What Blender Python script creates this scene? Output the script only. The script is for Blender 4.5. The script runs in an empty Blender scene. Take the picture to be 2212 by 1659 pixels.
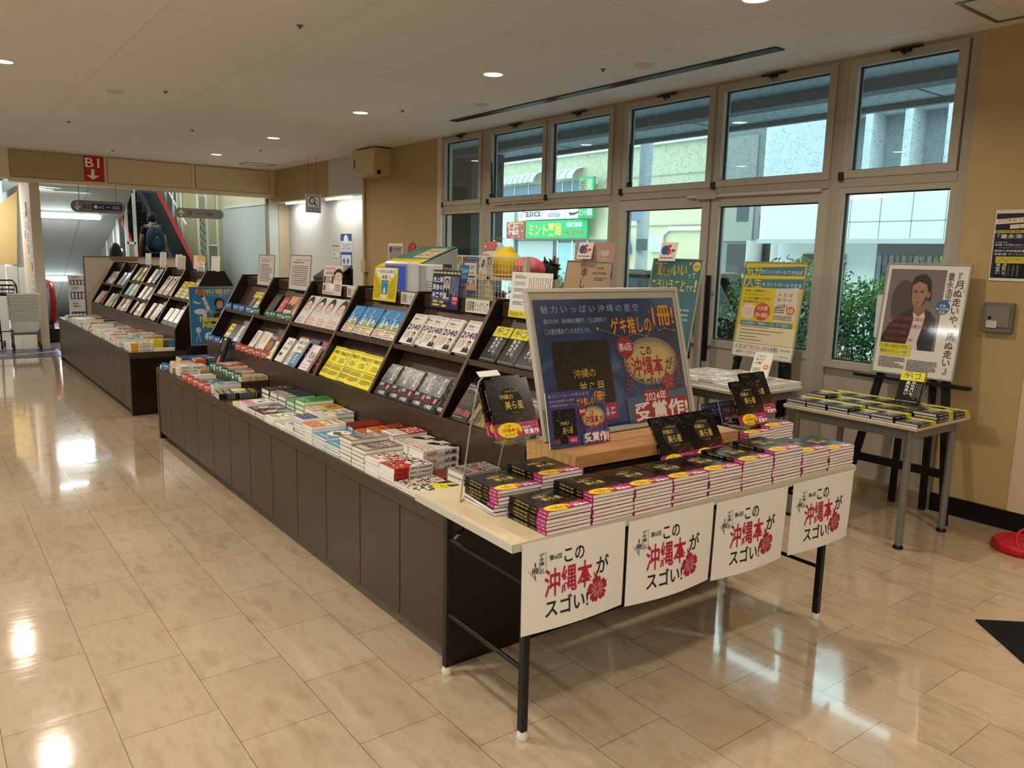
import bpy, math, random
import numpy as np
from mathutils import Matrix, Vector
SC = bpy.context.scene
COL = SC.collection
rnd = random.Random(7)
R = math.radians

# ---------------------------------------------------------------- camera, sky, exposure, lamps
cam_d = bpy.data.cameras.new('camera'); cam = bpy.data.objects.new('camera', cam_d); COL.objects.link(cam)
yaw, pitch, roll = R(37.2119), R(-9.2215), R(1.3948)
_f = Vector((math.sin(yaw)*math.cos(pitch), math.cos(yaw)*math.cos(pitch), math.sin(pitch)))
_r = Vector((math.cos(yaw), -math.sin(yaw), 0)); _u = _r.cross(_f)
_r2 = math.cos(roll)*_r + math.sin(roll)*_u; _u2 = -math.sin(roll)*_r + math.cos(roll)*_u
_m = Matrix.Identity(4)
for _i in range(3):
    _m[_i][0] = _r2[_i]; _m[_i][1] = _u2[_i]; _m[_i][2] = -_f[_i]
_m.translation = (0, 0, 1.5426)
cam.matrix_world = _m
cam_d.sensor_width = 36.0; cam_d.lens = 1691.93*36/2212; cam_d.clip_start = .05; cam_d.clip_end = 300
SC.camera = cam
SC.view_settings.view_transform = 'Standard'; SC.view_settings.look = 'None'
SC.view_settings.gamma = 1; SC.view_settings.exposure = -0.28
SC.view_settings.use_curve_mapping = False

world = bpy.data.worlds.new('sky'); SC.world = world; world.use_nodes = True
_bg = world.node_tree.nodes['Background']
_bg.inputs[0].default_value = (.82, .96, 1.0, 1); _bg.inputs[1].default_value = 5.0

CEIL = 2.92
LAMPS = [(3.65, y) for y in (-2.0, .38, 2.76, 5.14, 7.40, 9.79, 12.1)] + [(.65, y) for y in (-2.0, .38, 2.76, 5.06, 7.37, 9.9)] 
LAMP_W = 24.0
LAMP_COL = (1.0, .86, .70)

# ---------------------------------------------------------------- materials
def lin(c): return c/12.92 if c <= .04045 else ((c+.055)/1.055)**2.4
def rgb(h):
    h = h.lstrip('#')
    if len(h) == 3: h = ''.join(c*2 for c in h)
    return tuple(lin(int(h[i:i+2], 16)/255) for i in (0, 2, 4)) + (1,)
_mc = {}
def newmat(n):
    m = bpy.data.materials.new(n); m.use_nodes = True
    nt = m.node_tree
    return m, nt, nt.nodes['Principled BSDF'], nt.nodes.new, nt.links.new
def M(h, rough=.5, metal=0.0, spec=.35, var=.05, scale=9.0):
    k = (h, rough, metal, spec, var, scale)
    if k in _mc: return _mc[k]
    m, nt, b, N, L = newmat('paint_'+h.lstrip('#'))
    b.inputs['Roughness'].default_value = rough; b.inputs['Metallic'].default_value = metal
    b.inputs['Specular IOR Level'].default_value = spec
    tc = N('ShaderNodeTexCoord'); nz = N('ShaderNodeTexNoise'); nz.inputs['Scale'].default_value = scale
    mr = N('ShaderNodeMapRange'); mr.inputs[3].default_value = 1-var; mr.inputs[4].default_value = 1+var*.6
    hs = N('ShaderNodeHueSaturation'); hs.inputs['Color'].default_value = rgb(h)
    L(tc.outputs['Object'], nz.inputs['Vector']); L(nz.outputs['Fac'], mr.inputs[0]); L(mr.outputs[0], hs.inputs['Value']); L(hs.outputs[0], b.inputs['Base Color'])
    _mc[k] = m
    return m
def E(h, s):
    k = ('E', h, s)
    if k in _mc: return _mc[k]
    m, nt, b, N, L = newmat('glow_'+h.lstrip('#'))
    b.inputs['Base Color'].default_value = rgb(h); b.inputs['Emission Color'].default_value = rgb(h); b.inputs['Emission Strength'].default_value = s
    _mc[k] = m
    return m
def coords(N, L, sx=1, sy=1, sz=1, kind='Object', loc=(0, 0, 0)):
    tc = N('ShaderNodeTexCoord'); mp = N('ShaderNodeMapping')
    mp.inputs['Scale'].default_value = (sx, sy, sz); mp.inputs['Location'].default_value = loc
    L(tc.outputs[kind], mp.inputs[0]); return mp.outputs[0]
def ramp(N, stops):
    r = N('ShaderNodeValToRGB'); e = r.color_ramp.elements
    while len(e) > 1: e.remove(e[-1])
    e[0].position, e[0].color = stops[0][0], rgb(stops[0][1])
    for p, c in stops[1:]:
        x = e.new(p); x.color = rgb(c)
    return r
def mix(N, L, fac, a, b, mode='MIX'):
    x = N('ShaderNodeMix'); x.data_type = 'RGBA'; x.blend_type = mode
    for v, i in ((fac, 0), (a, 6), (b, 7)):
        if hasattr(v, 'links'): L(v, x.inputs[i])
        else: x.inputs[i].default_value = v
    return x.outputs[2]
def mat_floor():
    m, nt, b, N, L = newmat('floor_tiles')
    tc = N('ShaderNodeTexCoord'); sp = N('ShaderNodeSeparateXYZ'); cb = N('ShaderNodeCombineXYZ')
    L(tc.outputs['Object'], sp.inputs[0])
    ax = N('ShaderNodeMath'); ax.operation = 'SUBTRACT'; ax.inputs[1].default_value = 2.5379-.45059*40
    ay = N('ShaderNodeMath'); ay.operation = 'SUBTRACT'; ay.inputs[1].default_value = .10317-.303*60
    L(sp.outputs[1], ax.inputs[0]); L(sp.outputs[0], ay.inputs[0]); L(ax.outputs[0], cb.inputs[0]); L(ay.outputs[0], cb.inputs[1])
    br = N('ShaderNodeTexBrick'); br.offset = .5; br.offset_frequency = 2; br.squash = 1
    br.inputs['Scale'].default_value = 1; br.inputs['Brick Width'].default_value = .45059; br.inputs['Row Height'].default_value = .303
    br.inputs['Mortar Size'].default_value = .0011; br.inputs['Mortar Smooth'].default_value = .2; br.inputs['Bias'].default_value = 0
    br.inputs['Color1'].default_value = rgb('c0ad92'); br.inputs['Color2'].default_value = rgb('b8a489'); br.inputs['Mortar'].default_value = rgb('5c4a39')
    L(cb.outputs[0], br.inputs['Vector'])
    n1 = N('ShaderNodeTexNoise'); n1.inputs['Scale'].default_value = 3; n1.inputs['Detail'].default_value = 8; n1.inputs['Roughness'].default_value = .65
    L(coords(N, L, 3.2, 1.0, 1), n1.inputs['Vector'])
    r1 = ramp(N, [(.3, 'b9a486'), (.5, 'ffffff'), (.72, 'd6c1a4')])
    L(n1.outputs['Fac'], r1.inputs[0])
    c1 = mix(N, L, .5, br.outputs['Color'], r1.outputs[0], 'MULTIPLY')
    n2 = N('ShaderNodeTexNoise'); n2.inputs['Scale'].default_value = 90; n2.inputs['Detail'].default_value = 3
    L(coords(N, L, 1.6, .5, 1), n2.inputs['Vector'])
    r2 = ramp(N, [(.68, 'ffffff'), (.78, '8c7860')]); L(n2.outputs['Fac'], r2.inputs[0])
    c2 = mix(N, L, .35, c1, r2.outputs[0], 'MULTIPLY')
    L(c2, b.inputs['Base Color'])
    b.inputs['Roughness'].default_value = .10; b.inputs['Specular IOR Level'].default_value = .95
    b.inputs['Coat Weight'].default_value = .6; b.inputs['Coat Roughness'].default_value = .04
    n3 = N('ShaderNodeTexNoise'); n3.inputs['Scale'].default_value = 6; n3.inputs['Detail'].default_value = 2
    L(coords(N, L, .5, 2.4, 1), n3.inputs['Vector'])
    bp = N('ShaderNodeBump'); bp.inputs['Strength'].default_value = .03; bp.inputs['Distance'].default_value = .02
    L(n3.outputs['Fac'], bp.inputs['Height'])
    b2 = N('ShaderNodeBump'); b2.inputs['Strength'].default_value = .25; b2.inputs['Distance'].default_value = .001; b2.invert = True
    L(br.outputs['Fac'], b2.inputs['Height']); L(bp.outputs[0], b2.inputs['Normal']); L(b2.outputs[0], b.inputs['Normal'])
    return m
def mat_ceiling():
    m, nt, b, N, L = newmat('ceiling_board')
    tc = N('ShaderNodeTexCoord'); sp = N('ShaderNodeSeparateXYZ'); cb = N('ShaderNodeCombineXYZ')
    L(tc.outputs['Object'], sp.inputs[0])
    ax = N('ShaderNodeMath'); ax.operation = 'SUBTRACT'; ax.inputs[1].default_value = 7.23+.435-.87*40
    ay = N('ShaderNodeMath'); ay.operation = 'SUBTRACT'; ay.inputs[1].default_value = 1.27-.8875*21
    L(sp.outputs[1], ax.inputs[0]); L(sp.outputs[0], ay.inputs[0]); L(ax.outputs[0], cb.inputs[0]); L(ay.outputs[0], cb.inputs[1])
    br = N('ShaderNodeTexBrick'); br.offset = .5; br.offset_frequency = 2
    br.inputs['Scale'].default_value = 1; br.inputs['Brick Width'].default_value = .87; br.inputs['Row Height'].default_value = .8875
    br.inputs['Mortar Size'].default_value = .0016; br.inputs['Mortar Smooth'].default_value = .1
    br.inputs['Color1'].default_value = rgb('e4dfdd'); br.inputs['Color2'].default_value = rgb('e0dbd9'); br.inputs['Mortar'].default_value = rgb('a39a97')
    L(cb.outputs[0], br.inputs['Vector'])
    vo = N('ShaderNodeTexVoronoi'); vo.inputs['Scale'].default_value = 34; vo.inputs['Randomness'].default_value = 1
    L(coords(N, L, 1.5, .8, 1), vo.inputs['Vector'])
    r = ramp(N, [(.10, '5b5147'), (.15, 'ffffff')]); L(vo.outputs['Distance'], r.inputs[0])
    nz = N('ShaderNodeTexNoise'); nz.inputs['Scale'].default_value = 14; L(coords(N, L), nz.inputs['Vector'])
    rr = ramp(N, [(.5, '000000'), (.56, 'ffffff')]); L(nz.outputs['Fac'], rr.inputs[0])
    pit = mix(N, L, rr.outputs[0], (1, 1, 1, 1), r.outputs[0])
    L(mix(N, L, .75, br.outputs['Color'], pit, 'MULTIPLY'), b.inputs['Base Color'])
    b.inputs['Roughness'].default_value = .9
    return m
def mat_wall(h, stain='b89b68', amt=.5):
    m, nt, b, N, L = newmat('wall_paint_'+h)
    n1 = N('ShaderNodeTexNoise'); n1.inputs['Scale'].default_value = 1.3; n1.inputs['Detail'].default_value = 6
    L(coords(N, L, 1, 1, .6), n1.inputs['Vector'])
    r = ramp(N, [(.35, h), (.75, stain)]); L(n1.outputs['Fac'], r.inputs[0])
    L(mix(N, L, amt, rgb(h), r.outputs[0]), b.inputs['Base Color'])
    b.inputs['Roughness'].default_value = .55
    n2 = N('ShaderNodeTexNoise'); n2.inputs['Scale'].default_value = 120; L(coords(N, L), n2.inputs['Vector'])
    bp = N('ShaderNodeBump'); bp.inputs['Strength'].default_value = .06; bp.inputs['Distance'].default_value = .004
    L(n2.outputs['Fac'], bp.inputs['Height']); L(bp.outputs[0], b.inputs['Normal'])
    return m
def mat_grain(name, a, c, sx, sy, sz, rough=.4, rings=6, dist=2.0, spec=.5):
    m, nt, b, N, L = newmat(name)
    n1 = N('ShaderNodeTexNoise'); n1.inputs['Scale'].default_value = rings; n1.inputs['Detail'].default_value = 6; n1.inputs['Distortion'].default_value = dist
    L(coords(N, L, sx, sy, sz), n1.inputs['Vector'])
    r = ramp(N, [(.3, a), (.7, c)]); L(n1.outputs['Fac'], r.inputs[0]); L(r.outputs[0], b.inputs['Base Color'])
    b.inputs['Roughness'].default_value = rough; b.inputs['Specular IOR Level'].default_value = spec
    return m
def mat_pages():
    m, nt, b, N, L = newmat('paper_pages')
    n1 = N('ShaderNodeTexNoise'); n1.inputs['Scale'].default_value = 4; n1.inputs['Detail'].default_value = 2
    L(coords(N, L, 3, 3, 420), n1.inputs['Vector'])
    r = ramp(N, [(.3, 'd6d2c8'), (.6, 'f1eee6')]); L(n1.outputs['Fac'], r.inputs[0]); L(r.outputs[0], b.inputs['Base Color'])
    b.inputs['Roughness'].default_value = .8
    return m
def mat_starry():
    m, nt, b, N, L = newmat('starry_print')
    v = coords(N, L)
    sp = N('ShaderNodeSeparateXYZ'); L(v, sp.inputs[0])
    n1 = N('ShaderNodeTexNoise'); n1.inputs['Scale'].default_value = 16; n1.inputs['Detail'].default_value = 5; L(v, n1.inputs['Vector'])
    g = N('ShaderNodeMapRange'); g.inputs[1].default_value = .06; g.inputs[2].default_value = -.09; g.inputs[3].default_value = 0; g.inputs[4].default_value = .75
    L(sp.outputs[1], g.inputs[0])
    mu = N('ShaderNodeMath'); mu.operation = 'MULTIPLY'; L(g.outputs[0], mu.inputs[0]); L(n1.outputs['Fac'], mu.inputs[1])
    r = ramp(N, [(0, '07090d'), (.16, '0d0909'), (.32, '3a2218'), (.44, '8a5530'), (.52, 'cf925c')]); L(mu.outputs[0], r.inputs[0])
    vo = N('ShaderNodeTexVoronoi'); vo.inputs['Scale'].default_value = 85; L(v, vo.inputs['Vector'])
    r2 = ramp(N, [(.05, 'e8ddc4'), (.11, '000000')]); L(vo.outputs['Distance'], r2.inputs[0])
    L(mix(N, L, .8, r.outputs[0], r2.outputs[0], 'ADD'), b.inputs['Base Color'])
    b.inputs['Roughness'].default_value = .2; b.inputs['Specular IOR Level'].default_value = .35
    return m
def mat_noise_art(name, stops, scale=12, rough=.3, sx=1, sy=1, sz=1):
    m, nt, b, N, L = newmat(name)
    n1 = N('ShaderNodeTexNoise'); n1.inputs['Scale'].default_value = scale; n1.inputs['Detail'].default_value = 6; n1.inputs['Distortion'].default_value = 1.2
    L(coords(N, L, sx, sy, sz), n1.inputs['Vector']); r = ramp(N, stops); L(n1.outputs['Fac'], r.inputs[0]); L(r.outputs[0], b.inputs['Base Color'])
    b.inputs['Roughness'].default_value = rough
    return m
def mat_glass(name, tint, refl, dirt=0.0, rough=.0):
    m, nt, b, N, L = newmat(name)
    nt.nodes.remove(b); out = nt.nodes['Material Output']
    tr = N('ShaderNodeBsdfTransparent'); tr.inputs[0].default_value = tint
    gl = N('ShaderNodeBsdfGlossy'); gl.inputs['Roughness'].default_value = rough; gl.inputs[0].default_value = (1, 1, 1, 1)
    lw = N('ShaderNodeLayerWeight'); pw = N('ShaderNodeMath'); pw.operation = 'POWER'; pw.inputs[1].default_value = 5; L(lw.outputs['Facing'], pw.inputs[0])
    mu = N('ShaderNodeMath'); mu.operation = 'MULTIPLY_ADD'; mu.inputs[1].default_value = .6*refl; mu.inputs[2].default_value = .035*refl; L(pw.outputs[0], mu.inputs[0])
    mx = N('ShaderNodeMixShader'); L(mu.outputs[0], mx.inputs[0]); L(tr.outputs[0], mx.inputs[1]); L(gl.outputs[0], mx.inputs[2])
    last = mx.outputs[0]
    if dirt:
        vo = N('ShaderNodeTexVoronoi'); vo.inputs['Scale'].default_value = 75; L(coords(N, L, 1, 1, 1), vo.inputs['Vector'])
        nz = N('ShaderNodeTexNoise'); nz.inputs['Scale'].default_value = 20; nz.inputs['Detail'].default_value = 4; L(coords(N, L, 1, 1, 1), nz.inputs['Vector'])
        r1 = ramp(N, [(.22, 'ffffff'), (.34, '000000')]); L(vo.outputs['Distance'], r1.inputs[0])
        r2 = ramp(N, [(.46, '000000'), (.54, 'ffffff')]); L(nz.outputs['Fac'], r2.inputs[0])
        d = N('ShaderNodeMath'); d.operation = 'MULTIPLY'; L(r1.outputs[0], d.inputs[0]); L(r2.outputs[0], d.inputs[1])
        d2 = N('ShaderNodeMath'); d2.operation = 'MULTIPLY_ADD'; L(d.outputs[0], d2.inputs[0]); d2.inputs[1].default_value = dirt; d2.inputs[2].default_value = .07
        df = N('ShaderNodeBsdfDiffuse'); df.inputs[0].default_value = rgb('8d9494')
        m2 = N('ShaderNodeMixShader'); L(d2.outputs[0], m2.inputs[0]); L(last, m2.inputs[1]); L(df.outputs[0], m2.inputs[2]); last = m2.outputs[0]
    L(last, out.inputs[0])
    return m
FLOOR, CEILM, PAGES, STAR = mat_floor(), mat_ceiling(), mat_pages(), mat_starry()
WALL_Y, WALL_P, WALL_W = mat_wall('b39a69', 'a08656'), mat_wall('c8b598', 'c2a986', .4), mat_wall('cfcac2', 'bdb4a6', .3)
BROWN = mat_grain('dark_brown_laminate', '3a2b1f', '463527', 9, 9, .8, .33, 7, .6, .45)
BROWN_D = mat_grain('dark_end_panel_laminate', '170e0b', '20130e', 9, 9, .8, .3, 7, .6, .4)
BROWN_E = mat_grain('brown_edge_banding', '4b3b2e', '564638', 9, 9, .8, .35, 7, .6)
OAK = mat_grain('oak_veneer', 'a87848', 'c6935c', 1.2, 14, 14, .38, 4, .8)
OAK_E = mat_grain('oak_veneer_end', 'ad8350', 'cfa56e', 14, 22, 1.2, .4, 5, .5)
PALE = mat_grain('pale_wood_top', 'b9ad97', 'c9bfac', 2, 18, 18, .35, 4, .6)
FRAME = mat_wall('a39b8c', '8c8273', .5)
GLASS_U = mat_glass('dirty_window_glass', (.78, .92, .97, 1), 2.2, .38)
GLASS_L = mat_glass('window_glass', (.88, .98, .98, 1), 2.0)
CLEAR = mat_glass('clear_acrylic', (.97, .98, .98, 1), 1.2)
FILM = mat_glass('poster_film', (.98, .98, .98, 1), 1.0, 0, .06)
BLACKM = M('0b0b0c', .35); STEEL = M('8b8a86', .35, .6); WHITEP = M('e6e2da', .6)

# ---------------------------------------------------------------- mesh builder
class MB:
    def __init__(s, off=(0, 0, 0)):
        s.v, s.f, s.mi, s.mats, s.T, s.sm = [], [], [], [], None, []
        s.off = Vector(off)
    def m(s, mat):
        if mat not in s.mats: s.mats.append(mat)
        return s.mats.index(mat)
    def add(s, vs, fs, mat, smooth=False):
        b = len(s.v); T = s.T
        if T is not None: vs = [tuple(T @ Vector(v)) for v in vs]
        s.v += [tuple(v) for v in vs]; i = s.m(mat)
        for f in fs:
            s.f.append(tuple(b+k for k in f)); s.mi.append(i); s.sm.append(smooth)
    def box(s, x0, y0, z0, x1, y1, z1, mat, bev=0):
        if bev:
            b = bev; P = []
            for z, i in ((z0, b), (z0+b, 0), (z1-b, 0), (z1, b)):
                P += [(x0+i+b*(i == 0), y0+i, z), (x1-i-b*(i == 0), y0+i, z), (x1-i, y0+i+b*(i == 0), z), (x1-i, y1-i-b*(i == 0), z), (x1-i-b*(i == 0), y1-i, z), (x0+i+b*(i == 0), y1-i, z), (x0+i, y1-i-b*(i == 0), z), (x0+i, y0+i+b*(i == 0), z)]
            F = [tuple(range(7, -1, -1)), tuple(range(24, 32))]
            for k in range(3):
                for j in range(8): F.append((k*8+j, k*8+(j+1) % 8, k*8+8+(j+1) % 8, k*8+8+j))
            s.add(P, F, mat); return
        P = [(x0, y0, z0), (x1, y0, z0), (x1, y1, z0), (x0, y1, z0), (x0, y0, z1), (x1, y0, z1), (x1, y1, z1), (x0, y1, z1)]
        s.add(P, [(3, 2, 1, 0), (4, 5, 6, 7), (0, 1, 5, 4), (1, 2, 6, 5), (2, 3, 7, 6), (3, 0, 4, 7)], mat)
    def prism(s, pts, vec, mat):
        n = len(pts); P = [Vector(p) for p in pts]; Q = [p+Vector(vec) for p in P]
        s.add(P+Q, [tuple(range(n-1, -1, -1)), tuple(range(n, 2*n))]+[(i, (i+1) % n, n+(i+1) % n, n+i) for i in range(n)], mat)
    def poly(s, pts, mat): s.add(pts, [tuple(range(len(pts)))], mat)
    def bar(s, a, b, w, h, mat, up=(0, 0, 1)):
        a, b = Vector(a), Vector(b); d = (b-a).normalized(); u = Vector(up)
        if abs(d.dot(u)) > .98: u = Vector((1, 0, 0))
        x = d.cross(u).normalized(); y = x.cross(d).normalized()
        P = []
        for p in (a, b): P += [p+x*sx*w/2+y*sy*h/2 for sx, sy in ((-1, -1), (1, -1), (1, 1), (-1, 1))]
        s.add(P, [(3, 2, 1, 0), (4, 5, 6, 7), (0, 1, 5, 4), (1, 2, 6, 5), (2, 3, 7, 6), (3, 0, 4, 7)], mat)
    def tube(s, pts, r, mat, n=8, cap=True):
        P = [Vector(p) for p in pts]; V = []; F = []
        rs = r if isinstance(r, (list, tuple)) else [r]*len(P)
        pu = None
        for i, p in enumerate(P):
            d = (P[min(i+1, len(P)-1)]-P[max(i-1, 0)]).normalized()
            if pu is None:
                u = Vector((0, 0, 1)) if abs(d.z) < .9 else Vector((1, 0, 0))
            else: u = pu
            x = d.cross(u).normalized(); y = x.cross(d).normalized(); pu = y
            V += [p+(x*math.cos(2*math.pi*k/n)+y*math.sin(2*math.pi*k/n))*rs[i] for k in range(n)]
        for i in range(len(P)-1):
            for k in range(n): F.append((i*n+k, i*n+(k+1) % n, (i+1)*n+(k+1) % n, (i+1)*n+k))
        s.add(V, F, mat, True)
        if cap: s.add(V[:n], [tuple(range(n-1, -1, -1))], mat); s.add(V[-n:], [tuple(range(n))], mat)
    def lathe(s, c, prof, mat, n=20, cap=True):
        V = []; F = []
        for r, z in prof: V += [(c[0]+r*math.cos(2*math.pi*k/n), c[1]+r*math.sin(2*math.pi*k/n), c[2]+z) for k in range(n)]
        for i in range(len(prof)-1):
            for k in range(n): F.append((i*n+k, i*n+(k+1) % n, (i+1)*n+(k+1) % n, (i+1)*n+k))
        s.add(V, F, mat, True)
        for i, o in ((0, -1), (len(prof)-1, 1)) if cap else ():
            if prof[i][0] > 1e-4: s.add(V[i*n:i*n+n], [tuple(range(n))[::o]], mat)
    def ball(s, c, rx, ry, rz, mat, n=20, m=12, fn=None):
        V = [];F = []
        for i in range(m+1):
            t = math.pi*i/m
            for k in range(n):
                a = 2*math.pi*k/n; p = Vector((math.sin(t)*math.cos(a), math.sin(t)*math.sin(a), math.cos(t)))
                if fn: p = fn(p)
                V.append((c[0]+p[0]*rx, c[1]+p[1]*ry, c[2]+p[2]*rz))
        for i in range(m):
            for k in range(n): F.append((i*n+k, (i+1)*n+k, (i+1)*n+(k+1) % n, i*n+(k+1) % n))
        s.add(V, F, mat, True)
    def mesh(s, name):
        me = bpy.data.meshes.new(name)
        o = s.off
        me.from_pydata([(v[0]-o.x, v[1]-o.y, v[2]-o.z) for v in s.v], [], s.f)
        for mt in s.mats: me.materials.append(mt)
        me.polygons.foreach_set('material_index', s.mi); me.polygons.foreach_set('use_smooth', s.sm)
        me.update(); return me
    def build(s, name, parent=None, loc=None):
        ob = bpy.data.objects.new(name, s.mesh(name)); COL.objects.link(ob)
        if parent is not None: ob.parent = parent
        elif loc is not None: ob.location = loc
        else: ob.location = s.off
        return ob
def inst(name, me, parent):
    ob = bpy.data.objects.new(name, me); COL.objects.link(ob); ob.parent = parent; return ob
def tag(o, label, cat, group=None, kind=None):
    if label: o['label'] = label
    if cat: o['category'] = cat
    if group: o['group'] = group
    if kind: o['kind'] = kind
    return o
def thing(name, label, cat, loc=(0, 0, 0), group=None, mat=None):
    o = bpy.data.objects.new(name, None); COL.objects.link(o); o.empty_display_size = .05
    if mat is not None: o.matrix_world = mat
    else: o.location = loc
    return tag(o, label, cat, group)
def struct(mb, name, parent=None):
    o = mb.build(name, parent)
    if parent is None: o['kind'] = 'structure'
    return o
def frame(o, x, y):
    x = Vector(x).normalized(); y = Vector(y); y = (y-x*y.dot(x)).normalized(); z = x.cross(y)
    m = Matrix.Identity(4)
    for i in range(3): m[i][0] = x[i]; m[i][1] = y[i]; m[i][2] = z[i]
    m.translation = o; return m
def yawm(x, y, z, deg): return Matrix.Translation((x, y, z)) @ Matrix.Rotation(R(deg), 4, 'Z')

# ---------------------------------------------------------------- lettering and printed sheets
_cu = bpy.data.curves.new('lettering', 'FONT'); _cu.fill_mode = 'FRONT'; _cu.resolution_u = 2
_ob = bpy.data.objects.new('lettering', _cu); COL.objects.link(_ob)
_tc = {}
def glyphs(t, bold=0):
    k = (t, bold)
    if k not in _tc:
        _cu.body = t; _cu.offset = bold
        dg = bpy.context.evaluated_depsgraph_get(); dg.update()
        me = bpy.data.meshes.new_from_object(_ob.evaluated_get(dg))
        v = np.zeros(len(me.vertices)*3); me.vertices.foreach_get('co', v)
        _tc[k] = (v.reshape(-1, 3)[:, :2], [tuple(p.vertices) for p in me.polygons]); bpy.data.meshes.remove(me)
    return _tc[k]
DZ = .00009
def sheet(mb, T, w, h, items, z0=.0002):
    old = mb.T
    mb.T = T if old is None else old @ T
    def put(v, fs, x0, y0, x1, y1, z, col, fit=True):
        if len(v) == 0: return
        lo, hi = v.min(0), v.max(0); sx = (x1-x0)/max(hi[0]-lo[0], 1e-6); sy = (y1-y0)/max(hi[1]-lo[1], 1e-6)
        mb.add([(x0+(a-lo[0])*sx, y0+(b-lo[1])*sy, z) for a, b in v], fs, M(col) if isinstance(col, str) else col)
    z = z0
    for it in items:
        z += DZ; k = it[0]
        mt = lambda c: M(c) if isinstance(c, str) else c
        if k == 'R':
            x0, y0, x1, y1 = it[1]*w, h-it[2]*h, it[3]*w, h-it[4]*h
            mb.add([(x0, y1, z), (x1, y1, z), (x1, y0, z), (x0, y0, z)], [(0, 1, 2, 3)], mt(it[5]))
        elif k == 'P': mb.poly([(a*w, h-b*h, z) for a, b in it[1]][::-1], mt(it[2]))
        elif k == 'E':
            mb.poly([(it[1]*w+it[3]*w*math.cos(t*math.pi/16), h-it[2]*h+it[4]*h*math.sin(t*math.pi/16), z) for t in range(32)], mt(it[5]))
        elif k == 'T':
            v, f = glyphs(it[1], it[7] if len(it) > 7 else 0)
            put(v, f, it[2]*w, h-it[5]*h, it[4]*w, h-it[3]*h, z, it[6])
        elif k == 'V':
            t = it[1]; n = len(t); x0, x1 = it[2]*w, it[4]*w; yt, yb = h-it[3]*h, h-it[5]*h
            c = (yt-yb)/n; b = it[7] if len(it) > 7 else 0
            for i, ch in enumerate(t):
                if ch == ' ': continue
                v, f = glyphs(ch, b)
                lo, hi = v.min(0), v.max(0); gw, gh = hi-lo
                s_ = min((x1-x0)/.95, c/.95) if False else 1
                cw = (x1-x0)*min(1, max(gw, .12)/.88); chh = c*.94*min(1, max(gh, .10)/.88)
                cx, cy = (x0+x1)/2, yt-c*(i+.5)
                if ch in '、。': cx, cy = x1-cw*.6, yt-c*(i+.25)
                put(v, f, cx-cw/2, cy-chh/2, cx+cw/2, cy+chh/2, z, it[6])
        elif k == 'L':
            x0, y0, x1, y1, n = it[1]*w, h-it[2]*h, it[3]*w, h-it[4]*h, it[5]
            lh = (y0-y1)/n; q = random.Random(int(abs(x0*9999+y0*7777+n)))
            for i in range(n):
                yy = y0-lh*(i+.2); xx = x0; e = x1-(x1-x0)*q.random()*.35*(q.random() < .4)
                while xx < e-lh*.3:
                    ww = min(lh*q.uniform(.5, 2.2), e-xx); mb.add([(xx, yy-lh*.5, z), (xx+ww, yy-lh*.5, z), (xx+ww, yy, z), (xx, yy, z)], [(0, 1, 2, 3)], mt(it[6])); xx += ww+lh*.25
        elif k == 'G':
            x0, y0, x1, y1, nc, nr = it[1]*w, h-it[2]*h, it[3]*w, h-it[4]*h, it[5], it[6]
            q = random.Random(it[8]); cw, ch = (x1-x0)/nc, (y0-y1)/nr; mm = mt(it[7])
            for i in range(nc):
                for j in range(nr):
                    a, b = x0+cw*i, y1+ch*j
                    for _ in range(4):
                        if q.random() < .5:
                            u = q.uniform(.1, .75); mb.add([(a+cw*.1, b+ch*u, z), (a+cw*.86, b+ch*u, z), (a+cw*.86, b+ch*(u+.13), z), (a+cw*.1, b+ch*(u+.13), z)], [(0, 1, 2, 3)], mm)
                        else:
                            u = q.uniform(.1, .75); mb.add([(a+cw*u, b+ch*.08, z), (a+cw*(u+.13), b+ch*.08, z), (a+cw*(u+.13), b+ch*.88, z), (a+cw*u, b+ch*.88, z)], [(0, 1, 2, 3)], mm)
        elif k == 'D':
            q = random.Random(it[3]); x0, y0, x1, y1, r = it[4:9]
            for _ in range(it[1]):
                a, b, s_ = q.uniform(x0, x1)*w, h-q.uniform(y0, y1)*h, r*q.uniform(.4, 1.2)
                mb.add([(a-s_, b, z), (a, b-s_, z), (a+s_, b, z), (a, b+s_, z)], [(0, 1, 2, 3)], mt(it[2]))
        elif k == 'N':
            pts = [(a*w, h-b*h) for a, b in it[1]]; t_ = it[3]
            for (a, b), (c, d) in zip(pts, pts[1:]):
                dx, dy = c-a, d-b; l = math.hypot(dx, dy) or 1; nx, ny = -dy/l*t_/2, dx/l*t_/2
                mb.add([(a+nx, b+ny, z), (a-nx, b-ny, z), (c-nx, d-ny, z), (c+nx, d+ny, z)], [(3, 2, 1, 0)], mt(it[2]))
        elif k == 'H':
            cx, cy, r = it[1]*w, h-it[2]*h, it[3]*w
            for j in range(5):
                a = R(90+72*j+8); P = []
                for t, rr in ((-.62, .25), (-.75, .75), (-.5, .98), (-.2, .93), (0, 1.04), (.25, .92), (.5, .98), (.72, .72), (.6, .25)):
                    P.append((cx+r*rr*math.cos(a+t*.8), cy+r*rr*math.sin(a+t*.8), z))
                mb.poly([(cx, cy, z)]+P, mt(it[4]))
                if len(it) > 5:
                    for t in (-.18, 0, .18):
                        b1, b2 = a+t, a+t*1.2
                        mb.add([(cx+r*.12*math.cos(b1), cy+r*.12*math.sin(b1), z+DZ), (cx+r*.6*math.cos(b2-.025), cy+r*.6*math.sin(b2-.025), z+DZ), (cx+r*.6*math.cos(b2+.025), cy+r*.6*math.sin(b2+.025), z+DZ)], [(0, 1, 2)], mt(it[5]))
            a = R(100)
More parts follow.
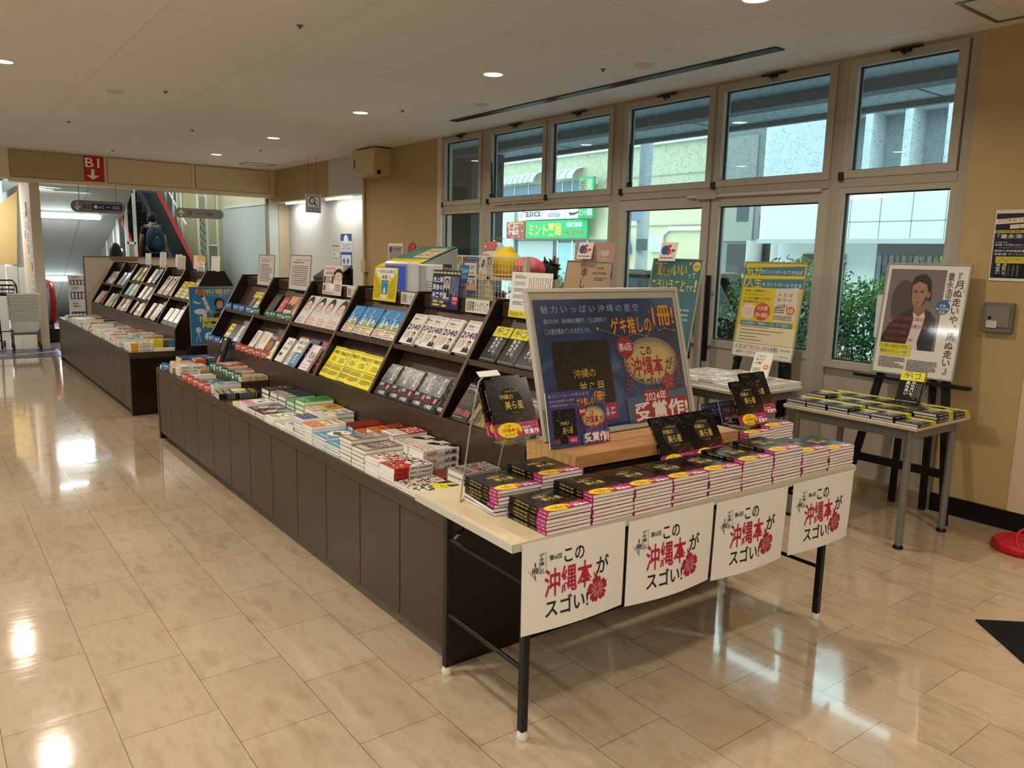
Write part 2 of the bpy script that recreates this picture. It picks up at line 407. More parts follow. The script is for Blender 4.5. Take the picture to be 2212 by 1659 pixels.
            mb.poly([(cx-.03*r, cy, z+DZ*2), (cx+.05*r, cy, z+DZ*2), (cx+1.25*r*math.cos(a)+.06*r, cy+1.25*r*math.sin(a), z+DZ*2), (cx+1.25*r*math.cos(a)-.06*r, cy+1.25*r*math.sin(a), z+DZ*2)], mt(it[4]))
            for j in range(5):
                bx, by = cx+r*(1.0+.09*j)*math.cos(a), cy+r*(1.0+.09*j)*math.sin(a)
                for sg in (-1, 1): mb.poly([(bx+sg*.12*r+.05*r*math.cos(t), by+.05*r*math.sin(t), z+DZ*2) for t in (0, 1.05, 2.1, 3.14, 4.2, 5.2)], mt(it[4]))
    mb.T = old
    return z
# ================================================================ the room
def bx(name, x0, y0, z0, x1, y1, z1, mat, parent=None, off=(0, 0, 0), bev=0):
    b = MB(off); b.box(x0, y0, z0, x1, y1, z1, mat, bev)
    return struct(b, name, parent)
bx('floor', -6, -6, -.1, 5.3, 13.72, 0, FLOOR)
bx('floor_landing', -6, 13.72, -.1, 5.3, 22, 0, M('8f8a82', .15))
bx('ceiling', -6, -6, CEIL, 5.3, 13.75, CEIL+.12, CEILM)
bx('wall_left', -6.1, -6, 0, -6, 22, CEIL, WALL_P); bx('wall_back', -6, -6.1, 0, 5.3, -6, CEIL, WALL_P)
# right-hand wall (window side)
bx('wall_right_near', 5.11, -6, 0, 5.3, 2.24, CEIL, WALL_Y)
bx('wall_right_patch', 5.106, -6, .1, 5.112, 1.80, 1.9, WALL_P)
bx('wall_right_middle', 5.11, 8.28, 0, 5.3, 10.29, CEIL, WALL_Y)
bx('wall_right_lintel', 5.11, 11.45, 2.38, 5.3, 14.07, CEIL, WALL_Y)
bx('wall_right_lintel_pale', 5.11, 10.29, 2.38, 5.3, 11.45, CEIL, WALL_W)
bx('wall_alcove', 5.49, 10.2, 0, 5.6, 14.2, 2.6, WALL_W)
bx('wall_alcove_side', 5.3, 14.05, 0, 5.5, 14.2, 2.6, WALL_P); bx('wall_alcove_end', 5.3, 10.18, 0, 5.5, 10.29, 2.6, WALL_P)
bx('ceiling_alcove', 5.3, 10.2, 2.44, 5.6, 14.2, 2.52, M('b9b4ab', .7))
bx('baseboard_right', 5.095, -6, 0, 5.112, 2.24, .115, M('0a0a0b', .4))
bx('trim_1', 5.085, 8.19, 0, 5.112, 8.28, CEIL, M('c9c3b4', .5))
b = MB(); b.tube([(5.08, 10.22, 0), (5.08, 10.22, 2.6)], .02, M('c9b48c', .5)); b.box(5.06, 10.16, 1.28, 5.11, 10.28, 1.44, M('c4ae84', .5)); struct(b, 'trim_2')
# window wall -----------------------------------------------------
WX0, WX1 = 5.12, 5.20
FR2 = M('a49679', .5); GASK = M('1b1a18', .6); SASHM = mat_wall('aaa293', '978d7c', .4)
def ringbox(b, y0, y1, z0, z1, wy, wz, mat, x0=WX0, x1=WX1, wyb=None, wzt=None):
    wzt = wz if wzt is None else wzt
    b.box(x0, y0, z0, x1, y0+wy, z1, mat); b.box(x0, y1-wy, z0, x1, y1, z1, mat)
    b.box(x0+.001, y0+wy, z0, x1-.001, y1-wy, z0+wz, mat); b.box(x0+.001, y0+wy, z1-wzt, x1-.001, y1-wy, z1, mat)
def pane(parent, y0, y1, z0, z1, mat, off):
    b = MB(off); b.box(5.158, y0-.004, z0-.004, 5.162, y1+.004, z1+.004, mat); struct(b, 'pane', parent)
    b = MB(off); ringbox(b, y0-.003, y1+.003, z0-.003, z1+.003, .011, .011, GASK, 5.150, 5.170); struct(b, 'gasket', parent)
def upper(parent, off, y0, y1):     # top-hung sash with its friction stay and catch
    b = MB(off); ringbox(b, y0, y1, 2.125, 2.895, .055, .05, SASHM, 5.105, 5.19); struct(b, 'sash', parent)
    pane(parent, y0+.055, y1-.055, 2.175, 2.845, GLASS_U, off)
    ym = (y0+y1)/2
    b = MB(off); b.box(5.085, ym-.10, 2.893, 5.105, ym+.10, 2.905, BLACKM); b.box(5.08, ym-.03, 2.875, 5.10, ym+.03, 2.893, BLACKM)
    b.tube([(5.095, ym-.012, 2.88), (5.085, ym-.012, 2.855), (5.085, ym+.012, 2.855), (5.095, ym+.012, 2.88)], .006, STEEL); struct(b, 'catch', parent)
    b = MB(off); b.box(5.09, y1-.02, 2.11, 5.106, y1+.015, 2.165, M('35322d', .4, .6)); struct(b, 'hinge', parent)
def stay(parent, off, y):
    b = MB(off); b.bar((5.10, y, 2.2), (5.095, y+.005, 2.42), .02, .014, BLACKM); b.bar((5.095, y+.012, 2.40), (5.10, y+.02, 2.55), .014, .012, BLACKM); b.box(5.09, y-.02, 2.18, 5.106, y+.035, 2.215, BLACKM); struct(b, 'stay', parent)
def window(name, y0, y1, ups, ml=.06, mr=.06):
    off = (5.15, (y0+y1)/2, 0)
    b = MB(off)
    b.box(WX0, y0-ml, 0, WX1, y0, CEIL, FRAME); b.box(WX0, y1, 0, WX1, y1+mr, CEIL, FRAME)
    b.box(WX0, y0, 2.895, WX1, y1, CEIL, FRAME); b.box(WX0-.005, y0, 2.065, WX1, y1, 2.125, FRAME)
    o = struct(b, name)
    for a, c in ups: upper(o, off, a, c)
    return o, off
def lower_panel(o, off, y0, y1, z0=.90, zt=2.065):
    b = MB(off); ringbox(b, y0, y1, z0-.02, zt, .035, .04, SASHM); b.box(5.135, y0, .10, 5.19, y1, z0-.02, mat_wall('aea595', '978b78', .5)); b.box(WX0-.01, y0, 0, WX1, y1, .10, M('a8936c', .5)); b.box(WX0-.03, y0, z0-.03, 5.14, y1, z0-.005, SASHM)
    struct(b, 'frame', o); pane(o, y0+.035, y1-.035, z0+.02, zt-.04, GLASS_L, off)
o, off = window('window_1', 7.39, 8.22, [(7.39, 8.20)]); lower_panel(o, off, 7.39, 8.22)
o, off = window('window_2', 5.31, 7.27, [(6.26, 7.25), (5.31, 6.24)], .055, .06); lower_panel(o, off, 5.31, 7.27); stay(o, off, 7.16)
b = MB(off)
for k in range(26):
    yy = 7.1-.033*k; b.box(5.109, yy, 2.085+rnd.uniform(-.004, .004), 5.114, yy+.026, 2.085+rnd.uniform(.006, .012), M('6e6452', .8))
struct(b, 'tape_residue', o)
o, off = window('window_3', 3.15, 5.20, [(4.18, 5.18), (3.15, 4.15)], .04, .055); stay(o, off, 5.06)
window3 = o
o, off = window('window_4', 2.30, 3.07, [(2.31, 3.06)], .06, .04); lower_panel(o, off, 2.30, 3.07, .86)
for n, (y0, y1, hy) in {'door_1': (4.185, 5.20, 4.275), 'door_2': (3.15, 4.165, 4.10)}.items():
    off = (5.15, (y0+y1)/2, 0)
    b = MB(off); ringbox(b, y0, y1, .005, 2.06, .075, .11, SASHM, WX0, WX1, wzt=.085); b.box(5.13, y0+.075, .09, 5.19, y1-.075, .86, mat_wall('aea595', '978b78', .4)); b.box(WX0, y0+.075, .86, WX1, y1-.075, .92, SASHM)
    o = struct(b, n); pane(o, y0+.075, y1-.075, .92, 1.975, GLASS_L, off)
    b = MB(off); b.box(5.055, hy-.02, .745, 5.075, hy+.02, 1.435, M('0c0c0d', .3)); struct(b, 'handle', o)
    for z in (.86, 1.30): b = MB(off); b.bar((5.07, hy, z), (5.13, hy, z), .025, .025, STEEL); struct(b, 'handle_bracket', o)
b = MB(); b.tube([(5.105, 3.2, 2.055), (5.10, 4.4, 2.058)], .014, M('bfb8a6', .4)); b.box(5.085, 4.1, 2.035, 5.12, 4.3, 2.08, M('aaa290', .3)); struct(b, 'trim_3')
# beam, pillar and the escalator hall ------------------------------
BEAMM = mat_wall('dccbaa', 'cbb68c', .4)
bx('beam', 1.18, 13.7, 2.46, 5.11, 14.0, CEIL, BEAMM)
for n, (x0, x1, m_) in enumerate([(1.20, 2.16, M('ab986a', .5)), (2.475, 3.72, M('cfbb93', .5)), (3.778, 5.01, M('cfbb93', .5))]):
    b = MB(); b.box(x0, 13.69, 2.515, x1, 13.705, 2.90, M('5c4c33', .6)); b.box(x0+.006, 13.684, 2.521, x1-.006, 13.706, 2.894, m_); struct(b, 'trim_%d' % (n+4))
bx('pillar', 1.45, 13.98, 0, 1.585, 15.4, 2.62, mat_wall('cfc2b0', 'b7a88f', .4))
b = MB(); b.prism([(1.20, 16.2, 2.2), (1.50, 16.2, 2.45), (1.42, 16.2, 1.2), (1.18, 16.2, 1.2)], (0, .1, 0), M('c2ab78', .6)); struct(b, 'wall_hall_left')
for k in range(4): bx('wall_hall_left_panel', .9+.17*k, 16.0, 0, 1.06+.17*k, 16.05, 1.22-.02*k, M('cfd1cb', .4))
bx('beam_left', -6, 13.7, 2.5, 1.18, 14.0, CEIL, BEAMM)
bx('ceiling_left', -6, 13.99, 2.75, 1.45, 22, 2.9, M('b9b0a2', .7))
bx('wall_far_left', -6, 19, 0, 1.45, 19.1, 2.9, WALL_W)
bx('wall_far_left_panel', -1.2, 18.9, 0, 1.3, 18.99, 1.35, M('c9ccc6', .5)); bx('wall_far_left_slope', .6, 18.0, 1.35, 1.3, 18.9, 2.75, M('b09a68', .6))
SHAFT = M('a9adab', .6)
b = MB(); b.prism([(1.58, 14.3, 2.48), (2.95, 14.3, 2.48), (2.95, 20.5, -.43), (1.58, 20.5, -.43)], (0, 0, .12), SHAFT); struct(b, 'ceiling_shaft')
b = MB()
for x in (2.3,): b.prism([(x, 14.3, 2.479), (x+.006, 14.3, 2.479), (x+.006, 20, -.196), (x, 20, -.196)], (0, 0, -.003), M('767a78', .6))
struct(b, 'trim_7')
bx('wall_hall_far', 1.58, 19.9, -2, 5.3, 20, 6, M('b5b8b0', .6))
bx('wall_shaft_side', 1.575, 15.0, -2, 1.60, 20, 2.6, M('b3b5b0', .6))
WHP = M('c9cec8', .4)
bx('wall_hall_right', 5.11, 14.07, 0, 5.3, 20, 2.40, WHP); bx('wall_hall_right_upper', 5.11, 14.07, 2.40, 5.3, 20, 6, mat_wall('cfc7a4', 'bdb38c', .3))
bx('trim_8', 5.085, 14.07, 2.36, 5.11, 16.5, 2.40, M('d6dbd8', .3)); bx('trim_9', 5.06, 14.02, 0, 5.11, 14.07, 2.46, M('8d7d62', .4))
bx('wall_hall_back', 4.25, 16.7, 0, 5.11, 16.8, 6, mat_wall('c9c29a', 'b9b184', .3))
bx('ceiling_hall', 1.18, 14.0, 6, 5.3, 20, 6.1, M('b0aea8', .7))
bx('wall_hall_front', 1.18, 13.9, 2.62, 5.3, 14.0, 6.1, WALL_W)
# ---------------------------------------------------------------- lamps
BEZ = M('e9e2d4', .4); GLOW = E('fff0d2', 9.0)
for i, (x, y) in enumerate(LAMPS):
    vis = [(3.65, 2.76), (3.65, 5.14), (3.65, 7.40), (3.65, 9.79), (3.65, 12.1), (.65, 7.37)]
    nm = {(3.65, 2.76): 'round recessed ceiling downlight cut by the top edge, nearest the windows', (3.65, 5.14): 'bright round ceiling downlight, nearest of the row leading to the far beam', (3.65, 7.40): 'bright round ceiling downlight second nearest in the row towards the beam', (3.65, 9.79): 'small round ceiling downlight third nearest in the row towards the beam', (3.65, 12.1): 'small round ceiling downlight closest to the panelled far beam', (.65, 7.37): 'round ceiling downlight cut by the left edge above the aisle'}.get((x, y), 'warm round downlight in the ceiling outside the picture')
    t = thing('ceiling_downlight', nm, 'ceiling light', (x, y, CEIL), 'recessed ceiling downlights' if (x, y) in vis else 'ceiling downlights behind the view')
    b = MB(); b.lathe((0, 0, 0), [(.072, -.004), (.085, -.009), (.096, -.002), (.096, .0)], BEZ, 28, False); b.build('bezel', t)
    b = MB(); b.lathe((0, 0, 0), [(.0001, -.0035), (.073, -.0035), (.073, -.001)], GLOW, 28); b.build('lens', t)
    ld = bpy.data.lights.new('downlight', 'AREA'); ld.shape = 'DISK'; ld.size = .11; ld.energy = LAMP_W; ld.color = LAMP_COL; ld.spread = R(150)
    lo = bpy.data.objects.new('downlight', ld); COL.objects.link(lo); lo.location = (x, y, CEIL-.012)
for x, y, r, l in [(4.29, 4.16, .075, 'white round cover plate in the ceiling just before the long slot'), (4.285, 6.21, .065, 'white round ceiling plate near the far end of the long slot'), (1.546, 8.03, .07, 'unlit cream ceiling disc over the aisle')]:
    b = MB((x, y, CEIL)); b.lathe((x, y, CEIL), [(r, 0), (r, -.008), (r*.85, -.012), (.0001, -.012)], M('cfc6b6', .5), 28); tag(b.build('ceiling_disc'), l, 'ceiling plate')
for x, y, l in [(2.01, 4.9, 'small sprinkler head in the ceiling near the top edge'), (1.9, 7.7, 'small sprinkler head beside the cream ceiling disc'), (2.72, 9.9, 'tiny sprinkler head above the far island'), (3.9, 7.0, 'sprinkler head between the downlights over the near island'), (4.15, 4.45, 'sprinkler head beside the white ceiling plate'), (3.95, 11.1, 'tiny sprinkler head near the hanging search sign'), (2.4, 12.8, 'white smoke detector in front of the far beam'), (1.5, 10.3, 'tiny sprinkler head far down the aisle ceiling')]:
    b = MB((x, y, CEIL)); b.lathe((x, y, CEIL), [(.022, 0), (.022, -.004), (.008, -.008), (.008, -.016), (.013, -.018), (.0001, -.019)], M('6f675b', .4, .4), 14); tag(b.build('sprinkler_head'), l, 'sprinkler', 'sprinkler heads in the ceiling')
b = MB((4.58, 5.2, CEIL)); b.box(4.53, 3.25, CEIL-.008, 4.63, 7.14, CEIL, M('4a443c', .7, 0, .1)); b.box(4.545, 3.26, CEIL-.0085, 4.575, 7.13, CEIL-.007, BLACKM); b.box(4.588, 3.26, CEIL-.0085, 4.615, 7.13, CEIL-.007, BLACKM)
tag(b.build('slot_diffuser'), 'long dark air-conditioning slot in the ceiling along the windows', 'air vent')
def hatch(x0, y0, x1, y1, l):
    b = MB((x0, y0, CEIL))
    for q in ((x0, y0, x1, y0+.02), (x0, y1-.02, x1, y1), (x0, y0+.02, x0+.02, y1-.02), (x1-.02, y0+.02, x1, y1-.02)): b.box(q[0], q[1], CEIL-.006, q[2], q[3], CEIL, M('77736a', .4, .5))
    tag(b.build('ceiling_hatch'), l, 'hatch')
hatch(4.49, 1.5, 5.0, 2.13, 'square metal-edged ceiling hatch at the window corner'); hatch(4.3, 12.75, 4.8, 13.1, 'thin square ceiling hatch before the far beam')
# fluorescent tubes
def tube(x0, y0, z0, x1, y1, z1, label, s=12, w=16, wide=0):
    t = thing('fluorescent_light', label, 'fluorescent light', ((x0+x1)/2, (y0+y1)/2, z0), 'fluorescent tube lights')
    o = t.location.copy()
    b = MB(o); b.bar((x0, y0, z0+.02), (x1, y1, z1+.02), .09, .03, M('d9d9d4', .4)); b.build('housing', t)
    b = MB(o); b.tube([(x0, y0, z0-.02), (x1, y1, z1-.02)], .016, E('f4ffff', s), 10); b.build('tube', t)
    if wide: b = MB(o); b.bar((x0, y0, z0+.0), (x1, y1, z1+.0), wide, .016, E('eefcff', s*.5)); b.build('diffuser', t)
    ld = bpy.data.lights.new('tube_glow', 'AREA'); ld.shape = 'RECTANGLE'; L_ = (Vector((x1, y1, z1))-Vector((x0, y0, z0))).length
    ld.size = L_; ld.size_y = .06; ld.energy = w; ld.color = (.92, 1, .98)
    lo = bpy.data.objects.new('tube_glow', ld); COL.objects.link(lo); lo.location = ((x0+x1)/2, (y0+y1)/2, (z0+z1)/2-.045)
    if abs(y1-y0) > abs(x1-x0): lo.rotation_euler = (0, 0, R(90))
tube(1.66, 15.1, 2.03, 2.58, 15.1, 2.03, 'bright fluorescent fitting below the grey hanging B1 sign', 16, 28, .22)
tube(1.70, 17.5, .90, 2.52, 17.5, .90, 'bright fluorescent fitting low in the down-escalator shaft', 16, 22, .22)
tube(1.62, 14.45, 2.44, 2.35, 14.5, 2.44, 'thin bright tube right under the far beam', 12, 8, .14)
tube(5.3, 11.06, 2.39, 5.3, 11.97, 2.39, 'bright tube under the alcove lintel, right of the search sign', 14, 10)
tube(5.3, 12.75, 2.39, 5.3, 13.66, 2.39, 'bright tube under the alcove lintel, left of the search sign', 14, 10)
for y in (15.0,):
    ld = bpy.data.lights.new('hall_fill_light', 'AREA'); ld.size = .6; ld.energy = 26; ld.color = (.93, 1, .93); lo = bpy.data.objects.new('hall_fill_light', ld); COL.objects.link(lo); lo.location = (4.6, 15.4, 4.6)  # added fill light with no fitting, brightens the escalator hall
ld = bpy.data.lights.new('aisle_fill_light', 'AREA'); ld.size = .4; ld.energy = 110; ld.color = (1, .93, .82); lo = bpy.data.objects.new('aisle_fill_light', ld); COL.objects.link(lo); lo.location = (.4, 15.6, 2.7)  # bodyless light added to brighten the space left of the pillar

for x, ys_ in ((-1.9, (-3.6, -1.2, 1.2, 3.4)), (-4.3, (-3.6, -1.2, 1.2, 3.6, 6.0, 8.4)), (-2.6, (10.4,))):
    for y in ys_:
        tube(x, y-.6, 2.86, x, y+.6, 2.86, 'white fluorescent fitting on the ceiling left of the aisle, outside the picture', 6, 34)
# ================================================================ display islands
def slope_x(z): return 1.91+(z-.79)*.5636      # front edge of the racks, aisle side
SDIR = Vector((.31, 0, .55)).normalized(); SNRM = Vector((-.55, 0, .31)).normalized()
def island(y0, y1, label, bays, levels, npan, ry0):
    O = Vector((2.3, (y0+y1)/2, 0)); t = thing('display_island', label, 'bookshelf island', O, 'dark brown book islands')
    P = lambda n, b: b.build(n, t)
    b = MB(O); b.box(1.575, y0+.06, 0, 3.025, y1-.06, .05, M('1c1f1b', .4)); P('kick_base', b)
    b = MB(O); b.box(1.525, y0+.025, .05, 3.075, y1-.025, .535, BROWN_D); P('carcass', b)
    b = MB(O); b.box(1.5, y0, .535, 3.10, y1, .59, BROWN); P('counter_top', b)
    for yy in (y0, y1-.025):
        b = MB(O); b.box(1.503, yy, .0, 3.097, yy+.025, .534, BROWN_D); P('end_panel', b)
        for x in (1.5, 3.092): b = MB(O); b.box(x, yy-.001, 0, x+.008, yy+.026, .533, BROWN_E); P('edge_strip', b)
    w = (y1-y0-.05)/npan
    for k in range(npan):
        a = y0+.025+w*k
        b = MB(O); b.box(1.505, a+.0035, .055, 1.524, a+w-.0035, .531, BROWN, .0015); P('door_panel', b)
    b = MB(O); b.box(3.076, y0+.03, .055, 3.095, y1-.03, .531, BROWN); P('rear_panel', b)
    prof = lambda y, g=0: [(1.905+g, y, .59), (1.91+g, y, .79), (2.22+g*.6, y, 1.34-g*.2), (2.385-g*.6, y, 1.34-g*.2), (2.695-g, y, .79), (2.70-g, y, .59)]
    b = MB(O); b.box(1.905, ry0+.001, .59, 1.922, y1-.02, .79, BROWN); b.box(2.68, ry0+.001, .59, 2.697, y1-.02, .79, BROWN); P('rack_plinth', b)
    b = MB(O)
    b.prism([(2.01, ry0+.001, .79), (2.025, ry0+.001, .79), (2.285, ry0+.001, 1.26), (2.27, ry0+.001, 1.26)], (0, y1-ry0-.021, 0), BROWN); P('back_board', b)
    b = MB(O); b.prism([(2.59, ry0+.001, .79), (2.575, ry0+.001, .79), (2.315, ry0+.001, 1.26), (2.33, ry0+.001, 1.26)], (0, y1-ry0-.021, 0), BROWN); P('back_board', b)
    b = MB(O); b.box(2.255, ry0+.001, 1.255, 2.35, y1-.02, 1.325, BROWN); P('top_rail', b)
    for i, yd in enumerate(bays):
        yy = yd-.011
        if i == 0: yy = ry0
        if i == len(bays)-1: yy = y1-.022
        m_ = BROWN_D
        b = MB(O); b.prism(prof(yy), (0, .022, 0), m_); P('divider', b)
        b = MB(O)
        for s in (1, -1):
            q = lambda x: x if s > 0 else 4.605-x
            b.prism([(q(1.908), yy-.001, .59), (q(1.9105), yy-.001, .792), (q(1.9135), yy-.001, .79), (q(1.911), yy-.001, .59)], (0, .024, 0), BROWN_E)
            b.prism([(q(1.908), yy-.001, .79), (q(2.218), yy-.001, 1.342), (q(2.222), yy-.001, 1.340), (q(1.913), yy-.001, .79)], (0, .024, 0), BROWN_E)
        P('edge_strip', b)
    for (ya, yb), zs in zip(zip(bays, bays[1:]), levels):
        for z in zs:
            b = MB(O); x = slope_x(z); b.box(x+.002, ya+.011, z-.02, x+.13, yb-.011, z, BROWN); b.box(x-.002, ya+.011, z-.021, x+.002, yb-.011, z+.006, BROWN_E)
            P('shelf', b)
    return t
BY1 = [2.41, 3.068, 3.806, 4.544, 5.282, 6.02, 6.76]
BY2 = [7.785, 8.516, 9.247, 9.978, 10.709, 11.44, 12.17]
TW = [.79, 1.055]; TH = [.79, .965, 1.14]
island(2.33, 6.76, 'near long dark brown book island behind the cream folding table', BY1, [TW]*6, 12, 2.41)
island(7.785, 12.17, 'far dark brown book island at the end of the aisle', BY2, [TW, TW, TH, TH, TW, TW], 12, 7.785)

# ================================================================ tables
TROT = -1.82
TO = Vector((1.351, 1.757, 0))           # front left corner of the folding table
def tpt(u, v, z=0):                       # table coordinates: u along the front, v to the back
    a = R(TROT); return Vector((TO.x+u*math.cos(a)-v*math.sin(a), TO.y+u*math.sin(a)+v*math.cos(a), z))
def folding_table():
    m = Matrix.Translation(TO) @ Matrix.Rotation(R(TROT), 4, 'Z')
    t = thing('folding_table', 'long cream-topped folding table with black legs in the foreground', 'table', mat=m)
    b = MB(); b.box(0, 0, .672, 1.795, .60, .70, M('d2c19e', .32)); b.box(-.002, -.002, .673, 1.797, 0, .6985, M('c4bfb0', .4)); b.box(-.003, -.002, .673, 0, .602, .6985, M('c9c4b5', .4)); b.box(1.795, -.002, .673, 1.798, .602, .6985, M('c4bfb0', .4)); b.build('table_top', t)
    lm = M('101012', .32)
    for side, sx in ((0, .10), (1, 1.695)):
        for v in (.06, .54):
            b = MB(); b.box(sx-.013, v-.014, .03, sx+.013, v+.014, .66, lm, .003); lg = b.build('leg', t)
            b = MB(); b.lathe((sx, v, 0), [(.017, 0), (.02, .006), (.019, .02), (.012, .032)], M('d8d3c6', .5), 14); b.build('foot_cap', lg)
        b = MB(); b.tube([(sx, .06, .53), (sx, .54, .53)], .009, lm); b.build('stretcher', t)
        b = MB(); b.tube([(sx, .06, .24), (sx, .54, .24)], .009, lm); b.build('stretcher', t)
        sg = 1 if side == 0 else -1
        for v in (.06, .54): b = MB(); b.bar((sx, v, .5), (sx+sg*.22, v, .665), .016, .004, lm); b.box(min(sx, sx+sg*.08)-.005, v-.02, .60, max(sx, sx+sg*.08), v+.02, .672, lm); b.build('folding_brace', t)
    b = MB(); b.box(.06, .57, .645, 1.74, .59, .672, lm); b.box(.06, .02, .645, 1.74, .035, .672, lm); b.build('apron', t)
    b = MB(); b.box(.082, .565, .62, .098, .58, .665, M('d8d3c6', .4)); b.build('latch', t)
    return t
folding_table()
def side_table(x0, y0, x1, y1, label):
    O = Vector(((x0+x1)/2, (y0+y1)/2, 0)); t = thing('side_table', label, 'table', O, 'grey-legged side tables by the windows')
    g = M('7f7d77', .38, .35)
    b = MB(O); b.box(x0, y0, .678, x1, y1, .70, PALE, .003); b.build('table_top', t)
    b = MB(O); ringb = [(x0+.05, y0+.05, x1-.05, y0+.07), (x0+.05, y1-.07, x1-.05, y1-.05), (x0+.05, y0+.07, x0+.07, y1-.07), (x1-.07, y0+.07, x1-.05, y1-.07)]
    for q in ringb: b.box(q[0], q[1], .615, q[2], q[3], .678, g)
    b.build('apron', t)
    for x in (x0+.062, x1-.062):
        for y in (y0+.062, y1-.062):
            b = MB(O); b.tube([(x, y, .02), (x, y, .678)], .02, g, 18); lg = b.build('leg', t)
            b = MB(O); b.lathe((x, y, 0), [(.026, 0), (.028, .01), (.02, .022)], BLACKM, 18); b.build('foot', lg)
    return t
side_table(4.165, 1.935, 4.795, 2.745, 'grey-legged pale table under the black and yellow books')
side_table(4.235, 3.06, 4.865, 3.90, 'grey-legged pale table under the white paperbacks by the doors')
# oak step-box on the folding table
m = Matrix.Translation(tpt(.455, .265, .70)) @ Matrix.Rotation(R(TROT), 4, 'Z')
t = thing('display_riser', 'oak veneer riser on the folding table carrying the big navy poster', 'riser', mat=m)
b = MB(); b.box(0, 0, .105, .885, .29, .15, OAK); b.box(-.001, -.001, .105, .0, .291, .15, OAK_E); b.build('top_board', t)
for x in (0, .845):
    b = MB(); b.box(x, .001, 0, x+.04, .289, .105, OAK_E); b.build('side_board', t)
b = MB(); b.box(.04, .27, 0, .845, .28, .105, BLACKM); b.build('back_board', t)

# ================================================================ easels
def easel(pc, wdir, tilt, label, h, zl, ledge=True):
    # pc: bottom centre of the poster; tilt: how far the poster plane leans back per metre
    w = Vector(wdir).normalized(); back = Vector((1, 0, 0)); pc = Vector(pc)
    O = Vector((pc.x, pc.y, 0)); t = thing('display_easel', label, 'easel', O, 'black wooden poster easels')
    lm = M('0d0d0e', .45)
    def at(u, z, d=.032): return Vector((pc.x+d+tilt*(z-zl), pc.y, z))+Vector((0, w.y, 0))*u
    for s in (-1, 1):
        f, tp = at(s*.33, 0), at(s*.13, h)
        b = MB(O); b.bar(f, tp, .045, .026, lm, up=back); b.build('leg', t)
        k = zl/h; c = f.lerp(tp, k); c.z = zl-.03
        b = MB(O); b.tube([c-back*.05, c+back*.0], .017, lm, 12); b.build('peg', t)
    for s in (-.1, .1):
        f = at(s, 0, .032); f.x = 5.06; tp = at(s*.8, h-.1, .075)
        b = MB(O); b.bar(f, tp, .04, .022, lm, up=back); b.build('leg', t)
    a, c = at(-.33, 0).lerp(at(-.13, h), .30/h), at(.33, 0).lerp(at(.13, h), .30/h)
    b = MB(O); b.bar(a, c, .026, .05, lm); b.build('crossbar', t)
    if ledge:
        b = MB(O); b.bar(at(-.36, zl-.026, .0), at(.36, zl-.026, .0), .05, .02, lm); b.build('ledge', t)
    return t
# ================================================================ books
K = {}
def kind(key, typ, desc, w, h, t, col, front=(), spine=(), bind='R', hard=False, band=None, mat=None, scol=None, rough=.3):
    K[key] = dict(typ=typ, desc=desc, w=w, h=h, t=t, col=col, front=list(front), spine=list(spine), bind=bind, hard=hard, band=band, mat=mat, scol=scol, rough=rough, me={})
def kmesh(key, part, full=True):
    k = K[key]; ck = (part, full)
    if ck in k['me']: return k['me'][ck]
    w, h, t = k['w'], k['h'], k['t']; bd = .0022 if k['hard'] else .0007; ov = .003 if k['hard'] else .0006
    cm = k['mat'] or M(k['col'], k['rough']); sm = M(k['scol'], k['rough']) if k['scol'] else cm
    sg = 1 if k['bind'] == 'R' else -1
    b = MB()
    if part == 'page_block':
        x0, x1 = (-w/2+ov, w/2-bd-.0004) if sg > 0 else (-w/2+bd+.0004, w/2-ov)
        b.box(x0, -h/2+ov, bd+.0001, x1, h/2-ov, t-bd-.0001, PAGES)
    elif part == 'cover':
        b.box(-w/2, -h/2, 0, w/2, h/2, bd, cm); b.box(-w/2, -h/2, t-bd, w/2, h/2, t, cm)
        n = 7 if k['hard'] else 3; bul = .003 if k['hard'] else .0006; P = []
        for i in range(n):
            a = i/(n-1); P.append((sg*(w/2+bul*math.sin(math.pi*a)), a*t))
        V = [(x, -h/2, z) for x, z in P]+[(x, h/2, z) for x, z in P]
        b.add(V, [(i, i+1, n+i+1, n+i) for i in range(n-1)], sm, True)
        V2 = [(x-sg*bd*1.2, y, z) for x, y, z in V]; b.add(V+V2, [(i, i+1, 2*n+i+1, 2*n+i) for i in range(n-1)]+[(n+i, n+i+1, 3*n+i+1, 3*n+i) for i in range(n-1)], sm)
        xd = (0, 0, -1) if sg > 0 else (0, 0, 1)
        o = (sg*(w/2+bul+.0001), -h/2, t if sg > 0 else 0)
        sheet(b, frame(o, xd, (0, 1, 0)), t, h, k['spine'])
        if full: sheet(b, Matrix.Translation((-w/2, -h/2, t)), w, h, k['front'])
    elif part == 'paper_band':
        fr, col, fi, si = k['band'][:4]; hh = h*fr; e = .0005; bm = M(col, .25)
        bul = .0036 if k['hard'] else .0011
        b.box(-w/2, -h/2-.0003, t+e*.2, w/2, -h/2+hh, t+e, bm); b.box(-w/2, -h/2-.0003, -e*.3, w/2, -h/2+hh, 0, bm)
        x = sg*(w/2+bul); b.box(min(x, x-sg*.0003), -h/2-.0003, -e*.3, max(x, x-sg*.0003), -h/2+hh, t+e, bm)
        for z in (t+e*.5,): b.box(min(sg*w/2, x), -h/2, z-.0002, max(sg*w/2, x), -h/2+hh, z, bm)
        if full: sheet(b, Matrix.Translation((-w/2, -h/2, t+e)), w, hh, fi)
        xd = (0, 0, -1) if sg > 0 else (0, 0, 1)
        sheet(b, frame((sg*(w/2+bul+.0001), -h/2, t if sg > 0 else 0), xd, (0, 1, 0)), t, hh, si)
    k['me'][ck] = b.mesh(part+'_'+k['typ'])
    return k['me'][ck]
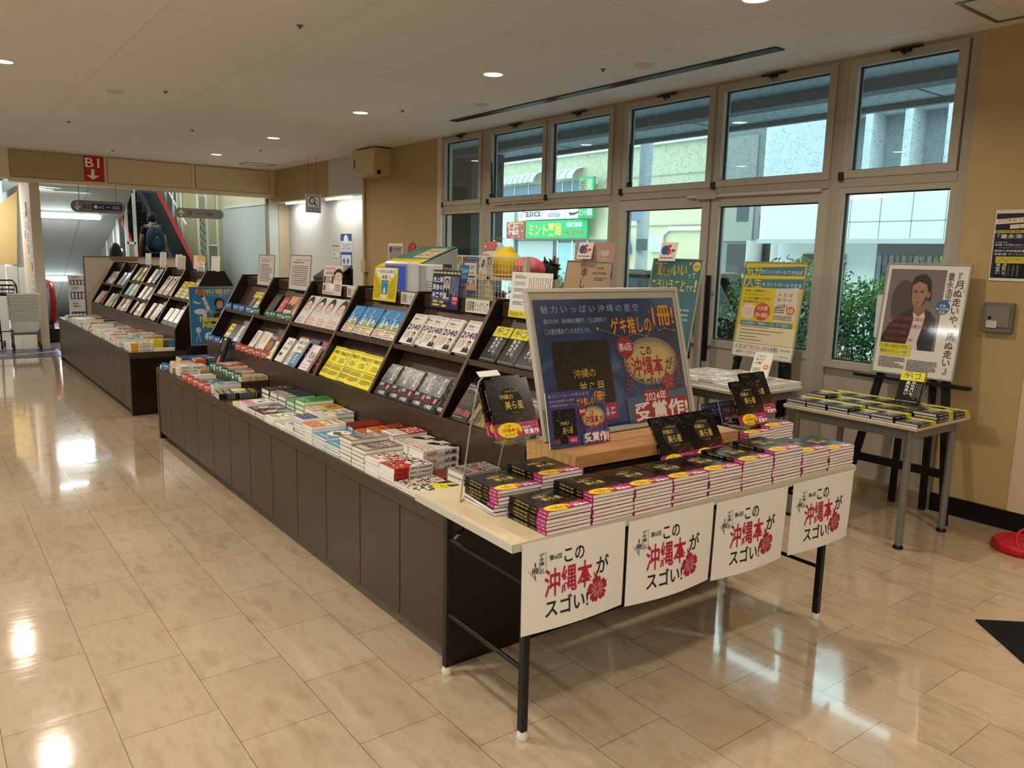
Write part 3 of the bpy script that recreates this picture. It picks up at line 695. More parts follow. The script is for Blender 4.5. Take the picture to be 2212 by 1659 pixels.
def book(key, mat, label, group, full=True):
    k = K[key]
    for a_, b_ in ((' facing out on ', ' on '), (' of its row on ', ' on '), (' paperback', ' book'), (' from far end', ' from far'), (' with ', ', '), (', behind the front copies', ', behind'), (' of the ', ' of '), (', by the racks', ''), (' the ', ' ')):
        if len(label.split()) > 16: label = label.replace(a_, b_)
    t = thing(k['typ'], label, 'magazine' if k['typ'] == 'magazine' else 'book', group=group, mat=mat)
    inst('cover', kmesh(key, 'cover', full), t); inst('page_block', kmesh(key, 'page_block'), t)
    if k['band']: inst('paper_band', kmesh(key, 'paper_band', full), t)
    return t
ORD = ['topmost', 'second', 'third', 'fourth', 'fifth', 'sixth', 'seventh', 'eighth', 'ninth', 'tenth', 'eleventh', 'twelfth']
def stack(key, n, x, y, z, deg, where, group, jit=.0025, jyaw=1.2, full_all=False, desc=None):
    k = K[key]; q = random.Random(int(x*1000)*31+int(y*1000))
    d = desc or k['desc']; zz = z
    for i in range(n):
        j = n-1-i
        lab = ('lone %s, %s' % (d, where)) if n == 1 else ('%s, %s, %s' % (d, (ORD[j]+(' from top' if j else '')) if j < n-1 or n == 2 and j == 0 else 'bottom', where))
        if i == 0 or True: dx, dy, da = q.uniform(-jit, jit), q.uniform(-jit, jit), q.uniform(-jyaw, jyaw)
        book(key, yawm(x+dx, y+dy, zz, deg+da), lab, group, full=(j == 0 or full_all)); zz += k['t']+(.0008 if k['band'] else .0003)
    return zz
def GEN(seed, ink='26221f', a='c8322c', horizontal=False):
    q = random.Random(seed); it = []
    if horizontal: it += [('G', .08, .08, .92, .24, 6, 1, ink, seed), ('G', .15, .28, .85, .40, 5, 1, a, seed+1)]
    else: it += [('G', .66, .06, .9, .7, 1, 6, ink, seed), ('G', .42, .1, .60, .62, 1, 7, a, seed+1)]
    it += [('E', q.uniform(.25, .4), q.uniform(.45, .7), .16, .12, a), ('L', .08, .8, .6, .94, 3, ink)]
    return it
GS = lambda ink, s: [('G', .2, .06, .8, .5, 1, 7, ink, s), ('G', .25, .6, .75, .8, 1, 4, ink, s+3)]
# starry book of the foreground table
kind('star', 'softcover_book', 'black starry softcover', .178, .205, .0118, '0c0a0c', mat=STAR, rough=.15, bind='L',
     front=[('E', .5, .40, .27, .235, '0d0b0c'), ('G', .40, .205, .72, .24, 8, 1, 'c6a64c', 5), ('T', '沖縄の', .25, .27, .57, .36, 'd8b94f', .004), ('T', '美ら星', .34, .39, .76, .535, 'e0bf4d', .006), ('G', .46, .585, .62, .605, 4, 1, 'b99a50', 3),
            ('D', 60, 'f1e8cf', 3, .02, .02, .98, .3, .0006), ('N', [(.05, .12), (.12, .06), (.2, .1), (.27, .05)], 'b9b2a2', .0004), ('N', [(.6, .05), (.7, .09), (.78, .04), (.9, .1), (.93, .2)], 'b9b2a2', .0004), ('D', 25, 'f0c98a', 9, .05, .6, .98, .75, .0007)],
     spine=[('V', '沖縄の美ら星', .25, .16, .8, .52, 'd8b94f'), ('G', .25, .6, .75, .72, 1, 4, 'c6a64c', 3)],
     band=(.235, 'a8246c', [('E', .31, .5, .29, .54, 'f2d416'), ('G', .04, .03, .12, .2, 2, 1, '3a2020', 4), ('T', 'この', .2, .1, .36, .30, '3a1d14', .01), ('T', '沖縄本が', .13, .36, .53, .64, 'c4261f', .015), ('T', 'スゴい!', .17, .70, .40, .92, '3a1d14', .01), ('H', .50, .78, .055, 'c4261f'),
                              ('T', '2024年', .61, .32, .80, .50, 'ffffff', .01), ('T', '受賞作', .62, .54, .97, .92, 'ffffff', .02), ('G', .55, .05, .9, .16, 10, 1, 'd890b8', 8), ('N', [(.82, .42), (.83, .2)], 'f0a83c', .0016), ('N', [(.87, .42), (.90, .14)], 'f0a83c', .0016), ('N', [(.92, .44), (.97, .2)], 'f0a83c', .0016),
                              ('N', [(.045, .3), (.03, .6), (.08, .9)], '8a6a10', .0014), ('N', [(.57, .3), (.59, .6), (.54, .88)], '8a6a10', .0014)],
           [('G', .2, .15, .8, .9, 1, 6, 'f4d7e6', 8)]))
# black and yellow novel
kind('moon', 'hardcover_book', 'black and yellow hardcover', .128, .188, .0165, '0d0d0e', bind='R', hard=True, rough=.3,
     front=[('R', 0, 0, 1, .32, 'd9d232'), ('N', [(.12, .22), (.2, .04), (.3, .22), (.25, .1), (.4, .12)], '77766a', .004), ('N', [(.2, .06), (.42, .03), (.5, .2)], '77766a', .0045), ('N', [(.58, .08), (.8, .05), (.78, .2), (.6, .21)], '77766a', .006), ('N', [(.1, .1), (.5, .16)], '77766a', .003)],
     spine=[('R', 0, 0, 1, .3, 'd9d232'), ('G', .25, .04, .75, .24, 1, 4, '5c5a40', 5)],
     band=(.71, '0b0b0c', [('V', '月ぬ走いや、', .50, .03, .68, .80, 'f4f2ee', .012), ('V', '馬ぬ走い', .28, .03, .46, .66, 'f4f2ee', .012), ('G', .72, .06, .77, .8, 1, 22, 'a9a7a2', 3), ('G', .80, .1, .84, .7, 1, 22, 'a9a7a2', 5), ('G', .86, .1, .90, .7, 1, 22, 'a9a7a2', 6), ('G', .92, .06, .96, .8, 1, 22, 'a9a7a2', 7), ('G', .06, .9, .9, .95, 18, 1, 'cfcdc8', 8)],
           [('V', '月ぬ走いや、馬ぬ走い', .25, .05, .75, .85, 'f0eee8')]))
kind('mood', 'paperback_book', 'white paperback with orange dot', .128, .188, .017, 'e9e2d6', bind='L', rough=.35,
     front=[('T', '人生は', .12, .10, .62, .20, '2a2522', .008), ('T', '気分が', .12, .24, .62, .34, '2a2522', .008), ('T', '10割', .12, .38, .5, .48, '2a2522', .012), ('E', .78, .58, .15, .10, 'd87a2c'), ('L', .1, .62, .6, .8, 4, '6b6157'), ('T', '10', .70, .54, .86, .62, 'fff3e0', .02)],
     spine=[('V', '人生は気分が10割', .2, .08, .8, .62, '2a2522'), ('E', .5, .8, .35, .03, 'd87a2c')])
kind('y2040', 'hardcover_book', 'white hardcover with purple 2040', .130, .188, .026, 'e8e4da', bind='R', hard=True,
     front=[('G', .08, .03, .80, .075, 10, 1, '4a4744', 3), ('T', 'After', .10, .12, .56, .21, '3d3560', .012), ('G', .62, .17, .82, .2, 4, 1, '77737f', 3), ('L', .1, .25, .8, .28, 1, '9b98a0'), ('T', '2', .02, .34, .26, .54, '3b2a63', .03), ('T', '0', .28, .34, .48, .54, '5a2b6b', .012), ('T', '4', .48, .34, .74, .54, '6d2470', .03), ('T', '0', .76, .34, .98, .54, '332a66', .03),
            ('G', .08, .58, .14, .86, 1, 9, '444', 4), ('G', .18, .58, .24, .86, 1, 9, '444', 5), ('G', .30, .58, .38, .86, 1, 7, '444', 6), ('G', .42, .58, .5, .8, 1, 6, '444', 7), ('E', .76, .70, .12, .085, 'c9a187'), ('E', .76, .655, .125, .06, '2b2624'), ('E', .76, .705, .095, .065, 'c9a187'), ('P', [(.55, .95), (.6, .82), (.72, .78), (.82, .78), (.95, .83), (.99, .95)], '26222a'), ('P', [(.73, .78), (.76, .86), (.80, .78)], 'eceaea')],
     spine=[('V', '2040', .15, .30, .85, .66, '3a3338', .02), ('G', .2, .05, .8, .26, 1, 5, '5c5258', 4), ('G', .25, .72, .75, .95, 1, 6, '6a6066', 9)])
ART_B = mat_noise_art('blue_sky_print', [(.3, '1f6fb4'), (.55, '2f8ed2'), (.75, '79bfe8')], 6)
kind('blue', 'hardcover_book', 'blue-sky hardcover with cream band', .132, .190, .021, '2b86c8', mat=ART_B, bind='R', hard=True,
     front=[('P', [(.0, .72), (.0, .58), (.2, .52), (.4, .56), (.6, .5), (.8, .55), (1, .52), (1, .72)], '8fa33e'), ('D', 110, 'e9efe9', 4, .02, .5, .98, .66, .003), ('P', [(.26, .66), (.24, .44), (.31, .36), (.38, .44), (.4, .66)], 'e9edf2'), ('E', .31, .345, .045, .03, 'd9c3b4'), ('E', .31, .33, .05, .025, 'e8e9ee'), ('P', [(.62, .68), (.58, .48), (.66, .40), (.76, .47), (.72, .68)], 'e2e8ee'), ('P', [(.63, .68), (.64, .56), (.72, .56), (.71, .68)], '23303c'), ('E', .67, .375, .045, .032, '1c2228'), ('N', [(.12, .06), (.2, .2), (.15, .3)], 'e4eef6', .003), ('N', [(.22, .08), (.35, .14), (.28, .24)], 'e4eef6', .003), ('N', [(.12, .3), (.3, .34)], 'e4eef6', .003)],
     spine=[('G', .3, .08, .7, .4, 1, 6, 'e0eef6', 4)], band=(.29, 'e3d9bf', [('G', .06, .08, .9, .36, 9, 1, '5c4f3e', 2), ('G', .06, .42, .6, .62, 6, 1, '5c4f3e', 4), ('G', .04, .66, .94, .94, 6, 1, 'd2452c', 6)], [('G', .2, .2, .8, .8, 1, 3, '8c4a30', 7)]))
def face(cx, cy, s, skin='d8b39c', hair='2a211f'):
    return [('E', cx, cy-.05*s, .30*s, .27*s, hair), ('E', cx, cy, .235*s, .235*s, skin), ('P', [(cx-.25*s, cy-.05*s), (cx-.2*s, cy-.25*s), (cx+.2*s, cy-.25*s), (cx+.25*s, cy-.05*s), (cx+.1*s, cy-.16*s), (cx-.1*s, cy-.17*s)], hair),
            ('E', cx-.09*s, cy-.02*s, .045*s, .014*s, '352722'), ('E', cx+.09*s, cy-.02*s, .045*s, .014*s, '352722'), ('E', cx, cy+.07*s, .022*s, .012*s, 'b98a74'), ('E', cx, cy+.125*s, .06*s, .014*s, 'b4493f')]
kind('mag', 'magazine', 'pale magazine with a portrait cover', .205, .270, .008, 'dfe3e4', bind='R', rough=.2,
     front=[('R', 0, 0, .62, .7, 'cfd6d8')]+face(.36, .36, 1.05, 'e2c0ab')+[('R', 0, .70, 1, 1, 'e6d2cb'), ('G', .06, .73, .6, .78, 9, 1, '8e5c58', 1), ('G', .06, .80, .75, .85, 12, 1, '9b6a64', 2), ('L', .06, .88, .7, .97, 3, 'a98882'), ('R', .80, .84, .97, .98, 'f2f0ec'), ('T', '77', .83, .86, .94, .96, '37302e', .01), ('G', .76, .1, .84, .3, 1, 3, '9aa0a2', 6), ('G', .72, .4, .78, .62, 1, 5, '7b8184', 7)])
kind('choicered', 'paperback_book', 'brick-red softcover titled Choice', .15, .21, .014, 'a03c28', front=[('T', 'Choice', .12, .46, .88, .62, 'e9ddd2', -.004), ('G', .12, .3, .55, .38, 5, 1, 'e0cfc4', 2)], spine=GS('e0cfc4', 4))
kind('choicenavy', 'paperback_book', 'navy softcover titled Choice', .15, .21, .014, '22406f', front=[('T', 'Choice', .12, .46, .88, .62, 'dbe2ec', -.004), ('G', .12, .3, .55, .38, 5, 1, 'cfd8e6', 2)], spine=GS('e0cfc4', 4))
kind('meal', 'paperback_book', 'white softcover with blue lower half', .15, .21, .016, 'e9e8e4', bind='L', front=[('R', .42, .50, 1, 1, '2b83bd'), ('G', .05, .02, .9, .06, 16, 1, '3a6f97', 1), ('T', '心の不調は食事で', .05, .08, .97, .22, '1d1b1b', .012), ('T', '改善できる', .35, .28, .97, .42, '1d1b1b', .012), ('P', [(0, .95), (.0, .5), (.4, .5), (.4, .95)], 'd9d4cc'), ('D', 40, '8d8580', 5, .02, .52, .38, .92, .006), ('G', .46, .54, .52, .95, 1, 9, 'e5d94e', 4), ('G', .56, .54, .62, .9, 1, 9, 'eef4f6', 5), ('L', .66, .56, .96, .9, 4, 'd9e9f2')], spine=GS('333', 4))
kind('sense', 'paperback_book', 'white and pink illustrated novel', .13, .188, .018, 'e7e1dd', front=[('G', .06, .03, .22, .6, 1, 8, 'b0336b', 2), ('G', .28, .05, .42, .5, 1, 7, 'c3387a', 3), ('R', 0, .0, 1, .02, 'a12d5c'), ('D', 90, '6d6660', 7, .35, .3, .95, .68, .005), ('R', 0, .72, 1, 1, 'efe6ea'), ('G', .05, .75, .9, .83, 11, 1, 'c3387a', 9), ('G', .05, .86, .9, .95, 11, 1, 'a12d5c', 8)], spine=GS('a12d5c', 4))
kind('maroon', 'paperback_book', 'crimson softcover with white marks', .15, .21, .014, '9d2947', front=[('D', 70, 'efdfe2', 2, .1, .2, .95, .6, .012), ('G', .1, .7, .9, .8, 8, 1, 'efdfe2', 3)], spine=GS('efdfe2', 4))
kind('econ', 'paperback_book', 'bright yellow economics paperback', .15, .21, .018, 'efe21c', rough=.35, bind='L', front=[('G', .04, .02, .96, .06, 18, 1, '5c551c', 2), ('T', '行動経済学', .05, .12, .97, .24, '1c1a10', .008), ('T', '100', .30, .32, .68, .48, '1c1a10', -.006), ('G', .7, .38, .8, .47, 1, 1, '1c1a10', 9), ('E', .84, .30, .05, .03, '4f9a3a'), ('R', .74, .34, .84, .42, 'cfd9b0'), ('L', .06, .54, .94, .58, 1, '6a6220'), ('L', .06, .60, .95, .72, 3, '5c551c'), ('L', .06, .76, .9, .9, 4, '4c461a')], spine=GS('333', 4))
ART_G = mat_noise_art('charcoal_ink_print', [(.35, '121214'), (.52, '3c3d40'), (.6, '8c8d90'), (.66, '1c1c1f')], 26, .25)
kind('ink', 'paperback_book', 'charcoal patterned softcover', .13, .188, .02, '2b2b2e', mat=ART_G, rough=.25, front=[('V', '悪い仕事', .62, .05, .80, .52, 'efefec', .012), ('G', .84, .05, .92, .5, 1, 8, 'd8d8d5', 4), ('R', 0, .60, 1, 1, '23242a'), ('T', '百年', .1, .62, .4, .72, 'eeeae4', .014), ('T', 'の実話', .3, .86, .8, .97, 'eeeae4', .014), ('E', .78, .72, .11, .09, 'b8323a'), ('V', '選', .72, .66, .84, .78, 'f0dede'), ('G', .05, .75, .6, .82, 6, 1, 'b8323a', 3)], spine=GS('ddd', 4))
kind('solitude', 'paperback_book', 'black paperback with pink title', .13, .19, .024, '0d0d0e', front=[('G', .06, .04, .95, .10, 8, 1, 'e6e4df', 3), ('T', 'すべてを呑み込む', .06, .12, .95, .20, 'efece6', .01), ('R', .04, .24, .96, .245, '77736c'), ('G', .10, .28, .16, .6, 1, 8, 'd6a04a', 4), ('G', .22, .28, .26, .62, 1, 14, 'bcb8b0', 5), ('G', .34, .28, .40, .6, 1, 8, 'd6a04a', 6), ('G', .46, .28, .5, .62, 1, 14, 'bcb8b0', 7), ('G', .58, .28, .64, .6, 1, 8, 'd6a04a', 8), ('G', .70, .28, .74, .62, 1, 14, 'bcb8b0', 9), ('R', .04, .66, .96, .665, '77736c'), ('T', '百年の孤独', .06, .72, .95, .88, 'd9737c', .006), ('L', .06, .92, .8, .96, 1, 'a8a49c')], spine=GS('ddd', 4))
ART_Y = mat_noise_art('dark_gold_print', [(.4, '14110c'), (.52, '5c4d1e'), (.6, 'b89d3a'), (.68, '1b160e')], 18, .3, 3, .6)
kind('gold', 'paperback_book', 'black and gold patterned paperback', .13, .19, .026, '2a2414', mat=ART_Y, front=[('V', '暗い', .6, .06, .86, .5, 'e7d9a0', .01)], spine=GS('ddd', 4))
kind('ansatsu', 'hardcover_book', 'thick white and black hardcover', .130, .188, .034, 'e5e0d6', bind='R', hard=True, rough=.35,
     front=[('P', [(.0, .30), (.55, 0), (1, 0), (1, .10), (.2, .50), (0, .50)], '181818'), ('G', .1, .12, .8, .3, 3, 1, 'efece6', 3), ('R', 0, .55, 1, 1, 'e9dccb'), ('G', .08, .58, .9, .68, 12, 1, 'b4463a', 5), ('G', .08, .72, .9, .8, 12, 1, '5c534c', 6), ('G', .08, .84, .9, .94, 12, 1, 'b4463a', 7)],
     spine=[('V', '暗殺', .2, .06, .80, .42, '1c1a1a', .02), ('R', 0, .60, 1, 1, 'e8dcc9'), ('V', '柴田哲孝', .25, .64, .75, .9, '2a2622', .006)])
kind('uniqlo', 'hardcover_book', 'red hardcover with white katakana', .130, .188, .030, 'b51d1f', bind='L', hard=True, rough=.25,
     front=[('T', 'ユニ', .12, .05, .86, .24, 'f3ece6', .03), ('T', 'クロ', .12, .29, .86, .50, 'f3ece6', .03), ('R', 0, .56, 1, 1, 'ece6da'), ('G', .06, .6, .94, .66, 14, 1, '37302c', 3), ('G', .06, .7, .94, .76, 14, 1, '37302c', 4), ('G', .06, .8, .8, .88, 9, 1, '37302c', 6)], spine=GS('f3ece6', 5))
kind('flame', 'hardcover_book', 'thick red and orange hardcover', .130, .188, .036, 'a81d1a', bind='R', hard=True, front=[('R', 0, .52, 1, 1, 'c6641d'), ('P', [(.3, 0), (.8, 0), (.7, .5), (.4, .5)], '451412'), ('G', .4, .08, .6, .46, 1, 3, 'e6b24c', 3), ('G', .1, .6, .9, .75, 6, 1, '5a1c10', 4)], spine=[('G', .2, .06, .8, .45, 1, 5, 'e6b24c', 4)])
kind('redwhite', 'paperback_book', 'red and white inked paperback', .130, .188, .0185, 'e4dfd4', bind='R', front=[('P', [(0, 1), (0, .5), (.3, .42), (.5, .55), (.75, .45), (1, .62), (1, 1)], 'bd2f21'), ('D', 50, '1f1c1c', 12, .05, .05, .95, .42, .007), ('G', .1, .06, .8, .18, 5, 1, '1f1c1c', 4), ('P', [(.2, .9), (.25, .7), (.45, .66), (.5, .9)], '5a2f4a'), ('D', 30, 'e9c9b8', 3, .1, .6, .9, .9, .006)],
     spine=[('R', 0, .62, 1, 1, 'b12a1f'), ('G', .15, .03, .85, .6, 1, 9, '1f1c1c', 8), ('G', .2, .66, .8, .95, 1, 6, '3c1410', 9)])
kind('whitered', 'paperback_book', 'cream paperback with red ink marks', .130, .188, .0185, 'e6ded0', bind='R', front=[('D', 60, '26201e', 21, .05, .05, .95, .5, .006), ('D', 36, 'bf3a2c', 22, .05, .3, .95, .75, .009), ('G', .08, .55, .9, .66, 8, 1, '26201e', 4), ('L', .08, .8, .7, .92, 2, '8c2a20')], spine=GS('333', 4))
kind('crowd', 'hardcover_book', 'brown-edged hardcover with grey art', .138, .195, .0265, '2a2624', bind='L', hard=True, front=[('R', .04, .04, .96, .96, '8d8074'), ('D', 80, 'cfc6bb', 31, .06, .06, .94, .5, .006), ('D', 60, '342e2a', 32, .06, .3, .94, .75, .006), ('G', .12, .6, .88, .72, 6, 1, '1f1b19', 3), ('R', .04, .78, .96, .96, 'b5a78d')], spine=GS('bbb', 4))
kind('sea', 'magazine', 'blue seascape magazine', .182, .200, .0125, '4e93b8', bind='L', rough=.2, front=[('E', .5, .45, .38, .30, 'e4e0d2'), ('P', [(.2, .5), (.4, .35), (.6, .45), (.8, .36), (.85, .55), (.5, .62)], '3c4a34'), ('D', 40, '1f3c50', 5, .1, .1, .9, .8, .006), ('G', .1, .82, .9, .92, 9, 1, 'e8eef2', 4)])
kind('orange', 'paperback_book', 'cream paperback with orange band', .130, .188, .018, 'e9dcc0', bind='L', front=[('G', .1, .05, .9, .22, 6, 1, '8c4a2c', 3), ('G', .1, .28, .9, .42, 5, 1, '2c2622', 4), ('E', .6, .5, .12, .06, 'd9a23c')], spine=GS('333', 4), band=(.42, 'df6a1e', [('G', .08, .2, .9, .5, 9, 1, 'f7e3c4', 4), ('G', .08, .6, .7, .85, 7, 1, 'f7e3c4', 5)], []))
kind('navyband', 'paperback_book', 'cream paperback with blue band', .130, .188, .0155, 'e6ded0', bind='L', front=[('G', .2, .2, .8, .26, 6, 1, '55504a', 3), ('N', [(.1, .4), (.4, .36), (.7, .44), (.9, .4)], '8c857c', .001)], spine=GS('333', 4), band=(.46, '27458f', [('G', .1, .15, .9, .38, 7, 1, 'd5def0', 4), ('G', .1, .5, .7, .7, 7, 1, 'd5def0', 5)], []))
kind('creamy', 'paperback_book', 'small cream paperback, dark spine', .125, .182, .016, 'e3d9bd', bind='R', front=GEN(41, '3c342a', '5c5030'), spine=GS('eee', 4), scol='2b241f')
kind('greenwhite', 'paperback_book', 'white paperback with green circle', .150, .210, .018, 'e8e8da', bind='L', front=[('E', .55, .42, .36, .25, '58a548'), ('E', .55, .42, .27, .18, 'e8e8da'), ('G', .1, .1, .9, .24, 5, 1, '2c3324', 4), ('G', .35, .36, .75, .48, 3, 1, '2f7a2c', 5), ('L', .1, .72, .9, .92, 3, '5c7a3a')], spine=GS('333', 4))
kind('darkart', 'magazine', 'dark illustrated large softcover', .182, .257, .02, '2c2a29', bind='L', front=[('E', .4, .62, .22, .16, 'b9d4e6'), ('D', 60, 'd9d2c4', 41, .1, .08, .95, .5, .008), ('G', .4, .12, .95, .26, 5, 1, 'e9e4da', 3), ('G', .1, .8, .8, .9, 7, 1, 'c98a4c', 6), ('D', 30, 'c98a4c', 43, .1, .6, .8, .9, .007)])
kind('pinkmag', 'magazine', 'white and pink magazine', .182, .257, .0095, 'ece4e0', bind='L', front=[('R', 0, .72, 1, 1, 'cf7fa4'), ('G', .1, .08, .85, .24, 6, 1, '352c2c', 4), ('G', .15, .34, .7, .44, 6, 1, 'b04a78', 5), ('E', .7, .55, .1, .08, '38302e')])
kind('yellowmag', 'magazine', 'yellow and white softcover', .182, .240, .012, 'ead65a', bind='L', front=[('G', .1, .08, .9, .28, 5, 1, '2c2722', 4), ('G', .1, .34, .9, .48, 5, 1, 'b93c6c', 5), ('L', .1, .6, .9, .9, 4, '6a5c20')])
kind('puzzle', 'magazine', 'black, yellow and blue magazine', .182, .257, .009, '1b1a18', bind='R', front=[('G', .05, .05, .95, .22, 6, 1, 'f2d428', 4), ('R', 0, .26, .52, .62, 'e8c82a'), ('R', .54, .26, 1, .62, '3d6da8'), ('D', 40, 'efe9d8', 51, .05, .3, .95, .6, .008), ('G', .05, .68, .95, .82, 8, 1, 'efe9d8', 6), ('L', .05, .86, .9, .96, 2, 'c9b870')], spine=GS('eee', 4))
kind('green', 'hardcover_book', 'bright green hardcover', .130, .188, .026, '2f9a34', bind='L', hard=True, front=[('G', .12, .12, .9, .24, 6, 1, '12401a', 4), ('G', .3, .32, .75, .5, 2, 1, '12401a', 5), ('G', .5, .36, .6, .46, 1, 1, 'd8ecd0', 6)], spine=GS('12401a', 4), band=(.3, '3aae3e', [('G', .08, .2, .9, .45, 10, 1, 'dff0d4', 4), ('G', .08, .6, .7, .8, 8, 1, 'dff0d4', 4)], []))
kind('teal', 'hardcover_book', 'dark teal hardcover with grey band', .130, .188, .029, '1c3a42', bind='L', hard=True, front=[('G', .3, .1, .4, .4, 1, 6, '40636b', 4), ('G', .55, .1, .65, .4, 1, 6, '40636b', 5)], spine=GS('8aa', 4), band=(.4, 'b9b5aa', [('G', .1, .15, .7, .4, 6, 1, 'b94a3a', 4), ('G', .1, .5, .8, .8, 8, 1, '3c6a4a', 5)], []))
kind('mustard', 'hardcover_book', 'mustard and white hardcover', .130, .188, .027, 'd9a325', bind='L', hard=True, front=[('G', .1, .1, .8, .25, 6, 1, '4c3410', 4), ('E', .55, .36, .2, .08, '5c4212'), ('R', 0, .55, 1, 1, 'e5d5b0'), ('G', .08, .6, .92, .72, 8, 1, 'b4622c', 4), ('G', .08, .8, .8, .9, 8, 1, '4c3410', 5)], spine=GS('4c3410', 4))
kind('nightfair', 'hardcover_book', 'black hardcover with purple art', .130, .188, .03, '1c171a', bind='R', hard=True, front=[('D', 60, '7a4a6c', 61, .05, .05, .95, .6, .008), ('D', 40, 'c9b0a0', 62, .05, .2, .95, .7, .005), ('G', .1, .7, .9, .9, 6, 1, 'b9aca4', 4)], spine=[('G', .2, .05, .8, .6, 1, 6, 'd9d2cc', 3)])
kind('sketch', 'hardcover_book', 'white hardcover with black ink drawing', .130, .188, .026, 'e4dfd3', bind='L', hard=True, front=[('E', .3, .7, .2, .07, '2a2622'), ('G', .35, .1, .9, .3, 4, 1, '2a2622', 4), ('G', .1, .4, .8, .5, 6, 1, '5c5248', 5)], spine=GS('333', 4))
kind('crimson', 'hardcover_book', 'dark red hardcover', .130, .188, .026, '7c1a16', bind='R', hard=True, front=[('G', .3, .1, .7, .5, 2, 4, 'b9523a', 3)], spine=[('G', .2, .1, .8, .5, 1, 4, 'b9523a', 3)])
kind('dig', 'paperback_book', 'yellow and black striped paperback', .130, .188, .014, 'e3d826', bind='R', front=[('P', [(0, .0), (.3, 0), (.1, .3), (0, .3)], '1d1c12'), ('P', [(.5, 0), (.75, 0), (.5, .35), (.3, .35)], '1d1c12'), ('P', [(.9, 0), (1, 0), (1, .2), (.8, .4), (.65, .4)], '1d1c12'), ('R', 0, .5, 1, 1, 'd9d6c4'), ('D', 60, '2c2a20', 71, .02, .52, .98, .98, .008), ('R', .3, .22, .85, .42, 'efe21c'), ('G', .34, .26, .8, .38, 4, 1, '1d1c12', 4)], spine=GS('333', 4))
kind('inkgrey', 'paperback_book', 'black and white sketch paperback', .130, .188, .012, 'd8d0c4', bind='R', front=[('D', 100, '2c2624', 81, .02, .02, .98, .98, .007), ('D', 30, 'b53a2c', 82, .05, .3, .95, .8, .006)], spine=GS('333', 4))
kind('pinkgrey', 'hardcover_book', 'mauve-grey hardcover with red seal', .130, .188, .026, 'a89a92', bind='L', hard=True, front=[('D', 50, '2e2825', 91, .05, .05, .95, .6, .007), ('R', .45, .4, .7, .58, 'bd4a40'), ('G', .1, .7, .9, .9, 5, 1, '2e2825', 4)], spine=GS('333', 4))
_pal = ['e4dccb', 'd8cdb8', 'e8e6df', 'cfa98c', '8fb3b9', 'c9b79a', 'b9493c', '2f6f78', 'dcd3c6', 'a97f5c', '3c4a5c', 'e0c060', 'c58a94', '7a8c5a', 'd9d9d2']
_pn = ['cream', 'buff', 'white', 'tan', 'pale blue', 'sand', 'brick red', 'teal', 'ivory', 'brown', 'slate', 'yellow', 'pink', 'olive', 'off-white']
for _i in range(15):
    kind('g%d' % _i, 'paperback_book', _pn[_i]+' paperback', .128, .186, .015+.001*(_i % 5), _pal[_i], bind='R' if _i % 2 else 'L', front=GEN(200+_i*7, '2a2420', _pal[(_i*4+6) % 15], _i % 3 == 0), spine=GS('2a2420' if _i not in (7, 10) else 'e8e6df', _i+3), band=None if _i % 3 else (.28, _pal[(_i+6) % 15], [('G', .08, .2, .9, .8, 8, 1, 'efe9dc' if (_i+6) % 15 in (6, 7, 9, 10) else '3a302a', _i)], []))
kind('orangetop', 'paperback_book', 'orange and yellow paperback', .105, .150, .014, 'd9663a', bind='L', front=[('R', 0, .6, 1, 1, 'e3c23a'), ('G', .1, .1, .9, .4, 4, 1, 'f4dcb0', 4), ('G', .1, .68, .9, .9, 3, 1, '2c2418', 5)], spine=GS('2c2418', 4))
kind('thickwhite', 'hardcover_book', 'thick white hardcover', .130, .190, .024, 'dcd9d2', bind='R', hard=True, front=[('D', 30, '8c7c74', 95, .05, .1, .95, .8, .008), ('R', 0, .66, 1, 1, 'cfcac0')], spine=[('R', 0, .55, 1, .95, 'cac6bc'), ('G', .15, .05, .85, .5, 1, 6, '55504c', 3), ('G', .2, .62, .8, .9, 1, 4, '55504c', 8)])
kind('orangenavy', 'hardcover_book', 'orange and navy hardcover', .130, .190, .022, '2c3a5c', bind='R', hard=True, front=[('R', 0, .62, 1, 1, 'd26a3c'), ('G', .1, .66, .9, .92, 4, 1, 'f2d8b8', 3), ('D', 30, 'd9b24c', 97, .05, .05, .95, .6, .004), ('R', .25, .15, .7, .45, 'b9bcc6')], spine=[('R', 0, .6, 1, 1, 'c9603a'), ('G', .2, .1, .8, .5, 1, 5, 'c9cdd6', 4)])
kind('tanbig', 'magazine', 'tan large softcover', .182, .240, .012, 'b49a6a', bind='R', front=[('L', .1, .1, .9, .3, 2, '6a5a38')], spine=[])
kind('bluebig', 'magazine', 'blue large softcover', .182, .257, .014, '1f4f74', bind='R', front=[('G', .1, .1, .9, .3, 5, 1, '9cc4dc', 3)], spine=GS('9cc4dc', 4))
kind('tealstack', 'paperback_book', 'aqua paperback', .145, .2, .0125, '74b9c4', bind='L', front=[('R', 0, .0, 1, .3, '9aa8b4'), ('L', .1, .5, .9, .7, 2, '3c6a74'), ('R', 0, .7, 1, 1, '3f9fb0')], spine=GS('fff', 4))
kind('yellowwhite', 'paperback_book', 'yellow and white business paperback', .130, .188, .0165, 'e6e0d2', bind='R', front=[('R', 0, .48, 1, .74, 'e3cf2e'), ('G', .06, .08, .94, .2, 7, 1, '3a3430', 3), ('G', .06, .26, .94, .4, 6, 1, '3a3430', 4), ('G', .06, .52, .94, .7, 5, 1, '3a3430', 5), ('L', .06, .8, .9, .95, 2, 'c98a2c')], spine=[('R', 0, .0, 1, .5, 'd9d3c4'), ('R', 0, .66, 1, 1, 'd9952c'), ('G', .2, .1, .8, .6, 1, 6, '55504c', 4)])
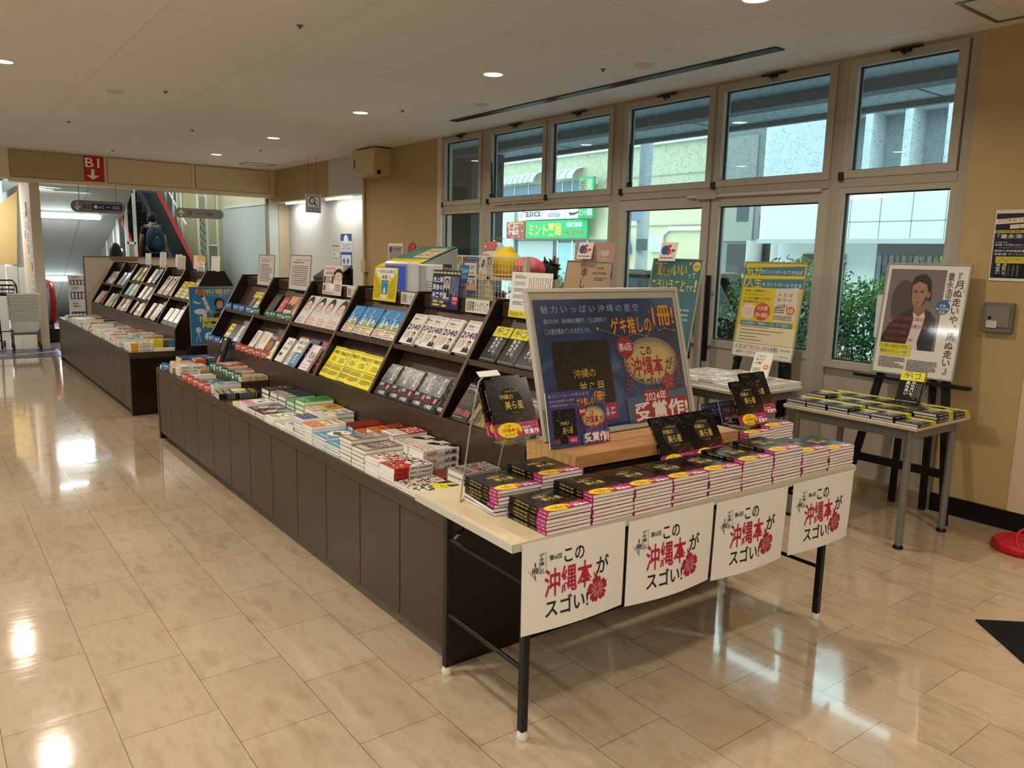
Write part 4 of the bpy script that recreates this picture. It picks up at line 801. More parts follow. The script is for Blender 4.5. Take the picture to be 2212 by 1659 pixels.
kind('yellowblue', 'paperback_book', 'yellow and blue paperback', .130, .188, .0165, '3f6f8c', bind='R', front=[('R', 0, .5, 1, 1, 'd8c32c'), ('G', .1, .1, .9, .3, 5, 1, 'cfe0ea', 3), ('G', .1, .6, .9, .9, 5, 1, '3c3410', 4)], spine=[('R', 0, .55, 1, 1, 'd2bf22'), ('R', 0, 0, 1, .3, '3f6f94'), ('R', 0, .3, 1, .55, '4c5048')])
kind('beige', 'hardcover_book', 'beige hardcover', .130, .190, .022, 'd2b88f', bind='R', hard=True, front=[('R', 0, 0, 1, .2, 'b9524a'), ('G', .1, .3, .9, .5, 4, 1, '6a5238', 3)], spine=[('G', .2, .1, .8, .6, 1, 6, '8c6a44', 4)])
kind('whitebig', 'magazine', 'white large softcover', .182, .230, .0105, 'dbdad6', bind='R', front=[('G', .1, .1, .9, .24, 6, 1, '44423f', 3), ('L', .1, .5, .9, .9, 4, '77746f')], spine=[('G', .2, .2, .8, .8, 1, 8, '55534f', 3)])
kind('money', 'paperback_book', 'yellow and white manual paperback', .13, .188, .016, 'e3d32c', bind='R', front=[('R', 0, .5, 1, 1, 'e9e6dc'), ('G', .1, .06, .9, .2, 4, 1, '26221a', 3), ('G', .1, .26, .9, .44, 4, 1, '26221a', 4), ('G', .06, .56, .94, .7, 7, 1, '26221a', 5), ('G', .06, .76, .94, .92, 9, 1, '44403a', 6)])
kind('white5', 'paperback_book', 'white paperback with navy foot', .13, .188, .016, 'e6e5e0', bind='R', front=[('G', .2, .05, .35, .6, 1, 5, '33302e', 3), ('G', .5, .05, .8, .55, 2, 4, '33302e', 4), ('R', 0, .74, 1, 1, '272f42'), ('E', .5, .86, .2, .08, '6c7484')])
kind('fashion', 'magazine', 'blush magazine with portrait cover', .17, .232, .007, 'd8cdc6', bind='R', rough=.2, front=face(.5, .36, 1.0, 'd9b8a4')+[('R', 0, .72, 1, 1, 'dcc8bf'), ('G', .08, .76, .9, .84, 9, 1, '7a5048', 2), ('L', .08, .88, .8, .96, 2, 'a98882')])
kind('silver', 'hardcover_book', 'silver-blue hardcover', .13, .188, .022, '8c99b4', bind='R', hard=True, mat=mat_noise_art('silver_blue_print', [(.3, '5c6880'), (.5, '9aa6c0'), (.7, 'c3cad8')], 6, .25, 1, .4))
kind('whiteblack', 'paperback_book', 'white paperback with brushed black title', .13, .188, .015, 'e4e2dc', bind='R', front=[('N', [(.3, .1), (.8, .2), (.3, .4), (.8, .5)], '1a1a1a', .014), ('N', [(.2, .15), (.25, .6)], '1a1a1a', .014), ('R', 0, .75, 1, 1, 'e9e4e2'), ('L', .1, .8, .9, .95, 3, '5a5754')])
kind('olivegold', 'hardcover_book', 'olive and gold hardcover', .13, .188, .02, '6d7038', bind='R', hard=True, front=[('P', [(.2, .0), (.8, .0), (.7, .7), (.3, .6)], '4c4030'), ('R', 0, .72, 1, 1, 'c9c43a'), ('G', .1, .1, .3, .6, 1, 5, 'd8cfae', 3)])
kind('foxgreen', 'hardcover_book', 'orange and leaf-green hardcover', .13, .188, .02, 'c46038', bind='R', hard=True, front=[('P', [(0, .3), (1, .25), (1, .7), (0, .7)], '6a7a44'), ('R', 0, .68, 1, 1, '9ac45a'), ('D', 40, 'efe0c4', 6, .1, .1, .9, .6, .006)])
kind('blackred', 'hardcover_book', 'black hardcover with red frame', .13, .188, .024, '1c1416', bind='R', hard=True, front=[('N', [(.06, .04), (.94, .04), (.94, .96), (.06, .96), (.06, .04)], '9c4a44', .002), ('G', .4, .15, .6, .6, 1, 5, 'd9b8b4', 3), ('G', .2, .74, .8, .86, 4, 1, '9c3a38', 4)])
kind('mintart', 'paperback_book', 'pastel paperback with mint band', .13, .188, .016, 'cfc4bb', bind='R', front=[('R', 0, .0, 1, .66, 'b9aea8'), ('E', .5, .35, .3, .2, 'd9c8ba'), ('D', 40, '6d7c84', 6, .05, .05, .95, .6, .008), ('R', 0, .68, 1, 1, '3fa394'), ('G', .1, .74, .9, .9, 6, 1, 'e6f2ee', 4)])
kind('mixred', 'paperback_book', 'white, red and yellow paperback', .13, .188, .017, 'e9e6df', bind='R', front=[('R', .0, 0, .5, .25, 'b8232c'), ('R', .5, .65, 1, .9, 'e6d92a'), ('G', .55, .05, .95, .5, 2, 3, '26221f', 3), ('G', .1, .35, .4, .8, 1, 4, '26221f', 4), ('E', .3, .85, .1, .06, 'b8232c')])
kind('purpleart', 'paperback_book', 'white paperback with purple spine edge', .13, .188, .014, 'e7e2dc', bind='R', front=[('R', .8, 0, 1, 1, '8c2f86'), ('G', .1, .08, .5, .6, 2, 5, '3a3836', 3), ('G', .82, .1, .96, .6, 1, 5, 'efdfee', 4), ('L', .1, .7, .7, .9, 4, '77736e')])
kind('creamtext', 'paperback_book', 'cream paperback with brush lines', .13, .188, .016, 'e6dec8', bind='R', front=[('G', .2, .06, .3, .5, 1, 9, '4c4434', 3), ('G', .4, .06, .5, .5, 1, 9, '4c4434', 4), ('R', .0, .62, 1, 1, 'f0ece0'), ('G', .1, .68, .9, .9, 6, 2, '1e1c1a', 5)])
kind('foodart', 'paperback_book', 'black paperback with round food photo', .13, .188, .018, '151311', bind='R', front=[('E', .5, .5, .34, .2, 'b9752c'), ('E', .5, .48, .24, .13, 'c9402c'), ('E', .46, .46, .1, .06, '7ba03a'), ('G', .1, .06, .9, .24, 4, 1, 'efeae0', 3), ('R', 0, .78, 1, 1, 'e6c81e'), ('G', .1, .82, .9, .95, 7, 1, '1c1810', 4)])
kind('orangeface', 'hardcover_book', 'peach and dark hardcover', .13, .188, .022, 'd8a27c', bind='R', hard=True, front=[('P', [(0, .4), (.3, .3), (.6, .42), (1, .3), (1, .62), (0, .62)], '3a2f33'), ('R', 0, .62, 1, 1, 'e0cfc8'), ('G', .1, .66, .9, .76, 7, 1, 'a3524a', 3), ('L', .1, .8, .9, .95, 3, '8c6a64')])
kind('redtitle', 'paperback_book', 'red paperback with white title', .11, .175, .016, 'b8352c', bind='R', front=[('G', .12, .1, .88, .9, 2, 4, 'f2e6e0', 3)])
kind('blackgold', 'hardcover_book', 'black hardcover with brown strokes', .13, .188, .022, '1a1613', bind='R', hard=True, front=[('G', .2, .1, .5, .85, 1, 5, '7a6a44', 3), ('G', .6, .1, .8, .5, 1, 6, 'b9aa84', 4)])
kind('comicbook', 'magazine', 'clear-wrapped black photo book', .15, .25, .02, '1d1d20', bind='R', rough=.12, front=[('P', [(.2, .1), (.8, .1), (.7, .45), (.3, .45)], '4a4a50'), ('R', .35, .04, .65, .1, 'e0e0de'), ('P', [(.3, .7), (.5, .55), (.62, .72), (.55, .98), (.3, .98)], 'b98a74')], spine=[])
# fix-ups measured on the stacks
K['crowd'].update(w=.124, h=.19, t=.0187, hard=False); K['sea'].update(w=.160, t=.0125); K['orange'].update(w=.112); K['darkart'].update(w=.132, h=.20, t=.017); K['pinkmag'].update(w=.145, h=.21); K['yellowmag'].update(w=.115, h=.19)
# ---------------------------------------------------------------- foreground table: starry softcovers
GST = 'black starry books on the folding table'
def tstack(u, v, n, where, d=0, **kw):
    p = tpt(u, v); return stack('star', n, p.x, p.y, .7003, TROT+d, where, GST, **kw)
front = [6, 8, 8, 8, 8, 9, 10, 8, 7]
wh = ['front row, the stack at table\'s bare left end', 'front row, second stack from the bare end', 'front row, third stack from the bare end', 'front row, fourth stack from the bare end', 'middle stack of the front row of nine', 'front row, fourth stack from right end', 'front row, third and tallest from right end', 'front row, second stack from right end', 'front row, the stack at table\'s right end']
TOPZ = []
for i, n in enumerate(front): TOPZ.append(tstack(.131+.0885+.184*i, .107, n, wh[i]))
w = 'stack at back left, set apart near the bare corner'
p = tpt(.19, .335); q = rnd
zz = .7003
names = [ORD[j] for j in range(7)]
for i in range(7):
    dd = (178, 174)[i] if i < 2 else rnd.uniform(-4, 3)
    book('star', yawm(p.x+rnd.uniform(-.004, .004), p.y+rnd.uniform(-.004, .004), zz, TROT+dd), 'black starry softcover, %s, %s' % (('topmost' if i == 6 else 'bottom' if i == 0 else ORD[6-i]+' from top'), w), GST, i == 6); zz += .0126
tstack(.3685, .333, 9, 'tall stack beside the oak riser\'s left end', jyaw=1.5)
ZC = tstack(1.538, .40, 9, 'back row right of the riser, under the stand', jyaw=1)
ZD = tstack(1.7, .415, 10, 'back row, at the right rear corner', jyaw=1)
up = Vector((0, .11, .175)).normalized()
def lean(key, x, y, z, xd, upv, label, group):
    k = K[key]; X_ = Vector(xd).normalized(); U = Vector(upv); U = (U-X_*U.dot(X_)).normalized()
    return book(key, frame(Vector((x, y, z))+X_*k['w']/2+U*k['h']/2, X_, U), label, group)
XD = (math.cos(R(TROT)), math.sin(R(TROT)), 0)
GL = 'starry books standing on display'
p = tpt(.855, .2125)
lean('star', p.x, p.y, .76, XD, up, 'black starry book leaning on the oak riser\'s front, left of the pair', GL)
p = tpt(1.040, .2175)
lean('star', p.x, p.y, .762, XD, up, 'black starry book leaning on the oak riser\'s front, right of the pair', GL)
for u, nm in ((.90, 'left'), (1.085, 'right')):
    m = Matrix.Translation(tpt(u, .213, .70)) @ Matrix.Rotation(R(TROT), 4, 'Z'); b = MB(); b.box(0, 0, 0, .09, .02, .059, CLEAR, .002)
    o = b.build('book_prop'); o.matrix_world = m; tag(o, 'clear acrylic block under the %s starry book leaning on the riser' % nm, 'book stand')
UPB = Vector((0, .10, .195)).normalized()
lean('star', 1.478, 2.068, .948, (1, -.03, 0), UPB, 'black starry book behind the front copy on the tall wire stand', GL)
lean('star', 1.494, 2.046, .942, (1, -.03, 0), UPB, 'black starry book in front on the tall wire stand by the island', GL)
t = thing('book_stand', 'tall clear wire stand holding two starry books by the island', 'book stand', (1.5, 2.14, .70))
b = MB(t.location); wm = M('a8a49c', .25, .3)
b.tube([(1.443, 2.18, .703), (1.443, 2.12, 1.0), (1.45, 2.09, 1.135), (1.475, 2.10, 1.148)], .0028, wm); b.tube([(1.615, 2.225, .703), (1.615, 2.15, .945)], .0028, wm); b.tube([(1.443, 2.18, .703), (1.52, 2.225, .703), (1.615, 2.225, .703)], .003, wm); b.build('wire_frame', t)
b = MB(t.location); b.box(1.49, 2.0, .932, 1.68, 2.06, .936, CLEAR); b.box(1.49, 1.998, .932, 1.68, 2.001, .955, CLEAR); b.box(1.49, 2.15, .93, 1.68, 2.155, 1.10, CLEAR); b.build('tray', t)
b = MB(t.location); b.prism([(1.478, 2.125, 1.142), (1.56, 2.12, 1.144), (1.562, 2.145, 1.158), (1.48, 2.15, 1.156)], (0, 0, .002), WHITEP); b.build('top_clip', t)
zt = ZC+.012
lean('star', 2.995, 2.135, zt+.022, XD, UPB, 'black starry book partly covered on the right clear stand', GL)
lean('star', 2.862, 2.085, zt, XD, UPB, 'black starry book in front on the right clear stand', GL)
t = thing('book_stand', 'clear wire stand with two starry books on the right rear stacks', 'book stand', (2.95, 2.12, ZC))
b = MB(t.location)
for x in (2.88, 3.03, 3.12): b.tube([(x, 2.06, ZC+.001), (x, 2.06, zt+.02)], .002, wm); b.tube([(x, 2.06, ZC+.003), (x, 2.20, ZC+.003), (x, 2.24, zt+.1)], .002, wm)
b.tube([(2.88, 2.2, ZC+.003), (3.12, 2.2, ZC+.003)], .002, wm); b.build('wire_frame', t)
b = MB(t.location); b.box(2.86, 2.062, zt-.004, 3.18, 2.10, zt-.0015, CLEAR); b.box(2.86, 2.062, zt-.004, 3.18, 2.064, zt+.02, CLEAR); b.build('tray', t)

# ---------------------------------------------------------------- near island counter
G1, G2_ = 'book stacks along the near island\'s edge', 'book stacks against the near island\'s racks'
Z0 = .5903
front1 = [('dig', 2, 2.60, 'by the cream table corner'), ('inkgrey', 2, 2.725, 'between the striped book and red spines'), ('redwhite', 4, 2.848, 'stack showing red spines'), ('whitered', 4, 2.984, 'stack behind the red spines'), ('crowd', 5, 3.116, 'near stack of its pair at the counter edge'), ('crowd', 6, 3.243, 'taller far stack of its pair at the edge'), ('sea', 4, 3.385, 'near stack of its pair at the edge'), ('sea', 5, 3.547, 'far stack of its pair at the edge'), ('orange', 5, 3.685, 'stack between seascapes and blue bands'), ('navyband', 7, 3.80, 'tall stack beside the orange-banded one'), ('creamy', 3, 3.93, 'low stack after the blue-banded one'), ('greenwhite', 1, 4.075, 'nearer the camera than its stack'), ('greenwhite', 2, 4.23, 'stack beside the dark illustrated books'), ('darkart', 2, 4.384, 'near stack of its pair at the edge'), ('darkart', 2, 4.520, 'far stack of its pair at the edge'), ('pinkmag', 5, 4.665, 'stack in front of dark teal books'), ('yellowmag', 2, 4.805, 'low stack at the edge')]
for key, n, y, where in front1:
    x = 1.512+K[key]['h']/2; stack(key, n, x, y, Z0, -90, where, G1, jit=.002, jyaw=1.0)
stack('puzzle', 4, 1.63, 5.14, Z0, -97, 'stack at the edge before the red rank cards', G1)
back1 = [('pinkgrey', 3, 2.615, 'stack beside the table, by the racks'), ('crimson', 1, 2.77, 'below the thick white stacks'), ('ansatsu', 3, 2.945, 'near stack with black spine lettering'), ('ansatsu', 3, 3.078, 'far stack next to the red katakana book'), ('uniqlo', 4, 3.212, 'stack with big katakana covers'), ('flame', 3, 3.36, 'near stack of its pair by the racks'), ('flame', 2, 3.50, 'far stack of its pair by the racks'), ('crimson', 3, 3.64, 'stack against the plinth'), ('sketch', 3, 4.00, 'stack beside the mustard books'), ('mustard', 3, 4.137, 'stack between white and green books'), ('green', 4, 4.275, 'near stack of its pair'), ('green', 3, 4.411, 'far stack of its pair'), ('teal', 3, 4.547, 'near stack of its pair'), ('teal', 3, 4.683, 'far stack of its pair'), ('nightfair', 3, 4.83, 'stack at the far end of the back row')]
for key, n, y, where in back1: stack(key, n, 1.800, y, Z0, -90, where, G2_, jit=.002, jyaw=.9)
# step with the green cards
b = MB((1.80, 5.66, .59)); b.box(1.715, 5.31, .59, 1.900, 6.02, .655, BROWN, .002); b.box(1.712, 5.309, .645, 1.715, 6.021, .656, BROWN_E)
tag(b.build('counter_step'), 'low dark brown step on the near island counter under green rank cards', 'riser')
G3 = 'ranked books on the near island'
for i, (key, n) in enumerate([('g5', 2), ('g9', 1), ('g12', 2), ('g6', 3), ('g0', 3)]):
    stack(key, n, 1.81, 5.375+.142*i, .6553, -90, 'on the brown step, place %s from its near end' % ['first', 'second', 'third', 'fourth', 'fifth'][i], G3)
for i, (key, n) in enumerate([('g4', 3), ('g2', 2), ('g10', 2), ('g13', 1), ('g14', 2)]):
    stack(key, n, 1.618, 5.365+.138*i, Z0, -90, 'behind red rank cards, place %s from near end' % ['first', 'second', 'third', 'fourth', 'fifth'][i], G3)
zt_ = stack('thickwhite', 3, 1.63, 6.24, Z0, -90, 'stack near the far end of the counter edge', G3)
zt_ = stack('g3', 2, 1.62, 6.42, Z0, -90, 'beneath the small orange books', G3)
stack('orangetop', 3, 1.61, 6.42, zt_, -92, 'on the tan books beside thick white ones', G3)
stack('g11', 2, 1.60, 6.60, Z0, -90, 'stack at the far end of the edge', G3)
stack('tanbig', 4, 1.785, 6.19, Z0, -90, 'large stack by the racks', G3)
zt_ = stack('g7', 3, 1.81, 6.42, Z0, -90, 'beneath the orange and navy ones', G3); stack('orangenavy', 2, 1.80, 6.42, zt_, -90, 'on the teal paperbacks by the racks', G3)
stack('bluebig', 6, 1.775, 6.63, Z0, -90, 'stack at the far rear corner of the counter', G3)
lean('comicbook', 1.80, 6.18, Z0+.05, (0, -1, 0), (.35, 0, .94), 'clear-wrapped black photo book standing against the far bay of the near island', G3)
# ---------------------------------------------------------------- rank cards
def cards(col, cname, x, z, ys, first, where):
    for i, y in enumerate(ys):
        b = MB(); T = frame((x-.012, y+.03, z+.0005), (.5, -.86, 0), (.10, .05, 1)); n = str(first+i)
        b.T = T; b.box(0, 0, -.001, .066, .056, 0, M(col, .4)); b.T = None
        sheet(b, T, .066, .056, [('T', '第%s位' % n, .14, .24, .86, .60, 'f1efe9', .008), ('L', .25, .72, .75, .82, 1, 'e6e4de')])
        o = b.build('rank_card'); tag(o, '%s rank card reading %s, %s' % (cname, n, where), 'card', 'rank cards on the near island')
BLU, GRN, RED = '2a66a8', '24614a', 'b3473a'
sx = slope_x
cards(BLU, 'blue', sx(1.055)-.001, 1.055, [6.66, 6.47, 6.33, 6.16], 1, 'upper shelf of the far bay'); cards(BLU, 'blue', sx(.79)-.001, .79, [6.66, 6.50, 6.08], 5, 'lower shelf of the far bay')
cards(GRN, 'green', sx(1.055)-.001, 1.055, [5.985, 5.72, 5.64, 5.50, 5.34], 1, 'upper shelf of the second bay'); cards(RED, 'red', sx(.79)-.001, .79, [5.97, 5.85, 5.69, 5.54, 5.42], 1, 'lower shelf of the second bay')
cards(GRN, 'green', 1.705, .657, [5.94-.142*i for i in range(5)], 6, 'on the step edge'); cards(RED, 'red', 1.503, .592, [5.93-.138*i for i in range(5)], 6, 'on the counter edge')
cards(BLU, 'blue', 1.500, .60, [6.50, 6.46], 8, 'among the far counter stacks')

# ---------------------------------------------------------------- books standing in the racks
LA = 54
def shelfbook(key, y, z, label, group, off=.012, a=LA, dz=0):
    k = K[key]; s, c = math.sin(R(a)), math.cos(R(a))
    x = sx(z)+off+k['t']*s
    return book(key, frame(Vector((x, y, z+.0005+dz))+Vector((c, 0, s))*k['h']/2, (0, -1, 0), (c, 0, s)), label, group)
PL = ['farthest', 'second from far end', 'third from far end', 'fourth from far end', 'fifth from far end', 'sixth from far end', 'seventh from far end']
def row(items, z, where, group):
    cnt = {}
    for it in items: cnt[it[0]] = cnt.get(it[0], 0)+1
    seen = {}
    for it in items:
        key, y = it[:2]; i = seen.get(key, 0); seen[key] = i+1
        d = K[key]['desc']
        lab = '%s facing out on %s' % (d, where) if cnt[key] == 1 else '%s, %s of its row on %s' % (d, PL[i], where)
        shelfbook(key, y, z, lab, group, *(it[2:]))
K['mag'].update(w=.168, h=.225); GR1 = 'books facing out in the near island\'s racks'
row([('moon', 6.23), ('money', 6.12)], 1.055, 'the far bay\'s upper shelf', GR1)
row([('money', 6.40), ('blackgold', 6.29), ('white5', 6.17), ('g7', 6.075)], .79, 'the far bay\'s lower shelf', GR1)
row([('blackgold', 5.79), ('redtitle', 5.615), ('orangeface', 5.47), ('g14', 5.385, .03)], 1.055, 'second bay upper shelf', GR1)
row([('purpleart', 5.79), ('g2', 5.70, .03), ('creamtext', 5.605), ('foodart', 5.47), ('mixred', 5.36)], .79, 'second bay lower shelf', GR1)
row([('mag', 5.165), ('mag', 4.985, .016), ('mag', 4.82), ('mag', 4.645, .012)], 1.055, 'third bay upper shelf', GR1)
row([('choicered', 5.08, .05, LA, .0), ('choicenavy', 4.90, .05, LA, 0), ('maroon', 4.70, .05, LA, 0)], .79, 'third bay lower shelf, behind the front copies', GR1)
row([('sketch', 5.16, .004), ('meal', 4.98, .006), ('sense', 4.74, .006)], .79, 'third bay lower shelf', GR1)
row([('blue', 4.43), ('blue', 4.29, .02), ('blue', 4.19), ('blue', 4.04, .02), ('blue', 3.90)], 1.055, 'fourth bay upper shelf', GR1)
row([('econ', 4.44, .022), ('econ', 4.33), ('econ', 4.20, .022), ('econ', 4.06), ('econ', 3.905)], .79, 'fourth bay lower shelf', GR1)
row([('y2040', 3.695), ('y2040', 3.585, .03), ('y2040', 3.48), ('y2040', 3.335), ('y2040', 3.19, .03)], 1.055, 'fifth bay upper shelf', GR1)
row([('ink', 3.70), ('ink', 3.58, .022), ('ink', 3.465), ('ink', 3.345, .022), ('ink', 3.22), ('ink', 3.15, .03)], .79, 'fifth bay lower shelf', GR1)
row([('moon', 2.93), ('moon', 2.79), ('moon', 2.655), ('moon', 2.52)], 1.055, 'nearest bay upper shelf', GR1)
row([('solitude', 2.93), ('gold', 2.79), ('gold', 2.65), ('solitude', 2.51)], .79, 'nearest bay lower shelf', GR1)
GR2 = 'books facing out in the far island\'s racks'
ys = BY2
def bayrow(bi, keys, z, where, sp=.118):
    yb = ys[bi+1]; n = len(keys); span = ys[bi+1]-ys[bi]-.03
    sp = min(sp, (span-.13)/max(n-1, 1))
    st = yb-.12-(span-.13-sp*(n-1))*.35
    row([(k_, st-sp*i, .012 if i % 2 == 0 else .03) for i, k_ in enumerate(keys)], z, where, GR2)
bayrow(5, ['whiteblack', 'whiteblack', 'whiteblack'], 1.055, 'far island first bay upper shelf'); bayrow(5, ['g14', 'g12', 'redtitle', 'crimson'], .79, 'far island first bay lower shelf')
bayrow(4, ['silver', 'silver', 'silver'], 1.055, 'far island second bay upper shelf'); bayrow(4, ['g2', 'g13', 'olivegold', 'g14'], .79, 'far island second bay lower shelf')
bayrow(3, ['olivegold', 'olivegold', 'foxgreen', 'foxgreen'], 1.14, 'far island third bay top shelf'); bayrow(3, ['mintart', 'mintart', 'g4', 'mintart'], .965, 'far island third bay middle shelf'); bayrow(3, ['g9', 'foxgreen', 'whiteblack', 'g5'], .79, 'far island third bay bottom shelf')
bayrow(2, ['g2', 'blackred', 'blackred'], 1.14, 'far island fourth bay top shelf'); bayrow(2, ['g14', 'foodart', 'purpleart', 'g13'], .965, 'far island fourth bay middle shelf'); bayrow(2, ['blackred', 'mixred', 'mixred', 'purpleart'], .79, 'far island fourth bay bottom shelf')
bayrow(1, ['fashion', 'fashion', 'fashion', 'fashion'], 1.055, 'far island fifth bay upper shelf', .12); bayrow(1, ['gold', 'gold', 'solitude'], .79, 'far island fifth bay lower shelf', .16)
bayrow(0, ['money', 'money', 'money', 'money', 'money'], 1.055, 'far island nearest bay upper shelf', .11); bayrow(0, ['white5']*5, .79, 'far island nearest bay lower shelf', .10)
# ---------------------------------------------------------------- far island counter
G5 = 'book stacks on the far island\'s counter'
stack('yellowwhite', 5, 1.62, 7.875, Z0, -90, 'at the near front corner', G5); stack('yellowwhite', 4, 1.62, 8.02, Z0, -90, 'second front stack of the far island', G5)
stack('tealstack', 7, 1.64, 8.19, Z0, -90, 'third front stack of the far island', G5)
zt_ = stack('g2', 2, 1.81, 7.86, Z0, -90, 'under yellow-blue ones at the near rear corner', G5); stack('yellowblue', 4, 1.81, 7.86, zt_, -90, 'at the far island\'s near rear corner', G5)
stack('beige', 4, 1.80, 8.08, Z0, -90, 'rear stack behind aqua books', G5); stack('beige', 5, 1.80, 8.22, Z0, -90, 'rear stack before the white large books', G5)
stack('whitebig', 9, 1.785, 8.62, Z0, -90, 'tall rear stack in the far island\'s middle', G5)
q = random.Random(11); y = 8.37; i = 0
fk = [('g0', 5), ('g1', 4), ('g6', 5), ('g8', 4), ('whiteblack', 5), ('tealstack', 4), ('g2', 5), ('mixred', 4), ('g14', 6), ('g9', 5), ('g3', 6), ('g5', 5), ('g4', 6), ('g12', 6), ('g7', 5), ('g8', 5), ('g2', 5), ('g1', 4), ('g14', 4), ('g10', 3), ('g0', 3), ('g13', 4), ('mixred', 3)]
nth = ['fourth', 'fifth', 'sixth', 'seventh', 'eighth', 'ninth', 'tenth', 'eleventh', 'twelfth', '13th', '14th', '15th', '16th', '17th', '18th', '19th', '20th', '21st', '22nd', '23rd', '24th', '25th', '26th']
for i, (key, n) in enumerate(fk):
    stack(key, n, 1.515+K[key]['h']/2, y, Z0, -90, 'front row %s stack from near end, far island' % nth[i], G5, jit=.004, jyaw=2)
    y += K[key]['w']+.02
    if y > 12.05: break
y = 8.85
for i, (key, n) in enumerate([('g7', 4), ('foxgreen', 4), ('g9', 4), ('g13', 3), ('g6', 4), ('g2', 4), ('g3', 4), ('blackred', 3), ('g11', 4), ('g10', 4), ('g14', 3), ('blackgold', 3), ('g0', 3), ('g12', 3), ('g10', 2), ('redtitle', 3), ('g2', 3), ('g6', 3), ('g1', 3)]):
    stack(key, n, 1.805, y, Z0, -90, 'rear row %s stack from near end, far island' % nth[i], G5, jit=.003, jyaw=2)
    y += K[key]['w']+.035
    if y > 12.05: break
# ---------------------------------------------------------------- the two window tables
G6 = 'black and yellow novels on the window table'
ZT = .7003
T2 = [(4.27, 2.665, 2), (4.27, 2.525, 2), (4.275, 2.37, 2), (4.27, 2.225, 1), (4.27, 2.085, 2), (4.275, 1.965+.04-.035, 1)]
k = 0
nm1 = ['far end of the front row', 'second from the far end, front row', 'third from the far end, front row', 'fourth from the far end, front row', 'second from near end, front row', 'near end of the front row']
for i, n in enumerate((2, 2, 2, 1, 2, 1)): stack('moon', n, 4.272, 2.668-.1335*i, ZT, -90, nm1[i], G6, desc='black novel on the window table')
nm2 = ['far end of the middle row', 'second from far end, middle row', 'third from far end, middle row', 'fourth from far end, middle row', 'second from near end, middle row', 'near end of the middle row']
for i, n in enumerate((3, 2, 2, 2, 2, 3)): stack('moon', n, 4.475, 2.668-.1335*i, ZT, -90, nm2[i], G6, desc='black novel on the window table')
nm3 = ['far end of the rear row', 'second from far end, rear row', 'third from far end, rear row', 'fourth from far end, rear row', 'second from near end, rear row', 'near end of the rear row']
for i, n in enumerate((2, 2, 2, 2, 2, 2)): stack('moon', n, 4.68, 2.668-.1335*i, ZT, -90, nm3[i], G6, desc='black novel on the window table')
zs = ZT+.0165*3+.003
lean('moon', 4.44, 2.20, zs+.018, (.14, -1, 0), (.42, 0, .91), 'black and yellow novel propped upright on the window table', G6)
t = thing('book_stand', 'clear acrylic stand propping the upright novel on the window table', 'book stand', (4.50, 2.13, zs-.02))
b = MB(t.location); b.prism([(4.45, 2.07, zs-.018), (4.60, 2.07, zs-.018), (4.53, 2.07, zs+.16), (4.527, 2.07, zs+.16), (4.592, 2.07, zs-.015), (4.45, 2.07, zs-.015)], (0, .10, 0), CLEAR); b.build('prop_sheet', t)
b = MB(t.location); b.box(4.40, 2.07, zs-.018, 4.47, 2.19, zs-.015, CLEAR); b.box(4.40, 2.07, zs-.018, 4.403, 2.19, zs+.02, CLEAR); b.build('lip', t)
G7 = 'white paperbacks on the table by the doors'
n3 = ['near end', 'second from near end', 'third from near end', 'fourth from near end', 'fifth from near end', 'far end']
for r_, (x, rn, ns) in enumerate([(4.345, 'front row', (1, 2, 3, 2, 2, 2)), (4.555, 'middle row', (2, 3, 2, 3, 3, 2)), (4.76, 'rear row', (2, 2, 2, 3, 2, 2))]):
    for i, n in enumerate(ns): stack('mood', n, x, 3.135+.137*i, ZT, -90, '%s of %s by the doors' % (n3[i], rn), G7, desc='white paperback')
lean('mood', 4.58, 3.30, ZT+.056, (.25, -1, 0), (.5, .0, .8), 'white paperback propped upright on the table by the doors', G7)
# ================================================================ posters and signs
ALU = M('a9a8a4', .3, .6); ALUD = M('77756f', .3, .5)
def poster(name, T, w, h, items, label, cat='poster', fw=.014, ft=.014, fcol=ALU, paper='e9e4da', film=True, group=None, pad=0):
    t = thing(name, label, cat, group=group, mat=T)
    b = MB()
    for q in ((-fw, -fw, w+fw, 0), (-fw, h, w+fw, h+fw), (-fw, 0, 0, h), (w, 0, w+fw, h)): b.box(q[0], q[1], -ft*.6, q[2], q[3], ft*.4, fcol, .0015)
    b.build('frame', t)
    b = MB(); b.box(0, 0, -ft*.5, w, h, -.0005, M(paper, .5)); z = sheet(b, Matrix.Identity(4), w, h, items, 0); b.build('print', t)
    if film: b = MB(); b.box(0, 0, z+.0008, w, h, z+.0012, FILM); b.build('film', t)
    return t
def flyer(name, T, w, h, items, label, cat='sign', paper='ece8e0', th=.0015, group=None, rough=.35):
    b = MB(); b.box(0, 0, -th, w, h, 0, M(paper, rough)); sheet(b, Matrix.Identity(4), w, h, items, 0)
    o = b.build(name); o.matrix_world = T; return tag(o, label, cat, group)
NAVY = mat_noise_art('navy_night_print', [(.3, '16294c'), (.5, '234a7a'), (.7, '5a86b4')], 3, .25)
BOOKART = [('R', .08, .32, .46, .94, '0d0b0d'), ('D', 60, 'efe8d8', 3, .09, .33, .45, .93, .0012), ('T', '沖縄の', .20, .535, .345, .605, 'd6b550', .003), ('T', '美ら星', .225, .635, .395, .76, 'dcbc50', .004), ('G', .27, .80, .35, .815, 4, 1, 'b99a50', 3), ('E', .12, .88, .05, .05, '7a4a2c'), ('R', .30, .815, .46, .94, 'a8246c'), ('G', .33, .84, .45, .92, 3, 1, 'f4e8ee', 5)]
